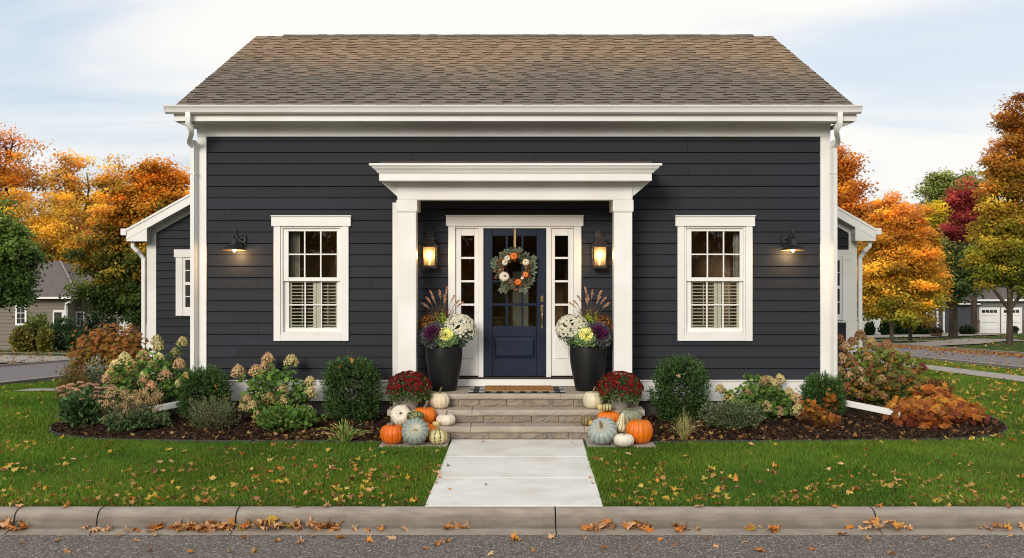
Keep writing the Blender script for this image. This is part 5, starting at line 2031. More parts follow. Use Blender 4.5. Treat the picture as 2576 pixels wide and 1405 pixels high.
def evergreen(label, box, Y, seed, n=5200, pal=None, group=None, loose=0.10):
    """clipped yew / boxwood: short upright sprigs of small leaves over a rounded body"""
    pal = pal or [(0.026, 0.066, 0.016), (0.045, 0.100, 0.022), (0.085, 0.160, 0.034), (0.018, 0.044, 0.012)]
    x0, x1, y0, y1 = box
    rng = np.random.default_rng(seed + 2000)
    X = ((x0 + x1) / 2 - CXP) * Y / F
    rx = (x1 - x0) / 2 * Y / F * 0.93
    zt = EYE - (y0 - HZ) * Y / F - 0.02
    zb_ = bedz(X, Y)
    rz = zt - zb_
    t = thing('boxwood', label, 'shrub', (X, Y, zb_), group)
    c = np.array((X, Y, zb_ + rz * 0.50))
    L = LF(rng)
    ns = 1150
    D = sph(rng, ns)
    ph = rng.uniform(0, 6, 6)
    f = 1 + 0.07 * np.sin(D[:, 0] * 6 + ph[0]) * np.cos(D[:, 2] * 5 + ph[1]) + loose * 0.55 * rng.normal(size=ns)
    # superellipsoid: a little boxy
    Ds = np.sign(D) * np.abs(D) ** 0.80
    Ps = c + Ds * f[:, None] * np.array((rx, rx * 0.9, rz * 0.52)) * 0.90
    Ps[:, 2] = np.maximum(Ps[:, 2], zb_ + 0.03)
    per = int(n / ns)
    dirs = unit(D * 0.9 + np.array((0, 0, 0.75)) + 0.35 * rng.normal(size=(ns, 3)))
    ln = rng.uniform(0.06, 0.15, ns)
    for k in range(per + 9):
        u = rng.random(ns)
        P = Ps + dirs * (u * ln)[:, None] - dirs * 0.05
        U = dirs * 1.0 + 0.62 * rng.normal(size=(ns, 3))
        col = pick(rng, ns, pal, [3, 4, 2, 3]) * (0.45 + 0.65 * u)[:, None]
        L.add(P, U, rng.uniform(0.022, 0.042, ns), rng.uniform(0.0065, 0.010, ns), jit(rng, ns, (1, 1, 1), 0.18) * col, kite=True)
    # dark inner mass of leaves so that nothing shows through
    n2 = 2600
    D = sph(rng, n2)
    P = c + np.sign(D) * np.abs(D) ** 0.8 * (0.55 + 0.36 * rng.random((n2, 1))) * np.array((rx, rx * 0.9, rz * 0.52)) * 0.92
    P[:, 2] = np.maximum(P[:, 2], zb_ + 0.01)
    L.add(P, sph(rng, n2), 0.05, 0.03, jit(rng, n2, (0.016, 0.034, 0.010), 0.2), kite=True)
    m = MB()
    for k in range(5):
        a = rng.uniform(0, 6.28)
        m.tube([(X + 0.03 * math.cos(a), Y + 0.03 * math.sin(a), zb_ - 0.03), (X + rx * 0.3 * math.cos(a), Y + rx * 0.3 * math.sin(a), zb_ + rz * 0.5)], [0.014, 0.006], 5)
    m.build('stem', M['twig'], t)
    L.build('foliage', M['needle'], t)
    return t


def hydrangea(label, basep, Y, heads, hcols, leafpal, seed, nleaf=420, spread=0.5, leaf=(0.085, 0.062), depth=0.45, group='hydrangeas in the beds', hsize=1.0):
    rng = np.random.default_rng(seed + 3000)
    X = (basep - CXP) * Y / F
    zb_ = bedz(X, Y)
    t = thing('hydrangea', label, 'flowering shrub', (X, Y, zb_), group)
    st = MB()
    L = LF(rng)
    ymin = min(h[1] for h in heads)
    ymax = max(h[1] for h in heads)
    for (hx, hy, hr, *rest) in heads:
        k = (hy - ymin) / max(1, ymax - ymin)
        Yh = Y + depth * (0.55 - k) + rng.uniform(-0.10, 0.10)
        q = at(hx, hy, Yh)
        r = hr * Yh / F * 1.18 * hsize
        b0 = np.array((X + (q[0] - X) * 0.25 + rng.normal() * 0.05, Y + rng.normal() * 0.08, zb_ - 0.02))
        if q[2] < zb_ + 0.12: q[2] = zb_ + 0.12
        mid = b0 * 0.45 + q * 0.55 + np.array((0, 0, 0.10))
        st.tube([tuple(b0), tuple(mid), tuple(q)], [0.009, 0.007, 0.004], 5)
        # leaves along this stem
        for u in np.linspace(0.25, 0.96, 9):
            p = b0 * (1 - u) ** 2 + mid * 2 * u * (1 - u) + q * u * u
            for sg in range(3):
                a = rng.uniform(0, 2 * PI)
                U = np.array((math.cos(a), math.sin(a) - 0.25, rng.uniform(-0.15, 0.55)))
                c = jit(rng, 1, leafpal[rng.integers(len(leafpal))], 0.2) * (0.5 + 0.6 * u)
                L.add(p[None] + U[None] * 0.01, U[None], rng.uniform(0.7, 1.25) * leaf[0], rng.uniform(0.8, 1.15) * leaf[1], c, fold=0.14, N=np.array([[0, -0.65, 0.85]]), curl=0.18)
        hd = LF(rng)
        nf = int(120 + 60 * (r / 0.09))
        D = sph(rng, nf)
        D[:, 2] = np.where(D[:, 2] < -0.35, -D[:, 2], D[:, 2])
        taper = 1.0 - 0.35 * D[:, 2:3].clip(0, 1)
        P = q + D * np.concatenate([taper, taper, np.full_like(taper, 1.12)], 1) * r * (0.80 + 0.22 * rng.random((nf, 1)))
        base = np.array(rest[0] if rest else hcols[rng.integers(len(hcols))])
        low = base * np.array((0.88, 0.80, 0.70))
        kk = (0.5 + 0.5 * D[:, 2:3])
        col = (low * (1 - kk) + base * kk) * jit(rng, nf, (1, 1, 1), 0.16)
        blossoms(hd, P, D + 0.35 * rng.normal(size=(nf, 3)), 0.034, col, rng, 4)
        inner = q + sph(rng, 60) * r * 0.6
        hd.add(inner, sph(rng, 60), 0.03, 0.022, jit(rng, 60, base * 0.6, 0.2), kite=True)
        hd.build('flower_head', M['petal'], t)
    # general foliage body
    xs_ = [h[0] for h in heads]
    cx_, sx_ = (min(xs_) + max(xs_)) / 2, (max(xs_) - min(xs_)) / 2
    n = nleaf
    cX = (cx_ - CXP) * Y / F
    rX = sx_ * Y / F * spread * 2
    zt = EYE - (ymin + 12 - HZ) * Y / F
    D = sph(rng, n)
    P = np.array((cX, Y + 0.1, zb_ + (zt - zb_) * 0.40)) + D * (0.45 + 0.55 * rng.random((n, 1)) ** 0.6) * np.array((rX, depth * 0.85, (zt - zb_) * 0.50))
    P[:, 2] = np.maximum(P[:, 2], zb_ + 0.03)
    U = D * np.array((1, 1, 0.5)) + np.array((0, -0.2, 0.15)) + 0.5 * rng.normal(size=(n, 3))
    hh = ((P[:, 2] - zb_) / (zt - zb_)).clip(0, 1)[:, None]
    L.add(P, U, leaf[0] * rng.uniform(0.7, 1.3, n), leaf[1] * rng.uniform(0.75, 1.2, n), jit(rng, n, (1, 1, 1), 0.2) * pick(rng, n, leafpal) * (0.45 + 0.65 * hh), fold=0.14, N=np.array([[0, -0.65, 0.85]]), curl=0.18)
    st.build('stem', M['twig'], t)
    L.build('foliage', M['leaf'], t)


CREAM = (0.86, 0.78, 0.44)
TANP = (0.72, 0.50, 0.30)
TANG = (0.70, 0.60, 0.32)
PINKT = (0.72, 0.45, 0.28)
HG = [(0.06, 0.13, 0.025), (0.10, 0.19, 0.035), (0.15, 0.24, 0.045), (0.045, 0.09, 0.02)]
hydrangea('large hydrangea with cream and tan cone heads at the left house corner', 365, 15.25,
          [(394, 861, 14, TANG), (460, 864, 13, TANG), (399, 876, 12, TANG), (440, 890, 11, (0.36, 0.36, 0.15)), (361, 899, 15, TANP), (401, 902, 11, CREAM), (314, 908, 17, CREAM), (329, 928, 17, (0.68, 0.55, 0.22)), (290, 922, 13, CREAM), (383, 926, 15, (0.66, 0.52, 0.24)),
           (451, 919, 14, TANP), (279, 941, 12, (0.62, 0.52, 0.2)), (294, 954, 13, (0.5, 0.42, 0.13)), (268, 955, 12, TANP), (362, 947, 11), (415, 950, 17, TANP), (361, 963, 13, PINKT), (381, 974, 12, PINKT), (450, 968, 10, TANG), (468, 950, 10, TANG), (351, 915, 8, (0.62, 0.66, 0.35))],
          [TANG, CREAM, TANP], HG, 1, nleaf=700, spread=0.52, depth=0.8)
hydrangea('hydrangea with tan pink heads between two evergreen mounds, below the left window', 690, 14.75,
          [(674, 907, 15, TANP), (672, 928, 19, TANP), (733, 912, 16, TANG), (644, 938, 16, TANP), (599, 940, 17, TANP), (780, 964, 13, TANG), (781, 992, 15, TANG), (712, 982, 11, TANG), (713, 1010, 12, TANG), (677, 1009, 16, (0.6, 0.45, 0.2)), (654, 1006, 14, TANG), (777, 1033, 10), (646, 1047, 8), (619, 1011, 14, TANP), (634, 1027, 14, TANG), (610, 1028, 10)],
          [TANG, TANP], HG, 2, nleaf=420, spread=0.42, depth=0.55)
hydrangea('small hydrangea with tan green heads below the right window', 1900, 14.85,
          [(1812, 981, 11), (1834, 1001, 12), (1877, 991, 12), (1925, 963, 13), (1929, 1027, 13), (1962, 957, 12), (1950, 971, 11), (1936, 964, 13), (1985, 991, 12), (2003, 1006, 13, TANP), (2008, 1037, 17, TANG), (1960, 1042, 12), (1932, 1027, 10), (1905, 950, 6, (0.12, 0.2, 0.05)), (1880, 948, 6, (0.12, 0.2, 0.05))],
          [TANG, (0.48, 0.34, 0.18)], HG, 3, nleaf=420, spread=0.40, depth=0.5)
RB = (0.44, 0.235, 0.13)
hydrangea('big wide hydrangea with many reddish tan heads at the right house corner', 2205, 15.9,
          [(2164, 847, 13, (0.40, 0.2, 0.08)), (2191, 863, 12, (0.62, 0.5, 0.24)), (2113, 857, 12, RB), (2143, 863, 11, RB), (2127, 875, 12, TANP), (2231, 874, 15, RB), (2215, 880, 12, RB), (2245, 889, 10, RB), (2116, 908, 15, TANP), (2137, 904, 12, RB), (2202, 903, 12, TANP), (2186, 907, 11, TANP),
           (2280, 902, 10, RB), (2252, 900, 11, TANP), (2262, 918, 10, RB), (2164, 938, 12, TANP), (2113, 939, 13, TANP), (2139, 950, 12, TANP), (2171, 963, 12, TANP), (2218, 961, 14, TANP), (2250, 954, 15, RB), (2268, 956, 10), (2288, 941, 12, RB), (2309, 932, 13, (0.28, 0.10, 0.065)), (2320, 927, 10, (0.26, 0.07, 0.05)),
           (2129, 978, 11), (2307, 973, 9, (0.4, 0.2, 0.07)), (2250, 976, 9, (0.42, 0.19, 0.06)), (2164, 996, 9), (2200, 990, 9), (2225, 1000, 8, RB), (2150, 925, 10, RB), (2236, 925, 11, TANP), (2190, 935, 10)],
          [TANP, RB], [(0.11, 0.15, 0.03), (0.15, 0.19, 0.035), (0.08, 0.11, 0.025), (0.22, 0.17, 0.03), (0.28, 0.12, 0.03)], 4, nleaf=900, spread=0.52, depth=0.8)

evergreen('rounded boxwood at the left corner board between the cream and tan hydrangeas', (447, 581, 926, 1040), 14.85, 1, group=None)
evergreen('dense dark evergreen mound left of the stone steps', (808, 964, 902, 1052), 14.7, 2)
evergreen('dense evergreen mound right of the stone steps, behind the dry grass tuft', (1634, 1787, 902, 1050), 14.7, 3)
evergreen('small boxwood ball at the right corner board above the orange-leaved plant', (2014, 2124, 946, 1040), 14.85, 4, n=3600)

# sedum with flat tan flower heads
t, rng, c, rx, rz, zb_ = shrub('sedum', 'sedum with flat tan pink flower heads over dark leaves, leftmost in the bed', 'perennial', (152, 262, 985, 1082), 14.65, 900, 0.085, 0.045,
                               [(0.050, 0.095, 0.035), (0.080, 0.14, 0.045), (0.038, 0.075, 0.028)], up=0.5, seed=21, stems=12)
hd = None
for k in range(46):
    hx = rng.uniform(148, 288)
    hy = 962 + abs(rng.normal()) * 22 + (8 if hx > 240 else 0)
    if hy > 1015: continue
    q = at(hx, hy, 14.65 + (1000 - hy) * 0.010 + rng.uniform(-0.1, 0.1))
    r = rng.uniform(0.035, 0.06)
    H = LF(rng)
    n = 70
    a = rng.uniform(0, 2 * PI, n)
    rr0 = r * np.sqrt(rng.random(n))
    P = q + np.stack([np.cos(a) * rr0, np.sin(a) * rr0, 0.014 * (1 - (rr0 / r) ** 2) + rng.normal(size=n) * 0.004], 1)
    blossoms(H, P, np.tile(np.array([[0, -0.2, 1.0]]), (n, 1)) + 0.3 * rng.normal(size=(n, 3)), 0.020, jit(rng, n, (0.60, 0.36, 0.24), 0.2), rng, 4)
    st = MB()
    st.tube([(c[0] + (q[0] - c[0]) * 0.55, c[1] + (q[1] - c[1]) * 0.5, zb_ + 0.1), tuple(q)], [0.005, 0.003], 4)
    ho = H.build('flower_head', M['petal'], t)
    st.build('flower_stem', M['twig'], ho)

# twiggy tan perennial
t, rng, c, rx, rz, zb_ = shrub('aster', 'straggly fading aster with tan seed heads in front of the cream hydrangea', 'perennial', (262, 424, 1032, 1104), 14.3, 1300, 0.055, 0.035,
                               [(0.07, 0.12, 0.045), (0.10, 0.15, 0.065), (0.05, 0.085, 0.035)], up=0.3, seed=22)
T_ = MB()
B = LF(rng)
for k in range(85):
    tx, ty = rng.uniform(262, 405), rng.uniform(980, 1058)
    q = at(tx, ty, 14.35 + rng.uniform(-0.2, 0.25))
    b0 = np.array((c[0] + (q[0] - c[0]) * 0.5, c[1] + rng.normal() * 0.1, zb_ + 0.06))
    T_.tube([tuple(b0), tuple((b0 + q) / 2 + np.array((0, 0, 0.03))), tuple(q)], [0.0035, 0.003, 0.002], 4)
    for e in range(3):
        n = 14
        P = q + rng.normal(size=(n, 3)) * 0.022
        blossoms(B, P, sph(rng, n), 0.016, jit(rng, n, (0.58, 0.40, 0.22), 0.25), rng, 4)
    n = 10
    u = rng.random(n)[:, None]
    B.add(b0 + (q - b0) * u, sph(rng, n) + np.array((0, 0, 0.5)), 0.03, 0.008, jit(rng, n, (0.16, 0.16, 0.07), 0.25), kite=True)
T_.build('twig', M['twig'], t)
B.build('seed_heads', M['petal'], t)
t, rng, c, rx, rz, zb_ = shrub('catmint', 'wispy grey-green mound of thin stems in front of the corner boxwood', 'perennial', (470, 604, 1022, 1090), 14.25, 1500, 0.035, 0.010,
                               [(0.085, 0.105, 0.05), (0.12, 0.14, 0.07), (0.06, 0.08, 0.035)], up=0.8, seed=23, kite=True)
T_ = MB()
B = LF(rng)
for k in range(110):
    a = rng.uniform(0, 2 * PI)
    q = np.array((c[0] + math.cos(a) * rx * rng.uniform(0.2, 1.05), c[1] + math.sin(a) * 0.25, zb_ + rng.uniform(0.22, 0.42)))
    b0 = np.array((c[0] + (q[0] - c[0]) * 0.4, c[1] + (q[1] - c[1]) * 0.4, zb_))
    T_.tube([tuple(b0), tuple(q)], [0.003, 0.0018], 3)
    n = 26
    u = rng.uniform(0.25, 1.0, n)[:, None]
    B.add(b0 + (q - b0) * u, sph(rng, n) + np.array((0, 0, 0.6)), 0.026, 0.010, jit(rng, n, (0.15, 0.165, 0.085), 0.25), kite=True)
T_.build('twig', M['twig'], t)
B.build('leafy_sprigs', M['leaf'], t)
shrub('geranium', 'low fresh green geranium mound under the tan pink hydrangea', 'perennial', (646, 803, 1024, 1094), 14.25, 1500, 0.055, 0.050, [(0.075, 0.155, 0.03), (0.10, 0.19, 0.04), (0.05, 0.105, 0.022), (0.16, 0.21, 0.05)], up=0.45, seed=24, fold=0.1)


def blades(name, label, cat, pxx, base_y, n, h, spread, pal, w0, seed, Y=None):
    rng = np.random.default_rng(seed + 4000)
    p = gp(pxx, base_y, 0.10)
    zb_ = bedz(p[0], p[1])
    t = thing(name, label, cat, (p[0], p[1], zb_))
    L = LF(rng)
    for k in range(n):
        a = rng.uniform(0, 2 * PI)
        out = abs(rng.normal()) * spread
        hh = h * rng.uniform(0.55, 1.1)
        u = np.linspace(0, 1, 6)[:, None]
        pts = np.array((p[0] + math.cos(a) * 0.03, p[1] + math.sin(a) * 0.03, zb_)) + np.concatenate([math.cos(a) * out * u ** 1.5, math.sin(a) * out * u ** 1.5, hh * (u - 0.35 * u ** 3 * min(1.6, out / (spread * 1.0)))], 1)
        seg = pts[1:] - pts[:-1]
        L.add(pts[:-1], seg, np.linalg.norm(seg, axis=1) * 1.15, np.array([0.9, 1, 0.95, 0.75, 0.45]) * w0, jit(rng, 1, pal[rng.integers(len(pal))], 0.25), kite=True)
    L.build('blades', M['leaf'], t)
    return t


blades('hosta', 'fading strappy hosta clump with arching blades left of the pumpkin heap', 'perennial', 868, 1098, 60, 0.34, 0.20, [(0.10, 0.17, 0.035), (0.15, 0.22, 0.05), (0.20, 0.22, 0.07), (0.26, 0.23, 0.09)], 0.030, 1)
blades('ornamental_grass', 'small tuft of dry tan grass in front of the evergreen by the big orange pumpkin', 'ornamental grass', 1722, 1094, 170, 0.42, 0.13, [(0.30, 0.24, 0.11), (0.22, 0.20, 0.08), (0.12, 0.15, 0.04), (0.36, 0.29, 0.15)], 0.007, 2)
t, rng, c, rx, rz, zb_ = shrub('dusty_shrub', 'low dusty grey-green shrub between the dry grass tuft and the tan green hydrangea', 'shrub', (1763, 1922, 1010, 1102), 14.25, 2300, 0.038, 0.020,
                               [(0.085, 0.12, 0.055), (0.12, 0.155, 0.075), (0.06, 0.085, 0.04), (0.16, 0.18, 0.10)], up=0.6, seed=26)


# maple-shaped leaves ---------------------------------------------------
MAPLE = np.array([(0, 0), (0.10, 0.06), (0.42, 0.02), (0.30, 0.20), (0.52, 0.42), (0.26, 0.46), (0.30, 0.70), (0.13, 0.66), (0, 1.0),
                  (-0.13, 0.66), (-0.30, 0.70), (-0.26, 0.46), (-0.52, 0.42), (-0.30, 0.20), (-0.42, 0.02), (-0.10, 0.06)])


def lobed(rng, P, U, N, size, col, curl=0.25):
    """fan of triangles: lobed leaves, returns V, F, C arrays"""
    n = len(P)
    U = unit(U)
    W = unit(np.cross(N, U))
    Nn = np.cross(U, W)
    out = MAPLE
    m = len(out)
    size = np.broadcast_to(size, (n,))
    cz = curl * rng.uniform(-1, 1, (n, 1)) * (out[:, 0] ** 2)[None] * 3 + curl * 0.5 * rng.normal(size=(n, m)) * 0.25 + curl * rng.uniform(-0.6, 0.8, (n, 1)) * ((out[:, 1] - 0.4) ** 2)[None]
    V = P[:, None] + (W[:, None] * out[None, :, :1] + U[:, None] * out[None, :, 1:] + Nn[:, None] * cz[:, :, None]) * size[:, None, None]
    ctr = P + U * size[:, None] * 0.38
    V = np.concatenate([ctr[:, None], V], 1)
    k = m + 1
    tri = []
    for i in range(m):
        tri += [0, 1 + i, 1 + (i + 1) % m]
    Fi = (np.arange(n)[:, None] * k + np.array(tri)[None]).ravel()
    return V.reshape(-1, 3), Fi, np.repeat(np.broadcast_to(col, (n, 3)), k, 0)


def oak_shrub(name, label, box, Y, n, size, lowpal, toppal, seed, lobes=None, base=None):
    rng = np.random.default_rng(seed + 5000)
    x0, x1, y0, y1 = box
    X = ((x0 + x1) / 2 - CXP) * Y / F
    zb_ = bedz(X, Y) if base is None else base
    t = thing(name, label, 'shrub', (X, Y, zb_))
    Vs, Fs, Cs, off = [], [], [], 0
    m = MB()
    for (lx0, lx1, ly0, ly1, dY, share) in lobes:
        YY = Y + dY
        cX = ((lx0 + lx1) / 2 - CXP) * YY / F
        rX = (lx1 - lx0) / 2 * YY / F
        zt = EYE - (ly0 - HZ) * YY / F
        rz = zt - zb_
        k = int(n * share)
        D = sph(rng, k)
        r = (0.45 + 0.55 * rng.random((k, 1)) ** 0.7) * (1 + 0.10 * rng.normal(size=(k, 1)))
        P = np.array((cX, YY, zb_ + rz * 0.40)) + D * r * np.array((rX, rX * 0.8, rz * 0.60))
        P[:, 2] = np.maximum(P[:, 2], zb_ + 0.02)
        N = D + np.array((0, -0.7, 0.6)) + 0.45 * rng.normal(size=(k, 3))
        U = np.cross(N, rng.normal(size=(k, 3))) * 0.6 + D * np.array((1, 1, 0)) + np.array((0, 0, -0.35))
        kk = ((P[:, 2] - zb_) / rz * 1.3 - 0.35 + 0.22 * rng.normal(size=k)).clip(0, 1)[:, None]
        col = pick(rng, k, lowpal) * (1 - kk) + pick(rng, k, toppal) * kk
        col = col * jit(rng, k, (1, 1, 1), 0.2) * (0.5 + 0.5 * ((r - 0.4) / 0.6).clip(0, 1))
        V, Fi, C = lobed(rng, P, U, unit(N), size * rng.uniform(0.65, 1.25, k), col, 0.3)
        Vs.append(V); Fs.append(Fi + off); Cs.append(C)
        off += len(V)
        for q in range(9):
            a = rng.uniform(0, 6.28)
            m.tube([(cX + rng.normal() * 0.05, YY + rng.normal() * 0.05, zb_ - 0.02), (cX + math.cos(a) * rX * 0.7, YY + math.sin(a) * rX * 0.5, zb_ + rz * rng.uniform(0.3, 0.8))], [0.009, 0.003], 5)
    m.build('stem', M['bark'], t)
    np_mesh('foliage', np.concatenate(Vs), 3, np.concatenate(Fs), np.concatenate(Cs), M['autumn'], t)


oak_shrub('oakleaf_shrub', 'wide glowing orange and russet lobed-leaf shrub at the rounded tip of the mulch bed', (2211, 2485, 960, 1105), 14.75, 1500, 0.105,
          [(0.20, 0.045, 0.022), (0.30, 0.075, 0.025), (0.14, 0.035, 0.02)], [(0.70, 0.30, 0.04), (0.62, 0.22, 0.03), (0.72, 0.38, 0.06), (0.46, 0.14, 0.03)], 1,
          [(2225, 2400, 1000, 1105, -0.1, 0.36), (2330, 2455, 1000, 1085, 0.15, 0.24), (2285, 2405, 970, 1060, 0.55, 0.22), (2400, 2475, 1025, 1090, -0.05, 0.10), (2300, 2390, 1060, 1108, -0.35, 0.08)])
oak_shrub('orange_leaf_plant', 'sparse orange-leaved plant with dark dry leaves below, in front of the small boxwood', (2020, 2118, 990, 1083), 14.4, 330, 0.085,
          [(0.06, 0.03, 0.018), (0.10, 0.045, 0.02), (0.16, 0.06, 0.02)], [(0.52, 0.20, 0.025), (0.45, 0.15, 0.02), (0.55, 0.26, 0.04)], 2,
          [(2016, 2075, 1005, 1075, 0, 0.4), (2070, 2110, 1040, 1085, -0.1, 0.25), (2072, 2106, 975, 1040, 0.2, 0.2), (2030, 2110, 1050, 1090, 0.1, 0.15)])
oak_shrub('copper_shrub', 'broad copper red shrub with olive lower leaves standing beside the side wing', (172, 372, 812, 908), 18.6, 4600, 0.085,
          [(0.15, 0.12, 0.025), (0.22, 0.13, 0.025), (0.11, 0.09, 0.02), (0.18, 0.15, 0.03)], [(0.42, 0.15, 0.04), (0.36, 0.11, 0.035), (0.48, 0.20, 0.05), (0.30, 0.16, 0.03)], 3,
          [(178, 335, 822, 905, 0, 0.5), (255, 370, 815, 900, 0.3, 0.25), (265, 372, 858, 912, -0.3, 0.25)])
shrub('white_aster', 'bushy aster covered in tiny white-green flowers behind the sedum', 'perennial', (206, 276, 902, 962), 16.6, 1500, 0.04, 0.016, [(0.06, 0.09, 0.05), (0.08, 0.11, 0.06)], up=0.5, seed=31, topcol=[(0.34, 0.40, 0.33), (0.50, 0.54, 0.46), (0.12, 0.15, 0.10)], kite=True)
shrub('spirea', 'small spirea with green and reddish leaf tips by the lawn edge behind the sedum', 'shrub', (138, 226, 918, 985), 16.2, 1500, 0.045, 0.02, [(0.09, 0.12, 0.03), (0.13, 0.15, 0.035), (0.07, 0.08, 0.025)], up=0.6, seed=32, topcol=[(0.22, 0.07, 0.035), (0.16, 0.14, 0.04), (0.14, 0.06, 0.03)])
shrub('barberry', 'dark red low shrub between the big wide hydrangea and the orange shrub', 'shrub', (2300, 2400, 955, 1010), 16.0, 700, 0.05, 0.03, [(0.13, 0.03, 0.025), (0.18, 0.05, 0.03), (0.24, 0.09, 0.03)], up=0.4, seed=33, mat='autumn')


# ------------------------------------------------------------------ trees
def tree(name, label, trunk_px, Y, lobes, pal, low=None, nclump=90, per=95, leaf=0.16, tr=0.16, seed=0, cr=0.45, fork=None, depth=0.85, lean=0, group='autumn trees around the houses', gaps=0.10, grow=1.0, mat='autumn', flat=0.55):
    """trunk with limbs to leaf clumps; lobes (px,py,rx,ry) in preview pixels at depth Y"""
    rng = np.random.default_rng(seed + 6000)
    X = (trunk_px - CXP) * Y / F
    zb_ = gz(X, Y)
    t = thing(name, label, 'tree', (X, Y, zb_), group)
    k = Y / F
    LB = [(np.array(at(a, b, Y)), c * k, d * k) for (a, b, c, d) in lobes]
    area = np.array([l[1] * l[2] for l in LB])
    area = area / area.sum()
    ztop = max(l[0][2] + l[2] for l in LB)
    zlow = min(l[0][2] - l[2] for l in LB)
    xm = float(sum(l[0][0] * a for l, a in zip(LB, area)))
    nclump = int(nclump * 1.15)
    idx = rng.choice(len(LB), size=nclump, p=area)
    D = sph(rng, nclump)
    C = np.zeros((nclump, 3))
    outn = np.zeros(nclump)
    for i in range(nclump):
        c, rx, rz = LB[idx[i]]
        r = rng.random() ** 0.42
        C[i] = c + D[i] * r * np.array((rx, rx * depth, rz)) * 0.93
        outn[i] = r
    # leading shoots that break the outline
    for i in range(nclump):
        if outn[i] > 0.86 and rng.random() < 0.55:
            c, rx, rz = LB[idx[i]]
            C[i] = c + (C[i] - c) * rng.uniform(1.06, 1.40)
            outn[i] = 1.0
    if gaps > 0:
        keep = rng.random(nclump) > gaps * (outn > 0.8)
        C, outn = C[keep], outn[keep]
        nclump = len(C)
    # trunk and limbs
    m = MB()
    zf = max(zb_ + 0.5, zlow + (ztop - zlow) * 0.04)
    top = np.array((X + (xm - X) * 0.8, Y, zlow + (ztop - zlow) * 0.80))
    p0 = np.array((X, Y, zb_ - 0.2))
    if fork is None:
        pts = [p0, np.array((X, Y, zb_ + 0.15)), np.array((X + lean * 0.3, Y, (zb_ + zf) / 2)), np.array((X + lean, Y, zf))]
        n = 6
        for i in range(1, n + 1):
            u = i / n
            q = pts[3] * (1 - u) + top * u + np.array((rng.normal() * 0.10, rng.normal() * 0.10, 0)) * (tr / 0.16)
            pts.append(q)
        m.tube([tuple(p) for p in pts], [tr * 1.35, tr * 1.05, tr * 0.95, tr * 0.88] + [tr * 0.85 * (1 - 0.85 * i / n) for i in range(1, n + 1)], 9)
        spine = np.array(pts[3:])
    else:
        pf = np.array((X, Y, zb_ + fork[0]))
        m.tube([tuple(p0), (X, Y, zb_ + 0.1), tuple(pf)], [tr * 1.4, tr * 1.1, tr * 0.95], 9)
        spine = [pf]
        for (dxx, hh) in fork[1]:
            e = pf + np.array((dxx, rng.normal() * 0.3, hh))
            mid = (pf + e) / 2 + np.array((dxx * 0.18, 0, -hh * 0.08))
            m.tube([tuple(pf - np.array((0, 0, 0.1))), tuple(mid), tuple(e)], [tr * 0.72, tr * 0.5, tr * 0.22], 7)
            spine += [mid, e]
        spine = np.array(spine)
    order = rng.permutation(nclump)[:min(nclump, 46)]
    for i in order:
        q = C[i]
        cand = spine[spine[:, 2] < q[2] + 0.3]
        s0 = cand[np.argmin(np.linalg.norm(cand - q, axis=1) + 0.6 * np.abs(cand[:, 2] - (q[2] - 0.9 * np.hypot(q[0] - cand[:, 0], q[1] - cand[:, 1]))))] if len(cand) else spine[0]
        mid = (s0 + q) / 2 + np.array((0, 0, 0.12 * np.linalg.norm(q - s0))) + rng.normal(size=3) * 0.12
        m.tube([tuple(s0), tuple(mid), tuple(q)], [tr * 0.26, tr * 0.16, tr * 0.05], 5)
    m.build('trunk', M['bark'], t)
    # leaves
    L = LF(rng)
    tone = 1 + 0.30 * rng.normal(size=nclump)
    hue = rng.normal(size=nclump)
    cen = np.array((xm, Y, (ztop + zlow) / 2))
    pal = [np.array(p) for p in pal]
    for i in range(nclump):
        n = int(per * 1.9 * rng.uniform(0.6, 1.4))
        r = cr * rng.uniform(0.6, 1.15) * grow * 0.88
        off = rng.normal(size=(n, 3)) * np.array((1, 1, flat)) * r * 0.62
        off[:, 2] -= 0.15 * (off[:, 0] ** 2 + off[:, 1] ** 2) / max(r, 0.01)
        P = C[i] + off
        o = unit(off + 1e-6)
        U = o * np.array((1, 1, 0.2)) + np.array((0, 0, -0.35)) + 0.5 * rng.normal(size=(n, 3))
        hgt = ((P[:, 2] - zlow) / (ztop - zlow)).clip(0, 1)
        # palette: 0 low .. last top
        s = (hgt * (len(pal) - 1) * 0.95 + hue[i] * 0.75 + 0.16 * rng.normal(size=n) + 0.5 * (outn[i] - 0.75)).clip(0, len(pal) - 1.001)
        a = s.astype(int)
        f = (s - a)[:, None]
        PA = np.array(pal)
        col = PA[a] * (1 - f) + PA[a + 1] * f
        under = (0.50 + 0.58 * ((off[:, 2] / (r * flat) + 0.9) / 1.4).clip(0, 1))[:, None]  # shade on the underside of each clump, painted into the leaf colour
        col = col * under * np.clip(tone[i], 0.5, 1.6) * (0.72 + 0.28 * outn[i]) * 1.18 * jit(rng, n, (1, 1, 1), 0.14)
        L.add(P, U, 0.74 * leaf * rng.uniform(0.65, 1.25, n), 0.74 * leaf * 0.75 * rng.uniform(0.7, 1.2, n), col.clip(0.003, 0.9), fold=0.15, kite=True, N=o * 0.7 + 0.6 * unit(P - cen) + np.array((0, -0.15, 0.45)) + 0.25 * rng.normal(size=(n, 3)))
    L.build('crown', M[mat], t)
    return t


ORANGE = (0.66, 0.27, 0.03)
ORB = (0.72, 0.36, 0.04)
RED = (0.58, 0.17, 0.04)
YEL = (0.74, 0.48, 0.06)
YGR = (0.36, 0.34, 0.045)
GRN = (0.09, 0.15, 0.03)
DGR = (0.045, 0.085, 0.020)
OLV = (0.17, 0.18, 0.03)
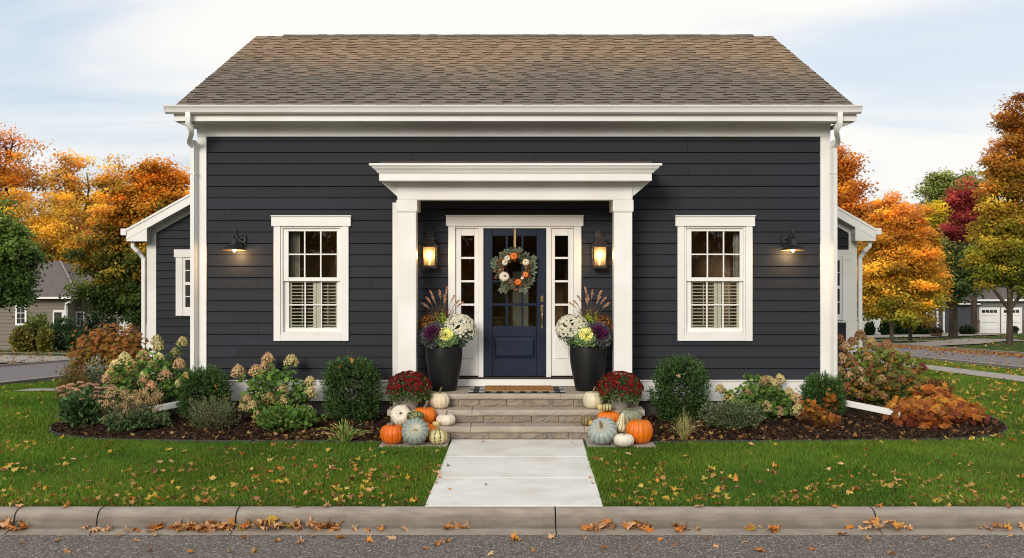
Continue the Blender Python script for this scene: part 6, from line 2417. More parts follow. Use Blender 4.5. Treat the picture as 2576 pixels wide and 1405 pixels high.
# --- on the left of the house
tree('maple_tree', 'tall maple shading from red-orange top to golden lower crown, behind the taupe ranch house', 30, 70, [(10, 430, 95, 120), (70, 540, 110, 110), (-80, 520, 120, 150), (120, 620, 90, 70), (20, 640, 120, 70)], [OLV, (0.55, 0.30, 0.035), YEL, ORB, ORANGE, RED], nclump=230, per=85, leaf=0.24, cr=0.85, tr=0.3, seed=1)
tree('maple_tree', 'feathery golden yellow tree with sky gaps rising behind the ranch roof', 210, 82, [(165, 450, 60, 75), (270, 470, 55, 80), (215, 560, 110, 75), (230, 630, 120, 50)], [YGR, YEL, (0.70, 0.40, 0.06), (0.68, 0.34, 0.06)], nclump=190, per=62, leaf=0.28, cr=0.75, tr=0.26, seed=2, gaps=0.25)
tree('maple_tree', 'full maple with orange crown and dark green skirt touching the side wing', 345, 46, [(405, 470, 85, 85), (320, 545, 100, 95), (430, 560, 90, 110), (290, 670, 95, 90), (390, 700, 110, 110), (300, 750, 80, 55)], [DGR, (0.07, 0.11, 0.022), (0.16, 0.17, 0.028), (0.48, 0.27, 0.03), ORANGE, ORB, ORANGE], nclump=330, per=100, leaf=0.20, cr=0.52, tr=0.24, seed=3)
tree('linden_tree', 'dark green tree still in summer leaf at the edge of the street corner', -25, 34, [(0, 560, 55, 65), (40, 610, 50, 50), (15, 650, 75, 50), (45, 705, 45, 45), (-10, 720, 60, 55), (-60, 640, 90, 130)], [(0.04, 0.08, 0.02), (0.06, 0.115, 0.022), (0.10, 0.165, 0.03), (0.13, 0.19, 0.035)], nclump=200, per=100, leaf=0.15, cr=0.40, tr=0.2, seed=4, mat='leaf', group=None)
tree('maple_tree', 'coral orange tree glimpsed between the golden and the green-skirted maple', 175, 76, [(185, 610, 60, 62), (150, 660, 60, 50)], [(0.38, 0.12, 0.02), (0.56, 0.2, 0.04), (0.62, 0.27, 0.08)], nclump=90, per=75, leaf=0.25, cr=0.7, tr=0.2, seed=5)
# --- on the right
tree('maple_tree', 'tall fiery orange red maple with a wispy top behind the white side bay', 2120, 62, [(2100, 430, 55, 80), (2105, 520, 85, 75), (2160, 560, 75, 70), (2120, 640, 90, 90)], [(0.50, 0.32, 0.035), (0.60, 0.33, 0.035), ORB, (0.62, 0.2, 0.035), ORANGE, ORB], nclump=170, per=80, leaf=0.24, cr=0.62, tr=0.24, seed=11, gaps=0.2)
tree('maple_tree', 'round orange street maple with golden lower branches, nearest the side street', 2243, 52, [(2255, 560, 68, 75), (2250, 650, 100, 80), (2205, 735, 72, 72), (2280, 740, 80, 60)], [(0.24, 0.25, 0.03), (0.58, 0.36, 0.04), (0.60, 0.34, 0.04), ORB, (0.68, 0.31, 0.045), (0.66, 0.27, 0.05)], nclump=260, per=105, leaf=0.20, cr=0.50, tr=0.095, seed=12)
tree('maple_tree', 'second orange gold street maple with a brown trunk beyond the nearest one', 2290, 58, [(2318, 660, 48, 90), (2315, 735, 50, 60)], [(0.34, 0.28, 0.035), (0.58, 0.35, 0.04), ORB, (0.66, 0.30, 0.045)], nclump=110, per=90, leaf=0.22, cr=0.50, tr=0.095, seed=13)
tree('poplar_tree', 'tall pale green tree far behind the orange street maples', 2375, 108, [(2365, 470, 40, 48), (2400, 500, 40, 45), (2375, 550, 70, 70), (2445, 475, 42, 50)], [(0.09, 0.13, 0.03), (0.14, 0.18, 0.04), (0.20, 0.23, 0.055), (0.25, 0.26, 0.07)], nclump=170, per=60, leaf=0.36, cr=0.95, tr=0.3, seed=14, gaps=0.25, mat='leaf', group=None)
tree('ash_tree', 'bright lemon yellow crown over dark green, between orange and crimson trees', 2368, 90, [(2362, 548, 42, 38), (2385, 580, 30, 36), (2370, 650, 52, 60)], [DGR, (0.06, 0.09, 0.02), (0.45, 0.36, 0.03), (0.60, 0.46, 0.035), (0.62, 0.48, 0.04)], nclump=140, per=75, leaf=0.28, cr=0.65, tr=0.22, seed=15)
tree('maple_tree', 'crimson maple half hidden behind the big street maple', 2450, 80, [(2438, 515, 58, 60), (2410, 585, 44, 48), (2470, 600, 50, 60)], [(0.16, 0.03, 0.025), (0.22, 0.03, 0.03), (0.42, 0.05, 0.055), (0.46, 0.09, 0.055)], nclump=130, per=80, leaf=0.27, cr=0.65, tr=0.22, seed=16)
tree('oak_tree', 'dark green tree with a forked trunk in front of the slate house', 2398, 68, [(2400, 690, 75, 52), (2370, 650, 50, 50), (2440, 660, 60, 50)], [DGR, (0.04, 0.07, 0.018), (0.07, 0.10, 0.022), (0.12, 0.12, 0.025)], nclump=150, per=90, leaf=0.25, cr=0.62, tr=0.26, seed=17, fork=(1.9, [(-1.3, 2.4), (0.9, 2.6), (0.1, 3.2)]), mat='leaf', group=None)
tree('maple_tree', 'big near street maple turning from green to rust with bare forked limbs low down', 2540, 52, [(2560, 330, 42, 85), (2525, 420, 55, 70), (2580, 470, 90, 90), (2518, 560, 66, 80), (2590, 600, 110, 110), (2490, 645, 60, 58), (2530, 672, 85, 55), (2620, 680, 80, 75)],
     [(0.17, 0.22, 0.032), (0.26, 0.27, 0.035), (0.44, 0.34, 0.04), (0.54, 0.32, 0.04), (0.52, 0.24, 0.035), (0.56, 0.24, 0.035), (0.54, 0.20, 0.04)], nclump=330, per=95, leaf=0.20, cr=0.50, tr=0.14, seed=18, fork=(1.7, [(-1.3, 2.2), (1.2, 2.4), (-0.1, 4.2), (0.5, 7.0)]))


# ------------------------------------------------------------------ far houses
def hb(m, x0, x1, Y, ya, yb_, dY0, dY1):
    """box given by preview pixels at depth Y"""
    a, b = at(x0, ya, Y), at(x1, yb_, Y)
    m.box(a[0], b[0], Y + dY0, Y + dY1, b[2], a[2])


YL = 55.0
rh = thing('ranch_house', 'taupe clapboard ranch house with a mauve shingle roof across the side street', 'house', (at(90, 880, YL)[0], YL, gz(-23, YL)))
m = MB()
a = at(-60, 748, YL); b = at(168, 900, YL)
laps(m, (a[0], YL, 0), (1, 0, 0), (0, -1, 0), b[2] - 0.3, a[2], 0.18, lambda z: (0, b[0] - a[0]), t=0.03)
m.box(a[0], b[0], YL + 0.01, YL + 8, b[2] - 0.3, a[2])
c1 = at(168, 760, YL + 1.5); d1 = at(235, 905, YL + 1.5)
laps(m, (c1[0], YL + 1.2, 0), (1, 0, 0), (0, -1, 0), d1[2] - 0.5, a[2], 0.18, lambda z: (0, 4.5), t=0.03)
m.box(c1[0] + .01, c1[0] + 4.5, YL + 1.21, YL + 8, d1[2] - 0.5, a[2])
m.build('wall', M['far_siding'], rh)
m = MB()
eL, eR = at(-70, 748, YL - 0.5), at(196, 748, YL - 0.5)
zr = at(150, 657, YL + 4.5)[2]
hipx = at(152, 657, YL + 4.5)[0]
V = [(eL[0], YL - 0.5, eL[2]), (eR[0], YL - 0.5, eL[2]), (hipx, YL + 4.5, zr), (eL[0], YL + 4.5, zr), (eR[0], YL + 9.5, eL[2]), (eL[0], YL + 9.5, eL[2])]
m.poly([V[0], V[1], V[2], V[3]]); m.poly([V[1], V[4], V[2]]); m.poly([V[3], V[2], V[4], V[5]])
# lower block on the right, ridge parallel and a little lower
zr2 = at(200, 664, YL + 5)[2]
xr2 = eR[0] + 4.0
m.poly([(hipx - 0.3, YL + 1.2, eL[2] + 0.02), (xr2, YL + 1.0, eL[2] + 0.02), (xr2, YL + 5, zr2), (hipx - 0.3, YL + 5, zr2)])
m.poly([(hipx - 0.3, YL + 5, zr2), (xr2, YL + 5, zr2), (xr2, YL + 9.5, eL[2]), (hipx - 0.3, YL + 9.5, eL[2])])
m.build('roof', M['far_roof'], rh)
m = MB()
hb(m, -70, 196, YL - 0.55, 747.5, 752, -0.1, 0.06)
hb(m, 196, 222, YL + 0.9, 749, 753.5, -0.1, 0.06)
m.build('gutter', M['white2'], rh)
m = MB()
p, q = at(153, 660, YL - 0.0), at(190, 742, YL - 0.5)
m.tube([(hipx + 0.03, YL + 4.4, zr + 0.02), (eR[0] - 0.05, YL - 0.42, eL[2] + 0.1)], 0.045, 4)
m.tube([tuple(at(191, 736, YL + 0.6)), tuple(at(205, 719, YL + 1.4))], 0.10, 4)
m.build('valley_flashing', M['kraft'], rh)
m = MB()
m.tube([tuple(at(180, 755, YL - 0.4)), tuple(at(178, 760, YL - 0.2)), tuple(at(166.5, 764, YL - 0.12)), tuple(at(166, 772, YL - 0.1)), tuple(at(166, 822, YL - 0.1))], 0.07, 4)
m.build('downspout', M['white2'], rh)


def far_window(parent, x0, x1, y0, y1, Y, rows=2, cols=2, trim=None):
    w = thing('window', None, None)
    w.parent = parent
    m = MB()
    t = trim or (x1 - x0) * 0.16
    hb(m, x0, x0 + t, Y, y0, y1, -0.05, 0.02)
    hb(m, x1 - t, x1, Y, y0, y1, -0.05, 0.02)
    hb(m, x0 + t, x1 - t, Y, y0, y0 + t, -0.049, 0.02)
    hb(m, x0 + t, x1 - t, Y, y1 - t, y1, -0.049, 0.02)
    gx0, gx1, gy0, gy1 = x0 + t, x1 - t, y0 + t, y1 - t
    for i in range(1, cols):
        xx = gx0 + (gx1 - gx0) * i / cols
        hb(m, xx - 0.45, xx + 0.45, Y, gy0, gy1, -0.035, 0.01)
    for j in range(1, rows):
        yy = gy0 + (gy1 - gy0) * j / rows
        th = 0.8 if j * 2 == rows else 0.35
        hb(m, gx0, gx1, Y, yy - th, yy + th, -0.04, 0.01)
    m.build('window_frame', M['white'], w)
    g = MB()
    hb(g, gx0 - 0.1, gx1 + 0.1, Y, gy0 - 0.1, gy1 + 0.1, -0.01, 0.005)
    g.build('pane', M['far_glass'], w)


far_window(rh, 39, 67.5, 757, 819, YL - 0.03, rows=4)
far_window(rh, 191, 213, 784, 822, YL + 1.17, rows=4)
m = MB()
hb(m, 136, 171, YL, 780, 786, -0.10, 0.02)
hb(m, 157, 170, YL, 786, 818, -0.09, 0.02)
hb(m, 134.5, 138, YL, 786, 822, -0.09, 0.02)
m.build('door_surround', M['white'], rh)
m = MB()
hb(m, 138, 157, YL, 786.2, 840, -0.05, 0.02)
m.build('door', M['far_glass'], rh)

# white board fence behind the copper shrub
YF_ = 50
fe = thing('board_fence', 'white solid board fence glimpsed between the copper shrub and the side wing', 'fence', (at(340, 860, YF_)[0], YF_, gz(-17, YF_)))
m = MB()
x0, x1 = at(300, 800, YF_)[0], at(420, 800, YF_)[0]
n = int((x1 - x0) / 0.16)
for i in range(n):
    m.box(x0 + i * 0.16, x0 + i * 0.16 + 0.15, YF_, YF_ + 0.03, gz(-17, YF_) - 0.2, at(0, 806, YF_)[2])
m.build('board_panel', M['white'], fe)
m = MB()
m.box(x0, x1, YF_ - 0.03, YF_ - 0.001, at(0, 812, YF_)[2], at(0, 809, YF_)[2])
m.build('fence_rail', M['white'], fe)

# slate house with white trim, right
YS_ = 84.0
shs = thing('slate_house', 'dark slate blue house with white trim boards and a sash window behind the forked tree', 'house', (at(2380, 835, YS_)[0], YS_, gz(33, YS_)))
m = MB()
hb(m, 2296, 2372, YS_, 757, 850, 0.0, 8)
hb(m, 2372.3, 2456, YS_, 765, 850, 1.0, 8)
a = at(2372, 700, YS_)
m.build('wall', M['far_dark'], shs)
m = MB()
A, B_, C_ = at(2284, 764, YS_), at(2378, 764, YS_), at(2331, 722, YS_)
m.poly([(A[0], YS_ - 0.35, A[2]), (C_[0], YS_ - 0.35, C_[2]), (C_[0], YS_ + 8, C_[2]), (A[0], YS_ + 8, A[2])])
m.poly([(C_[0], YS_ - 0.35, C_[2]), (B_[0], YS_ - 0.35, B_[2]), (B_[0], YS_ + 8, B_[2]), (C_[0], YS_ + 8, C_[2])])
E0, E1, E2 = at(2370, 766, YS_ + 0.5), at(2470, 766, YS_ + 0.5), at(2420, 725, YS_ + 5)
m.poly([(E0[0], YS_ + 0.5, E0[2]), (E1[0], YS_ + 0.5, E0[2]), (E1[0], YS_ + 5, E2[2]), (E0[0], YS_ + 5, E2[2])])
m.build('roof', M['far_roof'], shs)
m = MB()
m.poly([(A[0] + .4, YS_ + 0.01, A[2]), (B_[0] - .4, YS_ + 0.01, B_[2]), (C_[0], YS_ + 0.01, C_[2] - .1)])
m.build('gable_wall', M['far_dark'], shs)
m = MB()
hb(m, 2283, 2334, YS_, 764, 767, -0.40, -0.30)
hb(m, 2370, 2472, YS_, 764, 767.5, 0.40, 0.5)
for xx in (2355, 2371):
    hb(m, xx, xx + 4.5, YS_, 768, 838, -0.12, 0.1)
hb(m, 2301, 2304, YS_, 778, 812, -0.1, 0.01)
m.tube([(A[0], YS_ - 0.38, A[2]), (C_[0], YS_ - 0.38, C_[2])], 0.10, 4)
m.tube([(C_[0], YS_ - 0.38, C_[2]), (B_[0], YS_ - 0.38, B_[2])], 0.10, 4)
m.build('white_trim', M['white'], shs)
far_window(shs, 2329, 2350, 774, 807, YS_ - 0.05)
far_window(shs, 2303, 2313, 778, 811, YS_ - 0.05, cols=1)

# garage house
YG2 = 85.0
gh = thing('garage_house', 'grey house with two white garage doors and stone piers at the end of a driveway', 'house', (at(2505, 840, YG2)[0], YG2, gz(36.5, YG2)))
m = MB()
hb(m, 2455, 2620, YG2, 758, 852, 0.0, 8)
m.build('wall', M['far_grey'], gh)
m = MB()
A, B_, C_ = at(2440, 757, YG2 - 0.4), at(2640, 757, YG2 - 0.4), at(2440, 700, YG2 + 5)
m.poly([(A[0], YG2 - 0.4, A[2]), (B_[0], YG2 - 0.4, A[2]), (B_[0], YG2 + 5, C_[2]), (A[0] + 2.2, YG2 + 5, C_[2])])
m.poly([(A[0], YG2 - 0.4, A[2]), (A[0] + 2.2, YG2 + 5, C_[2]), (A[0], YG2 + 9, A[2])])
m.build('roof', M['far_roof'], gh)
m = MB()
hb(m, 2438, 2640, YG2, 753, 757.5, -0.5, -0.38)
m.tube([tuple(at(2442, 756, YG2 - 0.3)), tuple(at(2446, 763, YG2 - 0.15)), tuple(at(2453, 766, YG2 - 0.1)), tuple(at(2455, 775, YG2 - 0.1))], 0.08, 4)
m.build('gutter', M['white2'], gh)
for (xa, xb) in ((2463, 2514), (2508 + 10, 2570)):
    gd = thing('garage_door', None, None)
    gd.parent = gh
    m = MB()
    hb(m, xa, xa + 4.5, YG2, 774, 846, -0.07, 0.01)
    hb(m, xb - 4.5, xb, YG2, 774, 846, -0.07, 0.01)
    hb(m, xa + 4.5, xb - 4.5, YG2, 774, 778, -0.069, 0.01)
    m.build('door_frame', M['white'], gd)
    m = MB()
    n = 4
    for i in range(n):
        ya, yb_ = 778.3 + (846 - 778.3) * i / n, 778.3 + (846 - 778.3) * (i + 1) / n - 0.7
        hb(m, xa + 4.6, xb - 4.6, YG2, ya, yb_, -0.03, 0.01)
    m.build('door_panel', M['white'], gd)
    m = MB()
    for i in range(4):
        w = (xb - xa - 12) / 4
        hb(m, xa + 6 + i * w + 0.6, xa + 6 + (i + 1) * w - 0.6, YG2, 780.5, 787.5, -0.036, -0.029)
    m.build('door_glazing', M['far_glass'], gd)
for (xa, xb) in ((2451, 2461), (2575, 2592)):
    m = MB()
    hb(m, xa, xb, YG2, 809, 852, -0.25, 0.05)
    hb(m, xa - 1, xb + 1, YG2, 806, 809 - .02, -0.30, 0.06)
    m.build('stone_pier', M['brickstone'], gh)
# pale house end behind the nearest street maple
wh = thing('white_house', 'plain white house wall glimpsed under the orange street maple', 'house', (at(2190, 835, 80)[0], 80, gz(26, 80)))
m = MB()
hb(m, 2130, 2226, 80, 770, 850, 0, 7)
m.build('wall', M['white'], wh)
m = MB()
A, B_ = at(2125, 770, 79.6), at(2232, 770, 79.6)
zr = A[2] + 2.2
m.poly([(A[0], 79.6, A[2] + .01), (B_[0], 79.6, A[2] + .01), (B_[0], 83.5, zr), (A[0], 83.5, zr)])
m.poly([(A[0], 83.5, zr), (B_[0], 83.5, zr), (B_[0], 87.5, A[2]), (A[0], 87.5, A[2])])
m.build('roof', M['far_roof'], wh)

# shrubs by the far houses
far_sh = [
    ('round yellow-green shrub in front of the ranch house window', (60, 128, 790, 862), 53, [(0.10, 0.13, 0.025), (0.16, 0.19, 0.035), (0.07, 0.10, 0.02)], 1),
    ('low olive gold shrub at the foot of the ranch house', (28, 80, 822, 868), 52, [(0.16, 0.14, 0.03), (0.22, 0.17, 0.035), (0.10, 0.11, 0.025)], 2),
    ('dark green shrub beside the ranch house door', (112, 210, 800, 866), 52.5, [(0.018, 0.045, 0.016), (0.03, 0.065, 0.02), (0.045, 0.085, 0.03)], 3),
    ('golden shrub between the dark shrub and the yellow-green one', (95, 135, 826, 866), 51.5, [(0.17, 0.15, 0.03), (0.11, 0.12, 0.025)], 4),
    ('very dark arborvitae under the green-skirted maple', (205, 300, 765, 868), 50, [(0.010, 0.026, 0.010), (0.018, 0.038, 0.014)], 5),
    ('dark clipped shrub at the white house wall', (2176, 2200, 812, 834), 76, [(0.014, 0.034, 0.012), (0.022, 0.05, 0.016)], 6),
    ('rounded dark shrub between the white and slate houses', (2212, 2250, 806, 838), 76, [(0.012, 0.030, 0.010), (0.022, 0.048, 0.014)], 7),
    ('broad dark yew behind the trunks of the street maples', (2245, 2300, 796, 842), 77, [(0.010, 0.026, 0.009), (0.018, 0.040, 0.013)], 8),
    ('low dark hedge shrub under the slate house window', (2292, 2344, 812, 842), 77, [(0.012, 0.030, 0.010), (0.02, 0.045, 0.014)], 9),
    ('dark shrub at the foot of the forked tree', (2415, 2452, 822, 846), 78, [(0.014, 0.034, 0.012), (0.03, 0.05, 0.016)], 10),
    ('dark rounded shrub beside the second stone pier', (2588, 2640, 815, 848), 80, [(0.014, 0.034, 0.012), (0.03, 0.05, 0.016)], 11),
]
for lab, bx_, Y, pal, sd_ in far_sh:
    xm = ((bx_[0] + bx_[1]) / 2 - CXP) * Y / F
    shrub('garden_shrub', lab, 'shrub', bx_, Y, 1500, 0.16, 0.11, pal, seed=60 + sd_, kite=True, base=gz(xm, Y) - 0.05, stems=3, group='shrubs by the far houses')
# barrel planter and pot by the driveway
def tub(name, label, x0, x1, y0, y1, Y, mat, pal):
    X = ((x0 + x1) / 2 - CXP) * Y / F
    zb_ = gz(X, Y)
    r = (x1 - x0) / 2 * Y / F
    h = (y1 - y0) * Y / F
    t = thing(name, label, 'planter', (X, Y, zb_))
    m = MB()
    m.lathe([(r * 0.8, 0), (r * 0.98, h * 0.4), (r, h * 0.6), (r * 0.95, h), (r * 0.8, h), (r * 0.75, h * 0.9)], (X, Y, zb_ + 0.0), 20)
    m.build('tub', M[mat], t, smooth=True)
    rng = np.random.default_rng(5)
    L = LF(rng)
    D = sph(rng, 420)
    D[:, 2] = np.abs(D[:, 2])
    L.add(np.array((X, Y, zb_ + h)) + D * np.array((r * 0.95, r * 0.95, h * 0.6)), D + 0.4 * rng.normal(size=D.shape), 0.14, 0.08, jit(rng, 420, pal, 0.3), kite=True)
    L.build('foliage', M['leaf'], t)


tub('barrel_planter', 'low brown wooden tub planter on the lawn beside the far driveway', 2341, 2369, 836, 849, 70, 'wood', (0.05, 0.035, 0.02))
tub('barrel_planter', 'small dark pot with a plant beside the garage door', 2544, 2560, 836, 846, 83, 'pot', (0.03, 0.05, 0.02))
# little path light / white post by the slate house
# far woods: one mass behind everything
rng = np.random.default_rng(99)
L = LF(rng)
for side in (-1, 1):
    for k in range(150):
        X = side * rng.uniform(20, 120)
        Y = rng.uniform(125, 160)
        hh = rng.uniform(5.5, 9.5) * (1.0 if side < 0 else 0.85)
        g = gz(X, Y)
        r = rng.uniform(3.0, 5.0)
        n = 420
        D = sph(rng, n)
        P = np.array((X, Y, g + hh * 0.5)) + D * (0.5 + 0.5 * rng.random((n, 1))) * np.array((r, r, hh * 0.55))
        P[:, 2] = np.maximum(P[:, 2], g)
        base = [(0.045, 0.06, 0.02), (0.08, 0.08, 0.022), (0.16, 0.10, 0.02), (0.025, 0.045, 0.015)][rng.integers(4)]
        L.add(P, D + 0.6 * rng.normal(size=(n, 3)), 0.7, 0.5, jit(rng, n, base, 0.3), kite=True)
prop(L.build('distant_woods', M['autumn']), 'distant mass of dark autumn woods behind the houses', 'woods', kind='stuff')
# trees on the other side of the street (seen only as reflections in the panes)
L = LF(rng)
for k in range(80):
    X = rng.uniform(-70, 70)
    Y = -rng.uniform(20, 32)
    hh = rng.uniform(6, 9)
    r = rng.uniform(3.0, 5.5)
    n = 520
    D = sph(rng, n)
    P = np.array((X, Y, hh * 0.5)) + D * (0.45 + 0.55 * rng.random((n, 1))) * np.array((r, r, hh * 0.52))
    base = [(0.16, 0.14, 0.04), (0.34, 0.22, 0.05), (0.5, 0.24, 0.04), (0.12, 0.11, 0.035)][rng.integers(4)]
    L.add(P, D + 0.6 * rng.normal(size=(n, 3)), 0.75, 0.55, jit(rng, n, base, 0.3), kite=True)
prop(L.build('woods_across_street', M['autumn']), 'belt of autumn trees across the street', 'woods', kind='stuff')


# ------------------------------------------------------------------ grass and fallen leaves
rng = np.random.default_rng(321)


def on_lawn(x, y):
    """true where grass grows in the front yard"""
    wlx = -0.752 - (13.9 - y) / 3.7 * 0.050
    wrx = 0.886 - (13.9 - y) / 3.7 * 0.048
    bad = (y < 13.9) & (x > wlx + 0.005) & (x < wrx - 0.005)
    bad |= (y > 13.325) & (y < 15.3) & (x > -1.62) & (x < 1.75)
    bad |= inpoly_np(x, y, BEDL) | inpoly_np(x, y, BEDR)
    bad |= (x > -4.3) & (x < 4.35) & (y > 15.2)
    bad |= (np.abs(x) < 7.3) & (y > 19.3)
    bad |= (x > 10.05) & (x < 11.05)
    bad |= (x > 12.35) | (x < -9.7)
    bad |= (x > -8.85) & (x < -5.5) & (y > 19.55) & (y < 20.35)
    return ~bad


def grass(n, xr, yr, hmean, w, dens_fall=False):
    x = rng.uniform(*xr, n)
    y = rng.uniform(*yr, n)
    k = on_lawn(x, y)
    # only what lies in the picture and a margin around it
    k &= np.abs(x) < (y * 0.47 + 1.2)
    x, y = x[k], y[k]
    return x, y


def vnoise(x, y, seed):
    """smooth value noise 0..1"""
    tab = np.random.default_rng(seed).random((256, 256))
    xi, yi = np.floor(x).astype(int), np.floor(y).astype(int)
    fx, fy = x - xi, y - yi
    fx, fy = fx * fx * (3 - 2 * fx), fy * fy * (3 - 2 * fy)
    q = lambda a, b: tab[a % 256, b % 256]
    return (q(xi, yi) * (1 - fx) + q(xi + 1, yi) * fx) * (1 - fy) + (q(xi, yi + 1) * (1 - fx) + q(xi + 1, yi + 1) * fx) * fy


Lg = LF(rng)
parts = [(200000, (-7.6, 7.6), (10.205, 13.75), 0.050, 0.0085), (80000, (-9.7, -4.3), (13.6, 22.0), 0.055, 0.012), (80000, (4.3, 12.35), (13.6, 24.0), 0.055, 0.012), (40000, (6, 12.35), (22, 34), 0.06, 0.02), (14000, (-9.7, -6.5), (20, 30), 0.06, 0.02)]
for n, xr, yr, h, w in parts:
    x, y = grass(n, xr, yr, h, w)
    n = len(x)
    z = gz_np(x, y)
    patch = 0.5 + 0.25 * np.sin(x * 1.3 + 0.7 * y) + 0.25 * np.sin(x * 0.55 - y * 2.1 + 1.0) + 0.16 * np.sin(x * 3.7 + y * 4.1)
    lean = np.stack([0.35 * np.sin(x * 1.9 + y * 2.3), 0.3 * np.cos(x * 2.7 - y * 1.1), np.ones(n)], 1)
    U = lean + 0.42 * rng.normal(size=(n, 3)) * np.array((1, 1, 0.2))
    fine = vnoise(x * 2.2, y * 2.2, 3) * 0.55 + vnoise(x * 6.0, y * 6.0, 4) * 0.45
    big = vnoise(x * 0.55, y * 0.8, 5)
    patch = (0.55 * patch + 0.9 * (fine - 0.3)).clip(0, 1.2)
    g = np.stack([0.050 + 0.080 * patch + 0.035 * big, 0.128 + 0.095 * patch + 0.01 * big, 0.017 + 0.010 * patch], 1)
    edge = np.exp(-(y - 10.2) / 0.10)[:, None]
    dry = (rng.random(n) < 0.03 + 0.22 * (vnoise(x * 0.9, y * 1.3, 9) - 0.55).clip(0, 1) + 0.10 * np.exp(-(y - 10.2) / 0.5))[:, None]
    g = np.where(dry, np.array((0.26, 0.21, 0.08)), g) * (1 - 0.25 * edge)
    Lg.add(np.stack([x, y, z - 0.004], 1), U, h * rng.uniform(0.55, 1.25, n) * (0.8 + 0.4 * patch.clip(0, 1)), w * rng.uniform(0.7, 1.2, n), jit(rng, n, (1, 1, 1), 0.16) * g, kite=True)
prop(Lg.build('lawn_grass', M['grass']), 'short green lawn grass', 'grass', kind='stuff')

# fallen leaves: a few leaf shapes in several colours, one object per leaf
LEAFCOL = {
    'tan': [(0.68, 0.37, 0.18), (0.58, 0.30, 0.13), (0.72, 0.44, 0.23)],
    'orange': [(0.62, 0.24, 0.045), (0.54, 0.19, 0.04), (0.66, 0.30, 0.06)],
    'yellow': [(0.62, 0.40, 0.06), (0.66, 0.45, 0.09), (0.55, 0.33, 0.05)],
    'brown': [(0.34, 0.16, 0.07), (0.26, 0.12, 0.055), (0.40, 0.20, 0.09)],
}
leaf_mesh = {}
lrng = np.random.default_rng(17)
for cname, cols in LEAFCOL.items():
    lst = []
    for i in range(6):
        c = np.array(cols[i % 3]) * lrng.uniform(0.85, 1.15)
        V, Fi, C = lobed(lrng, np.zeros((1, 3)) - np.array([[0, 0.4, 0]]), np.array([[0, 1.0, 0]]), np.array([[0, 0, 1.0]]), np.array([1.0]), c[None], curl=1.0)
        C = C * lrng.uniform(0.75, 1.15, (len(C), 1))
        # a curl along one axis
        V[:, 2] += lrng.uniform(0.25, 0.9) * (V[:, 0] ** 2) * 1.6 + lrng.uniform(-0.3, 0.9) * (V[:, 1] ** 2)
        V[:, 2] -= V[:, 2].min()
        st = np.array([[-0.02, -0.40, 0.0], [0.02, -0.40, 0.0], [0.012, -0.72, 0.05], [-0.012, -0.72, 0.05]]) + np.array([0, 0, V[1, 2]])
        nb = len(V)
        V = np.concatenate([V, st])
        C = np.concatenate([C, np.tile(c * 0.6, (4, 1))])
        Fi = np.concatenate([Fi, [nb, nb + 1, nb + 2, nb, nb + 2, nb + 3]])
        o = np_mesh('fallen_leaf', V, 3, Fi, C, M['dry'])
        lst.append(o.data)
        bpy.data.objects.remove(o)
    leaf_mesh[cname] = lst
nleaf_obj = 0


def leaf(cname, x, y, z, s, label, group, tilt=0.25):
    global nleaf_obj
    me = leaf_mesh[cname][lrng.integers(6)]
    o = bpy.data.objects.new('fallen_leaf', me)
    COL.objects.link(o)
    o.location = (float(x), float(y), float(z))
    o.rotation_euler = (float(lrng.normal() * tilt), float(lrng.normal() * tilt), float(lrng.uniform(0, 2 * PI)))
    if lrng.random() < 0.3: o.rotation_euler[0] += PI * 0.9; o.location.z += s * 0.2
    o.scale = (s * float(lrng.uniform(0.55, 1.0)), s * float(lrng.uniform(0.8, 1.1)), s * float(lrng.uniform(0.4, 0.8)))
    prop(o, label, 'leaf', group)
    nleaf_obj += 1


def zone_leaf(cname, x, y, z, s, zone, tilt=0.25):
    text = {'street': '%s fallen leaf lying loose on the grey asphalt street', 'gutter': '%s dry leaf in the gutter along the kerb', 'walk': '%s fallen leaf lying on the pale concrete walk',
            'lawn': '%s fallen leaf on the front lawn between kerb and mulch beds', 'curb': '%s fallen leaf resting on top of the kerb', 'shrub': '%s fallen leaf caught on a clipped evergreen'}[zone]
    lab = text % ({'tan': 'pale tan', 'orange': 'orange', 'yellow': 'yellow', 'brown': 'dark brown'}[cname])
    leaf(cname, x, y, z, s, lab, lab.replace(' leaf ', ' leaves ').replace(' lying', ''), tilt)


def cpick(w):
    return ['tan', 'orange', 'yellow', 'brown'][lrng.choice(4, p=np.array(w) / sum(w))]


# street (positions seen in the photo, with others between them)
for (pxx, pyy) in [(145, 1364), (57, 1370), (170, 1390), (346, 1362), (300, 1352), (392, 1350), (375, 1390), (480, 1393), (520, 1344), (580, 1392), (616, 1358), (640, 1392), (700, 1365), (755, 1370), (787, 1355), (858, 1357), (930, 1365), (985, 1357), (1070, 1382), (1100, 1374), (1122, 1366), (1232, 1398), (1296, 1362), (1343, 1387), (1385, 1356), (1468, 1358), (1520, 1384), (1600, 1383), (1662, 1362), (1696, 1374), (1780, 1359), (1800, 1378), (1872, 1366), (1911, 1388), (2046, 1384), (2121, 1349), (2185, 1361), (2245, 1398), (2325, 1359), (2394, 1361), (2480, 1379), (2543, 1352), (2240, 1395)]:
    p = gp(pxx, pyy, GUT)
    zone_leaf(cpick([5, 2.5, 0.4, 1.2]), p[0], p[1], GUT + 0.008, lrng.uniform(0.065, 0.115), 'street')
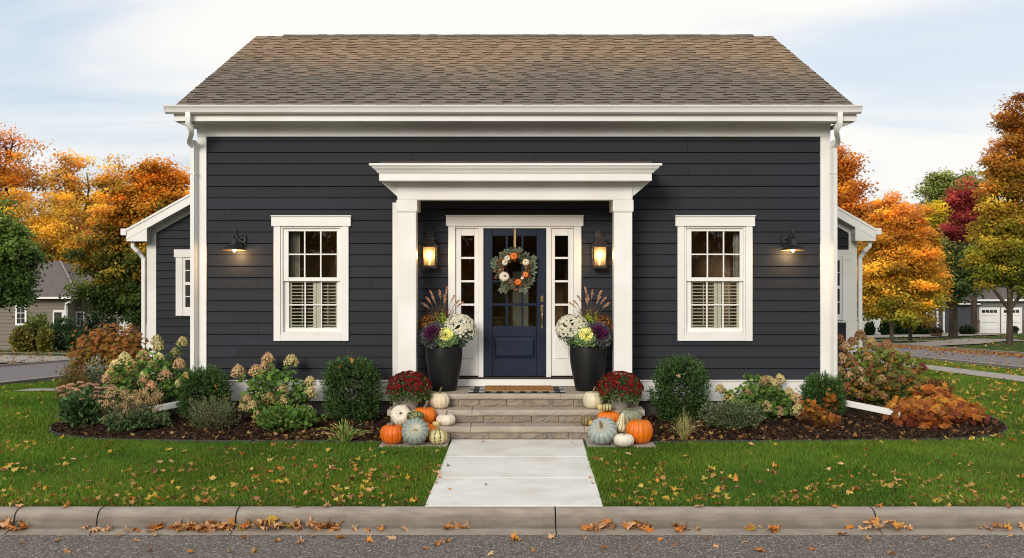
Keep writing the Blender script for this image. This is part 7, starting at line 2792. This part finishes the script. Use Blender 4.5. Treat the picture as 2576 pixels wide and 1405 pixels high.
# gutter drifts
drifts = [(0, 60, 18), (440, 850, 95), (1470, 1630, 28), (1870, 1950, 9), (2130, 2290, 16), (340, 440, 6), (1070, 1250, 7), (1690, 1760, 7), (150, 330, 6), (2380, 2576, 6), (860, 1060, 5)]
for x0, x1, n in drifts:
    for k in range(n):
        u = lrng.random()
        pxx = x0 + (x1 - x0) * (u if n < 12 else (0.5 + 0.5 * np.sin((u - 0.5) * PI)))
        y = 9.945 + lrng.normal() * 0.026
        p = (pxx - CXP) * y / F
        hump = 0.0 if n < 12 else 0.06 * lrng.random() * math.sin(PI * (pxx - x0) / (x1 - x0))
        y = min(y, 9.985)
        zone_leaf(cpick([5.5, 3, 0.5, 1.2]), p, y, -0.130 - (9.985 - y) * 0.2 + hump, lrng.uniform(0.085, 0.135), 'gutter', 0.32)
for (pxx, pyy) in [(1129, 1172), (1131, 1230), (1222, 1219), (1106, 1201), (1098, 1216), (1080, 1240), (1549, 1166), (1597, 1178), (1500, 1138), (1215, 1111), (1440, 1114), (1485, 1201), (1490, 1216)]:
    p = gp(pxx, pyy, 0.02)
    zone_leaf(cpick([4, 3, 0, 3]), p[0], p[1], 0.016, lrng.uniform(0.04, 0.075), 'walk', 0.2)
for pxx in (45, 165, 745, 820, 2100, 2215, 2540, 1760):
    p = gp(pxx, 1281, 0.0)
    zone_leaf(cpick([4, 2, 1, 1]), p[0], 10.16, 0.012, lrng.uniform(0.07, 0.11), 'curb', 0.2)
# lawn: denser towards the kerb
cnt = 0
while cnt < 85:
    y = 10.25 + 3.3 * lrng.random() ** 1.25
    x = lrng.uniform(-1, 1) * (y * 0.46)
    if not on_lawn(np.array([x]), np.array([y]))[0]: continue
    zone_leaf(cpick([3.2, 1.5, 4, 1.0]), x, y, 0.032 + 0.012 * lrng.random(), lrng.uniform(0.055, 0.10), 'lawn', 0.3)
    cnt += 1
# leaves lying on the clipped shrubs
for (pxx, pyy, Y, c) in ((1707, 948, 14.28, 'tan'), (478, 0, 0, None), (882, 912, 14.35, 'orange'), (855, 925, 14.3, 'orange'), (468, 947, 14.45, 'yellow'), (540, 974, 14.4, 'orange')):
    if c is None: continue
    q = at(pxx, pyy, Y)
    zone_leaf(c, q[0], q[1], q[2], 0.085, 'shrub', 0.8)

# the litter nobody would count: small leaves on lawns, beds, verges and side streets
V_, F_, C_l, off = [], [], [], 0


def litter(x, y, z, size, cols, tilt=0.35, w=None):
    global off
    n = len(x)
    if n == 0: return
    P = np.stack([x, y, z], 1)
    N = unit(np.stack([rng.normal(size=n) * tilt, rng.normal(size=n) * tilt, np.ones(n)], 1))
    U = unit(np.cross(N, rng.normal(size=(n, 3))))
    c = pick(rng, n, cols, w) * jit(rng, n, (1, 1, 1), 0.2)
    V, Fi, C = lobed(rng, P, U, N, size, c, 0.8)
    V_.append(V); F_.append(Fi + off); C_l.append(C)
    off += len(V)


YO = [(0.62, 0.40, 0.06), (0.50, 0.28, 0.09), (0.52, 0.20, 0.035), (0.64, 0.46, 0.12), (0.28, 0.14, 0.06)]
x = rng.uniform(-6.5, 6.5, 2600); y = 10.22 + 3.4 * rng.random(2600) ** 1.2
k = on_lawn(x, y) & (np.abs(x) < y * 0.48)
x, y = x[k], y[k]
# loose clusters
k = (np.sin(x * 2.1 + y) + np.sin(x * 4.3 - y * 2.2) + 0.9 * rng.normal(size=len(x)) + 1.1 * (11.6 - y) / 1.5 + 5.0 * (vnoise(x * 1.5 + 40, y * 1.9 + 7, 21) - 0.5)) > 0.35
x, y = x[k], y[k]
litter(x, y, np.full(len(x), 0.028), rng.uniform(0.03, 0.085, len(x)), YO, 0.5)
for xr, n in (((-9.6, -4.5), 420), ((4.5, 12.3), 2200)):
    x = rng.uniform(*xr, n); y = rng.uniform(13.6, 34, n)
    k = on_lawn(x, y)
    x, y = x[k], y[k]
    litter(x, y, gz_np(x, y) + 0.035, rng.uniform(0.05, 0.10, len(x)), YO, 0.4, [5, 2, 1, 4, 0.5])
for P, n_open in ((BEDL, 13), (BEDR, 12)):
    n = 900
    x = rng.uniform(min(p[0] for p in P), max(p[0] for p in P), n); y = 13.62 + 1.6 * rng.random(n) ** 1.4
    k = inpoly_np(x, y, P)
    x, y = x[k], y[k]
    k = rng.random(len(x)) < (0.30 + 0.5 * np.exp(-((np.abs(x) - 2.6) / 1.2) ** 2))
    x, y = x[k], y[k]
    litter(x, y, bed_h(x, y, P, n_open) + 0.02, rng.uniform(0.035, 0.075, len(x)), [(0.42, 0.22, 0.08), (0.34, 0.16, 0.055), (0.26, 0.12, 0.05), (0.5, 0.3, 0.1)], 0.6)
# side streets and far lawns
n = 2600
x = 17.0 - np.abs(rng.normal(size=n)) * 0.7; y = rng.uniform(26, 62, n)
litter(x, y, gz_np(x, y) + 0.045, rng.uniform(0.06, 0.12, n), [(0.42, 0.17, 0.06), (0.34, 0.13, 0.05), (0.5, 0.28, 0.08)], 0.3)
n = 900
x = rng.uniform(11, 18, n); y = rng.uniform(20, 60, n)
litter(x, y, gz_np(x, y) + 0.05, rng.uniform(0.05, 0.10, n), YO, 0.3)
n = 1500
x = rng.uniform(17.5, 45, n); y = rng.uniform(38, 85, n)
litter(x, y, gz_np(x, y) + 0.04, rng.uniform(0.07, 0.14, n), YO, 0.3)
n = 1200
x = rng.uniform(-32, -14.5, n); y = rng.uniform(28, 54, n)
litter(x, y, gz_np(x, y) + 0.06, rng.uniform(0.06, 0.12, n), [(0.42, 0.24, 0.08), (0.5, 0.3, 0.08), (0.3, 0.13, 0.05)], 0.3)
prop(np_mesh('leaf_litter', np.concatenate(V_), 3, np.concatenate(F_), np.concatenate(C_l), M['dry']), 'scattered small fallen leaves on lawns, beds and verges', 'leaf litter', kind='stuff')


# ------------------------------------------------------------------ light, sky, camera
SUN_EL = math.radians(20)
SUN_AZ = math.radians(200)      # compass-like: direction the light comes from, measured from +Y towards +X
sd = Vector((math.sin(SUN_AZ) * math.cos(SUN_EL), math.cos(SUN_AZ) * math.cos(SUN_EL), math.sin(SUN_EL)))
sl_ = bpy.data.lights.new('sun', 'SUN')
sl_.energy = 2.45
sl_.angle = math.radians(20)
sl_.color = (1.0, 0.92, 0.80)
so = bpy.data.objects.new('sun', sl_)
so.rotation_euler = (-sd).to_track_quat('-Z', 'Y').to_euler()
so.location = (0, -10, 20)
COL.objects.link(so)

w = bpy.data.worlds.new('World')
scene.world = w
w.use_nodes = True
t = NT(w)
out = t.add('ShaderNodeOutputWorld')
bg = t.add('ShaderNodeBackground')
bg.inputs[1].default_value = 0.13
sky = t.add('ShaderNodeTexSky')
sky.sky_type = 'NISHITA'
sky.sun_disc = False
sky.sun_elevation = SUN_EL
sky.sun_rotation = SUN_AZ
sky.air_density = 1.0
sky.dust_density = 1.5
tc = t.add('ShaderNodeTexCoord')
sep = t.add('ShaderNodeSeparateXYZ')
t.link(tc.outputs['Generated'], sep.inputs[0])
zp = t.add('ShaderNodeMath', operation='MAXIMUM')
zp.inputs[1].default_value = 0.0
t.link(sep.outputs[2], zp.inputs[0])
za = t.add('ShaderNodeMath', operation='ADD')
za.inputs[1].default_value = 0.16
t.link(zp.outputs[0], za.inputs[0])
cx_ = t.add('ShaderNodeMath', operation='DIVIDE')
t.link(sep.outputs[0], cx_.inputs[0]); t.link(za.outputs[0], cx_.inputs[1])
cy_ = t.add('ShaderNodeMath', operation='DIVIDE')
t.link(sep.outputs[1], cy_.inputs[0]); t.link(za.outputs[0], cy_.inputs[1])
cmb = t.add('ShaderNodeCombineXYZ')
t.link(cx_.outputs[0], cmb.inputs[0]); t.link(cy_.outputs[0], cmb.inputs[1])
mp = t.add('ShaderNodeMapping')
mp.inputs['Rotation'].default_value = (0, 0, math.radians(24))
mp.inputs['Scale'].default_value = (0.8, 1.25, 1)
mp.inputs['Location'].default_value = (3.4, 1.2, 0)
t.link(cmb.outputs[0], mp.inputs[0])
nz = t.add('ShaderNodeTexNoise')
nz.inputs['Scale'].default_value = 0.75
nz.inputs['Detail'].default_value = 7
nz.inputs['Roughness'].default_value = 0.52
nz.inputs['Distortion'].default_value = 0.5
t.link(mp.outputs[0], nz.inputs['Vector'])
rp_ = t.add('ShaderNodeMapRange')
rp_.interpolation_type = 'SMOOTHSTEP'
rp_.inputs[1].default_value, rp_.inputs[2].default_value = 0.33, 0.62
t.link(nz.outputs[0], rp_.inputs[0])
# more cloud towards +X
xr = t.add('ShaderNodeMapRange')
xr.inputs[1].default_value, xr.inputs[2].default_value = -0.5, 0.45
xr.inputs[3].default_value, xr.inputs[4].default_value = -0.05, 0.30
t.link(sep.outputs[0], xr.inputs[0])
ad = t.add('ShaderNodeMath', operation='ADD', use_clamp=True)
t.link(rp_.outputs[0], ad.inputs[0]); t.link(xr.outputs[0], ad.inputs[1])
# base sky lifted to a pale hazy blue
skm = t.add('ShaderNodeMix', data_type='RGBA')
skm.inputs[0].default_value = 0.72
t.link(sky.outputs[0], skm.inputs[6])
skm.inputs[7].default_value = (5.2, 6.0, 7.1, 1)
cl = t.add('ShaderNodeMix', data_type='RGBA')
t.link(ad.outputs[0], cl.inputs[0])
t.link(skm.outputs[2], cl.inputs[6])
cl.inputs[7].default_value = (7.65, 7.52, 7.32, 1)
t.link(cl.outputs[2], bg.inputs[0])
t.link(bg.outputs[0], out.inputs[0])

cam = bpy.data.cameras.new('camera')
co_ = bpy.data.objects.new('camera', cam)
COL.objects.link(co_)
co_.location = (0, 0, EYE)
co_.rotation_euler = (math.radians(90), 0, 0)
cam.sensor_width = 36
cam.lens = 36 * F / 2576.0
cam.shift_y = -(702.5 - HZ) / 2576.0
cam.clip_start = 0.1
cam.clip_end = 3000
scene.camera = co_

scene.view_settings.view_transform = 'Standard'
scene.view_settings.look = 'None'
scene.view_settings.exposure = 0
scene.view_settings.gamma = 1
scene.render.film_transparent = False
scene.cycles.use_denoising = True
scene.cycles.denoising_prefilter = 'ACCURATE'
scene.cycles.filter_width = 1.05
scene.cycles.max_bounces = 7
scene.cycles.transparent_max_bounces = 12
scene.cycles.sample_clamp_indirect = 6
scene.cycles.caustics_reflective = False
scene.cycles.caustics_refractive = False
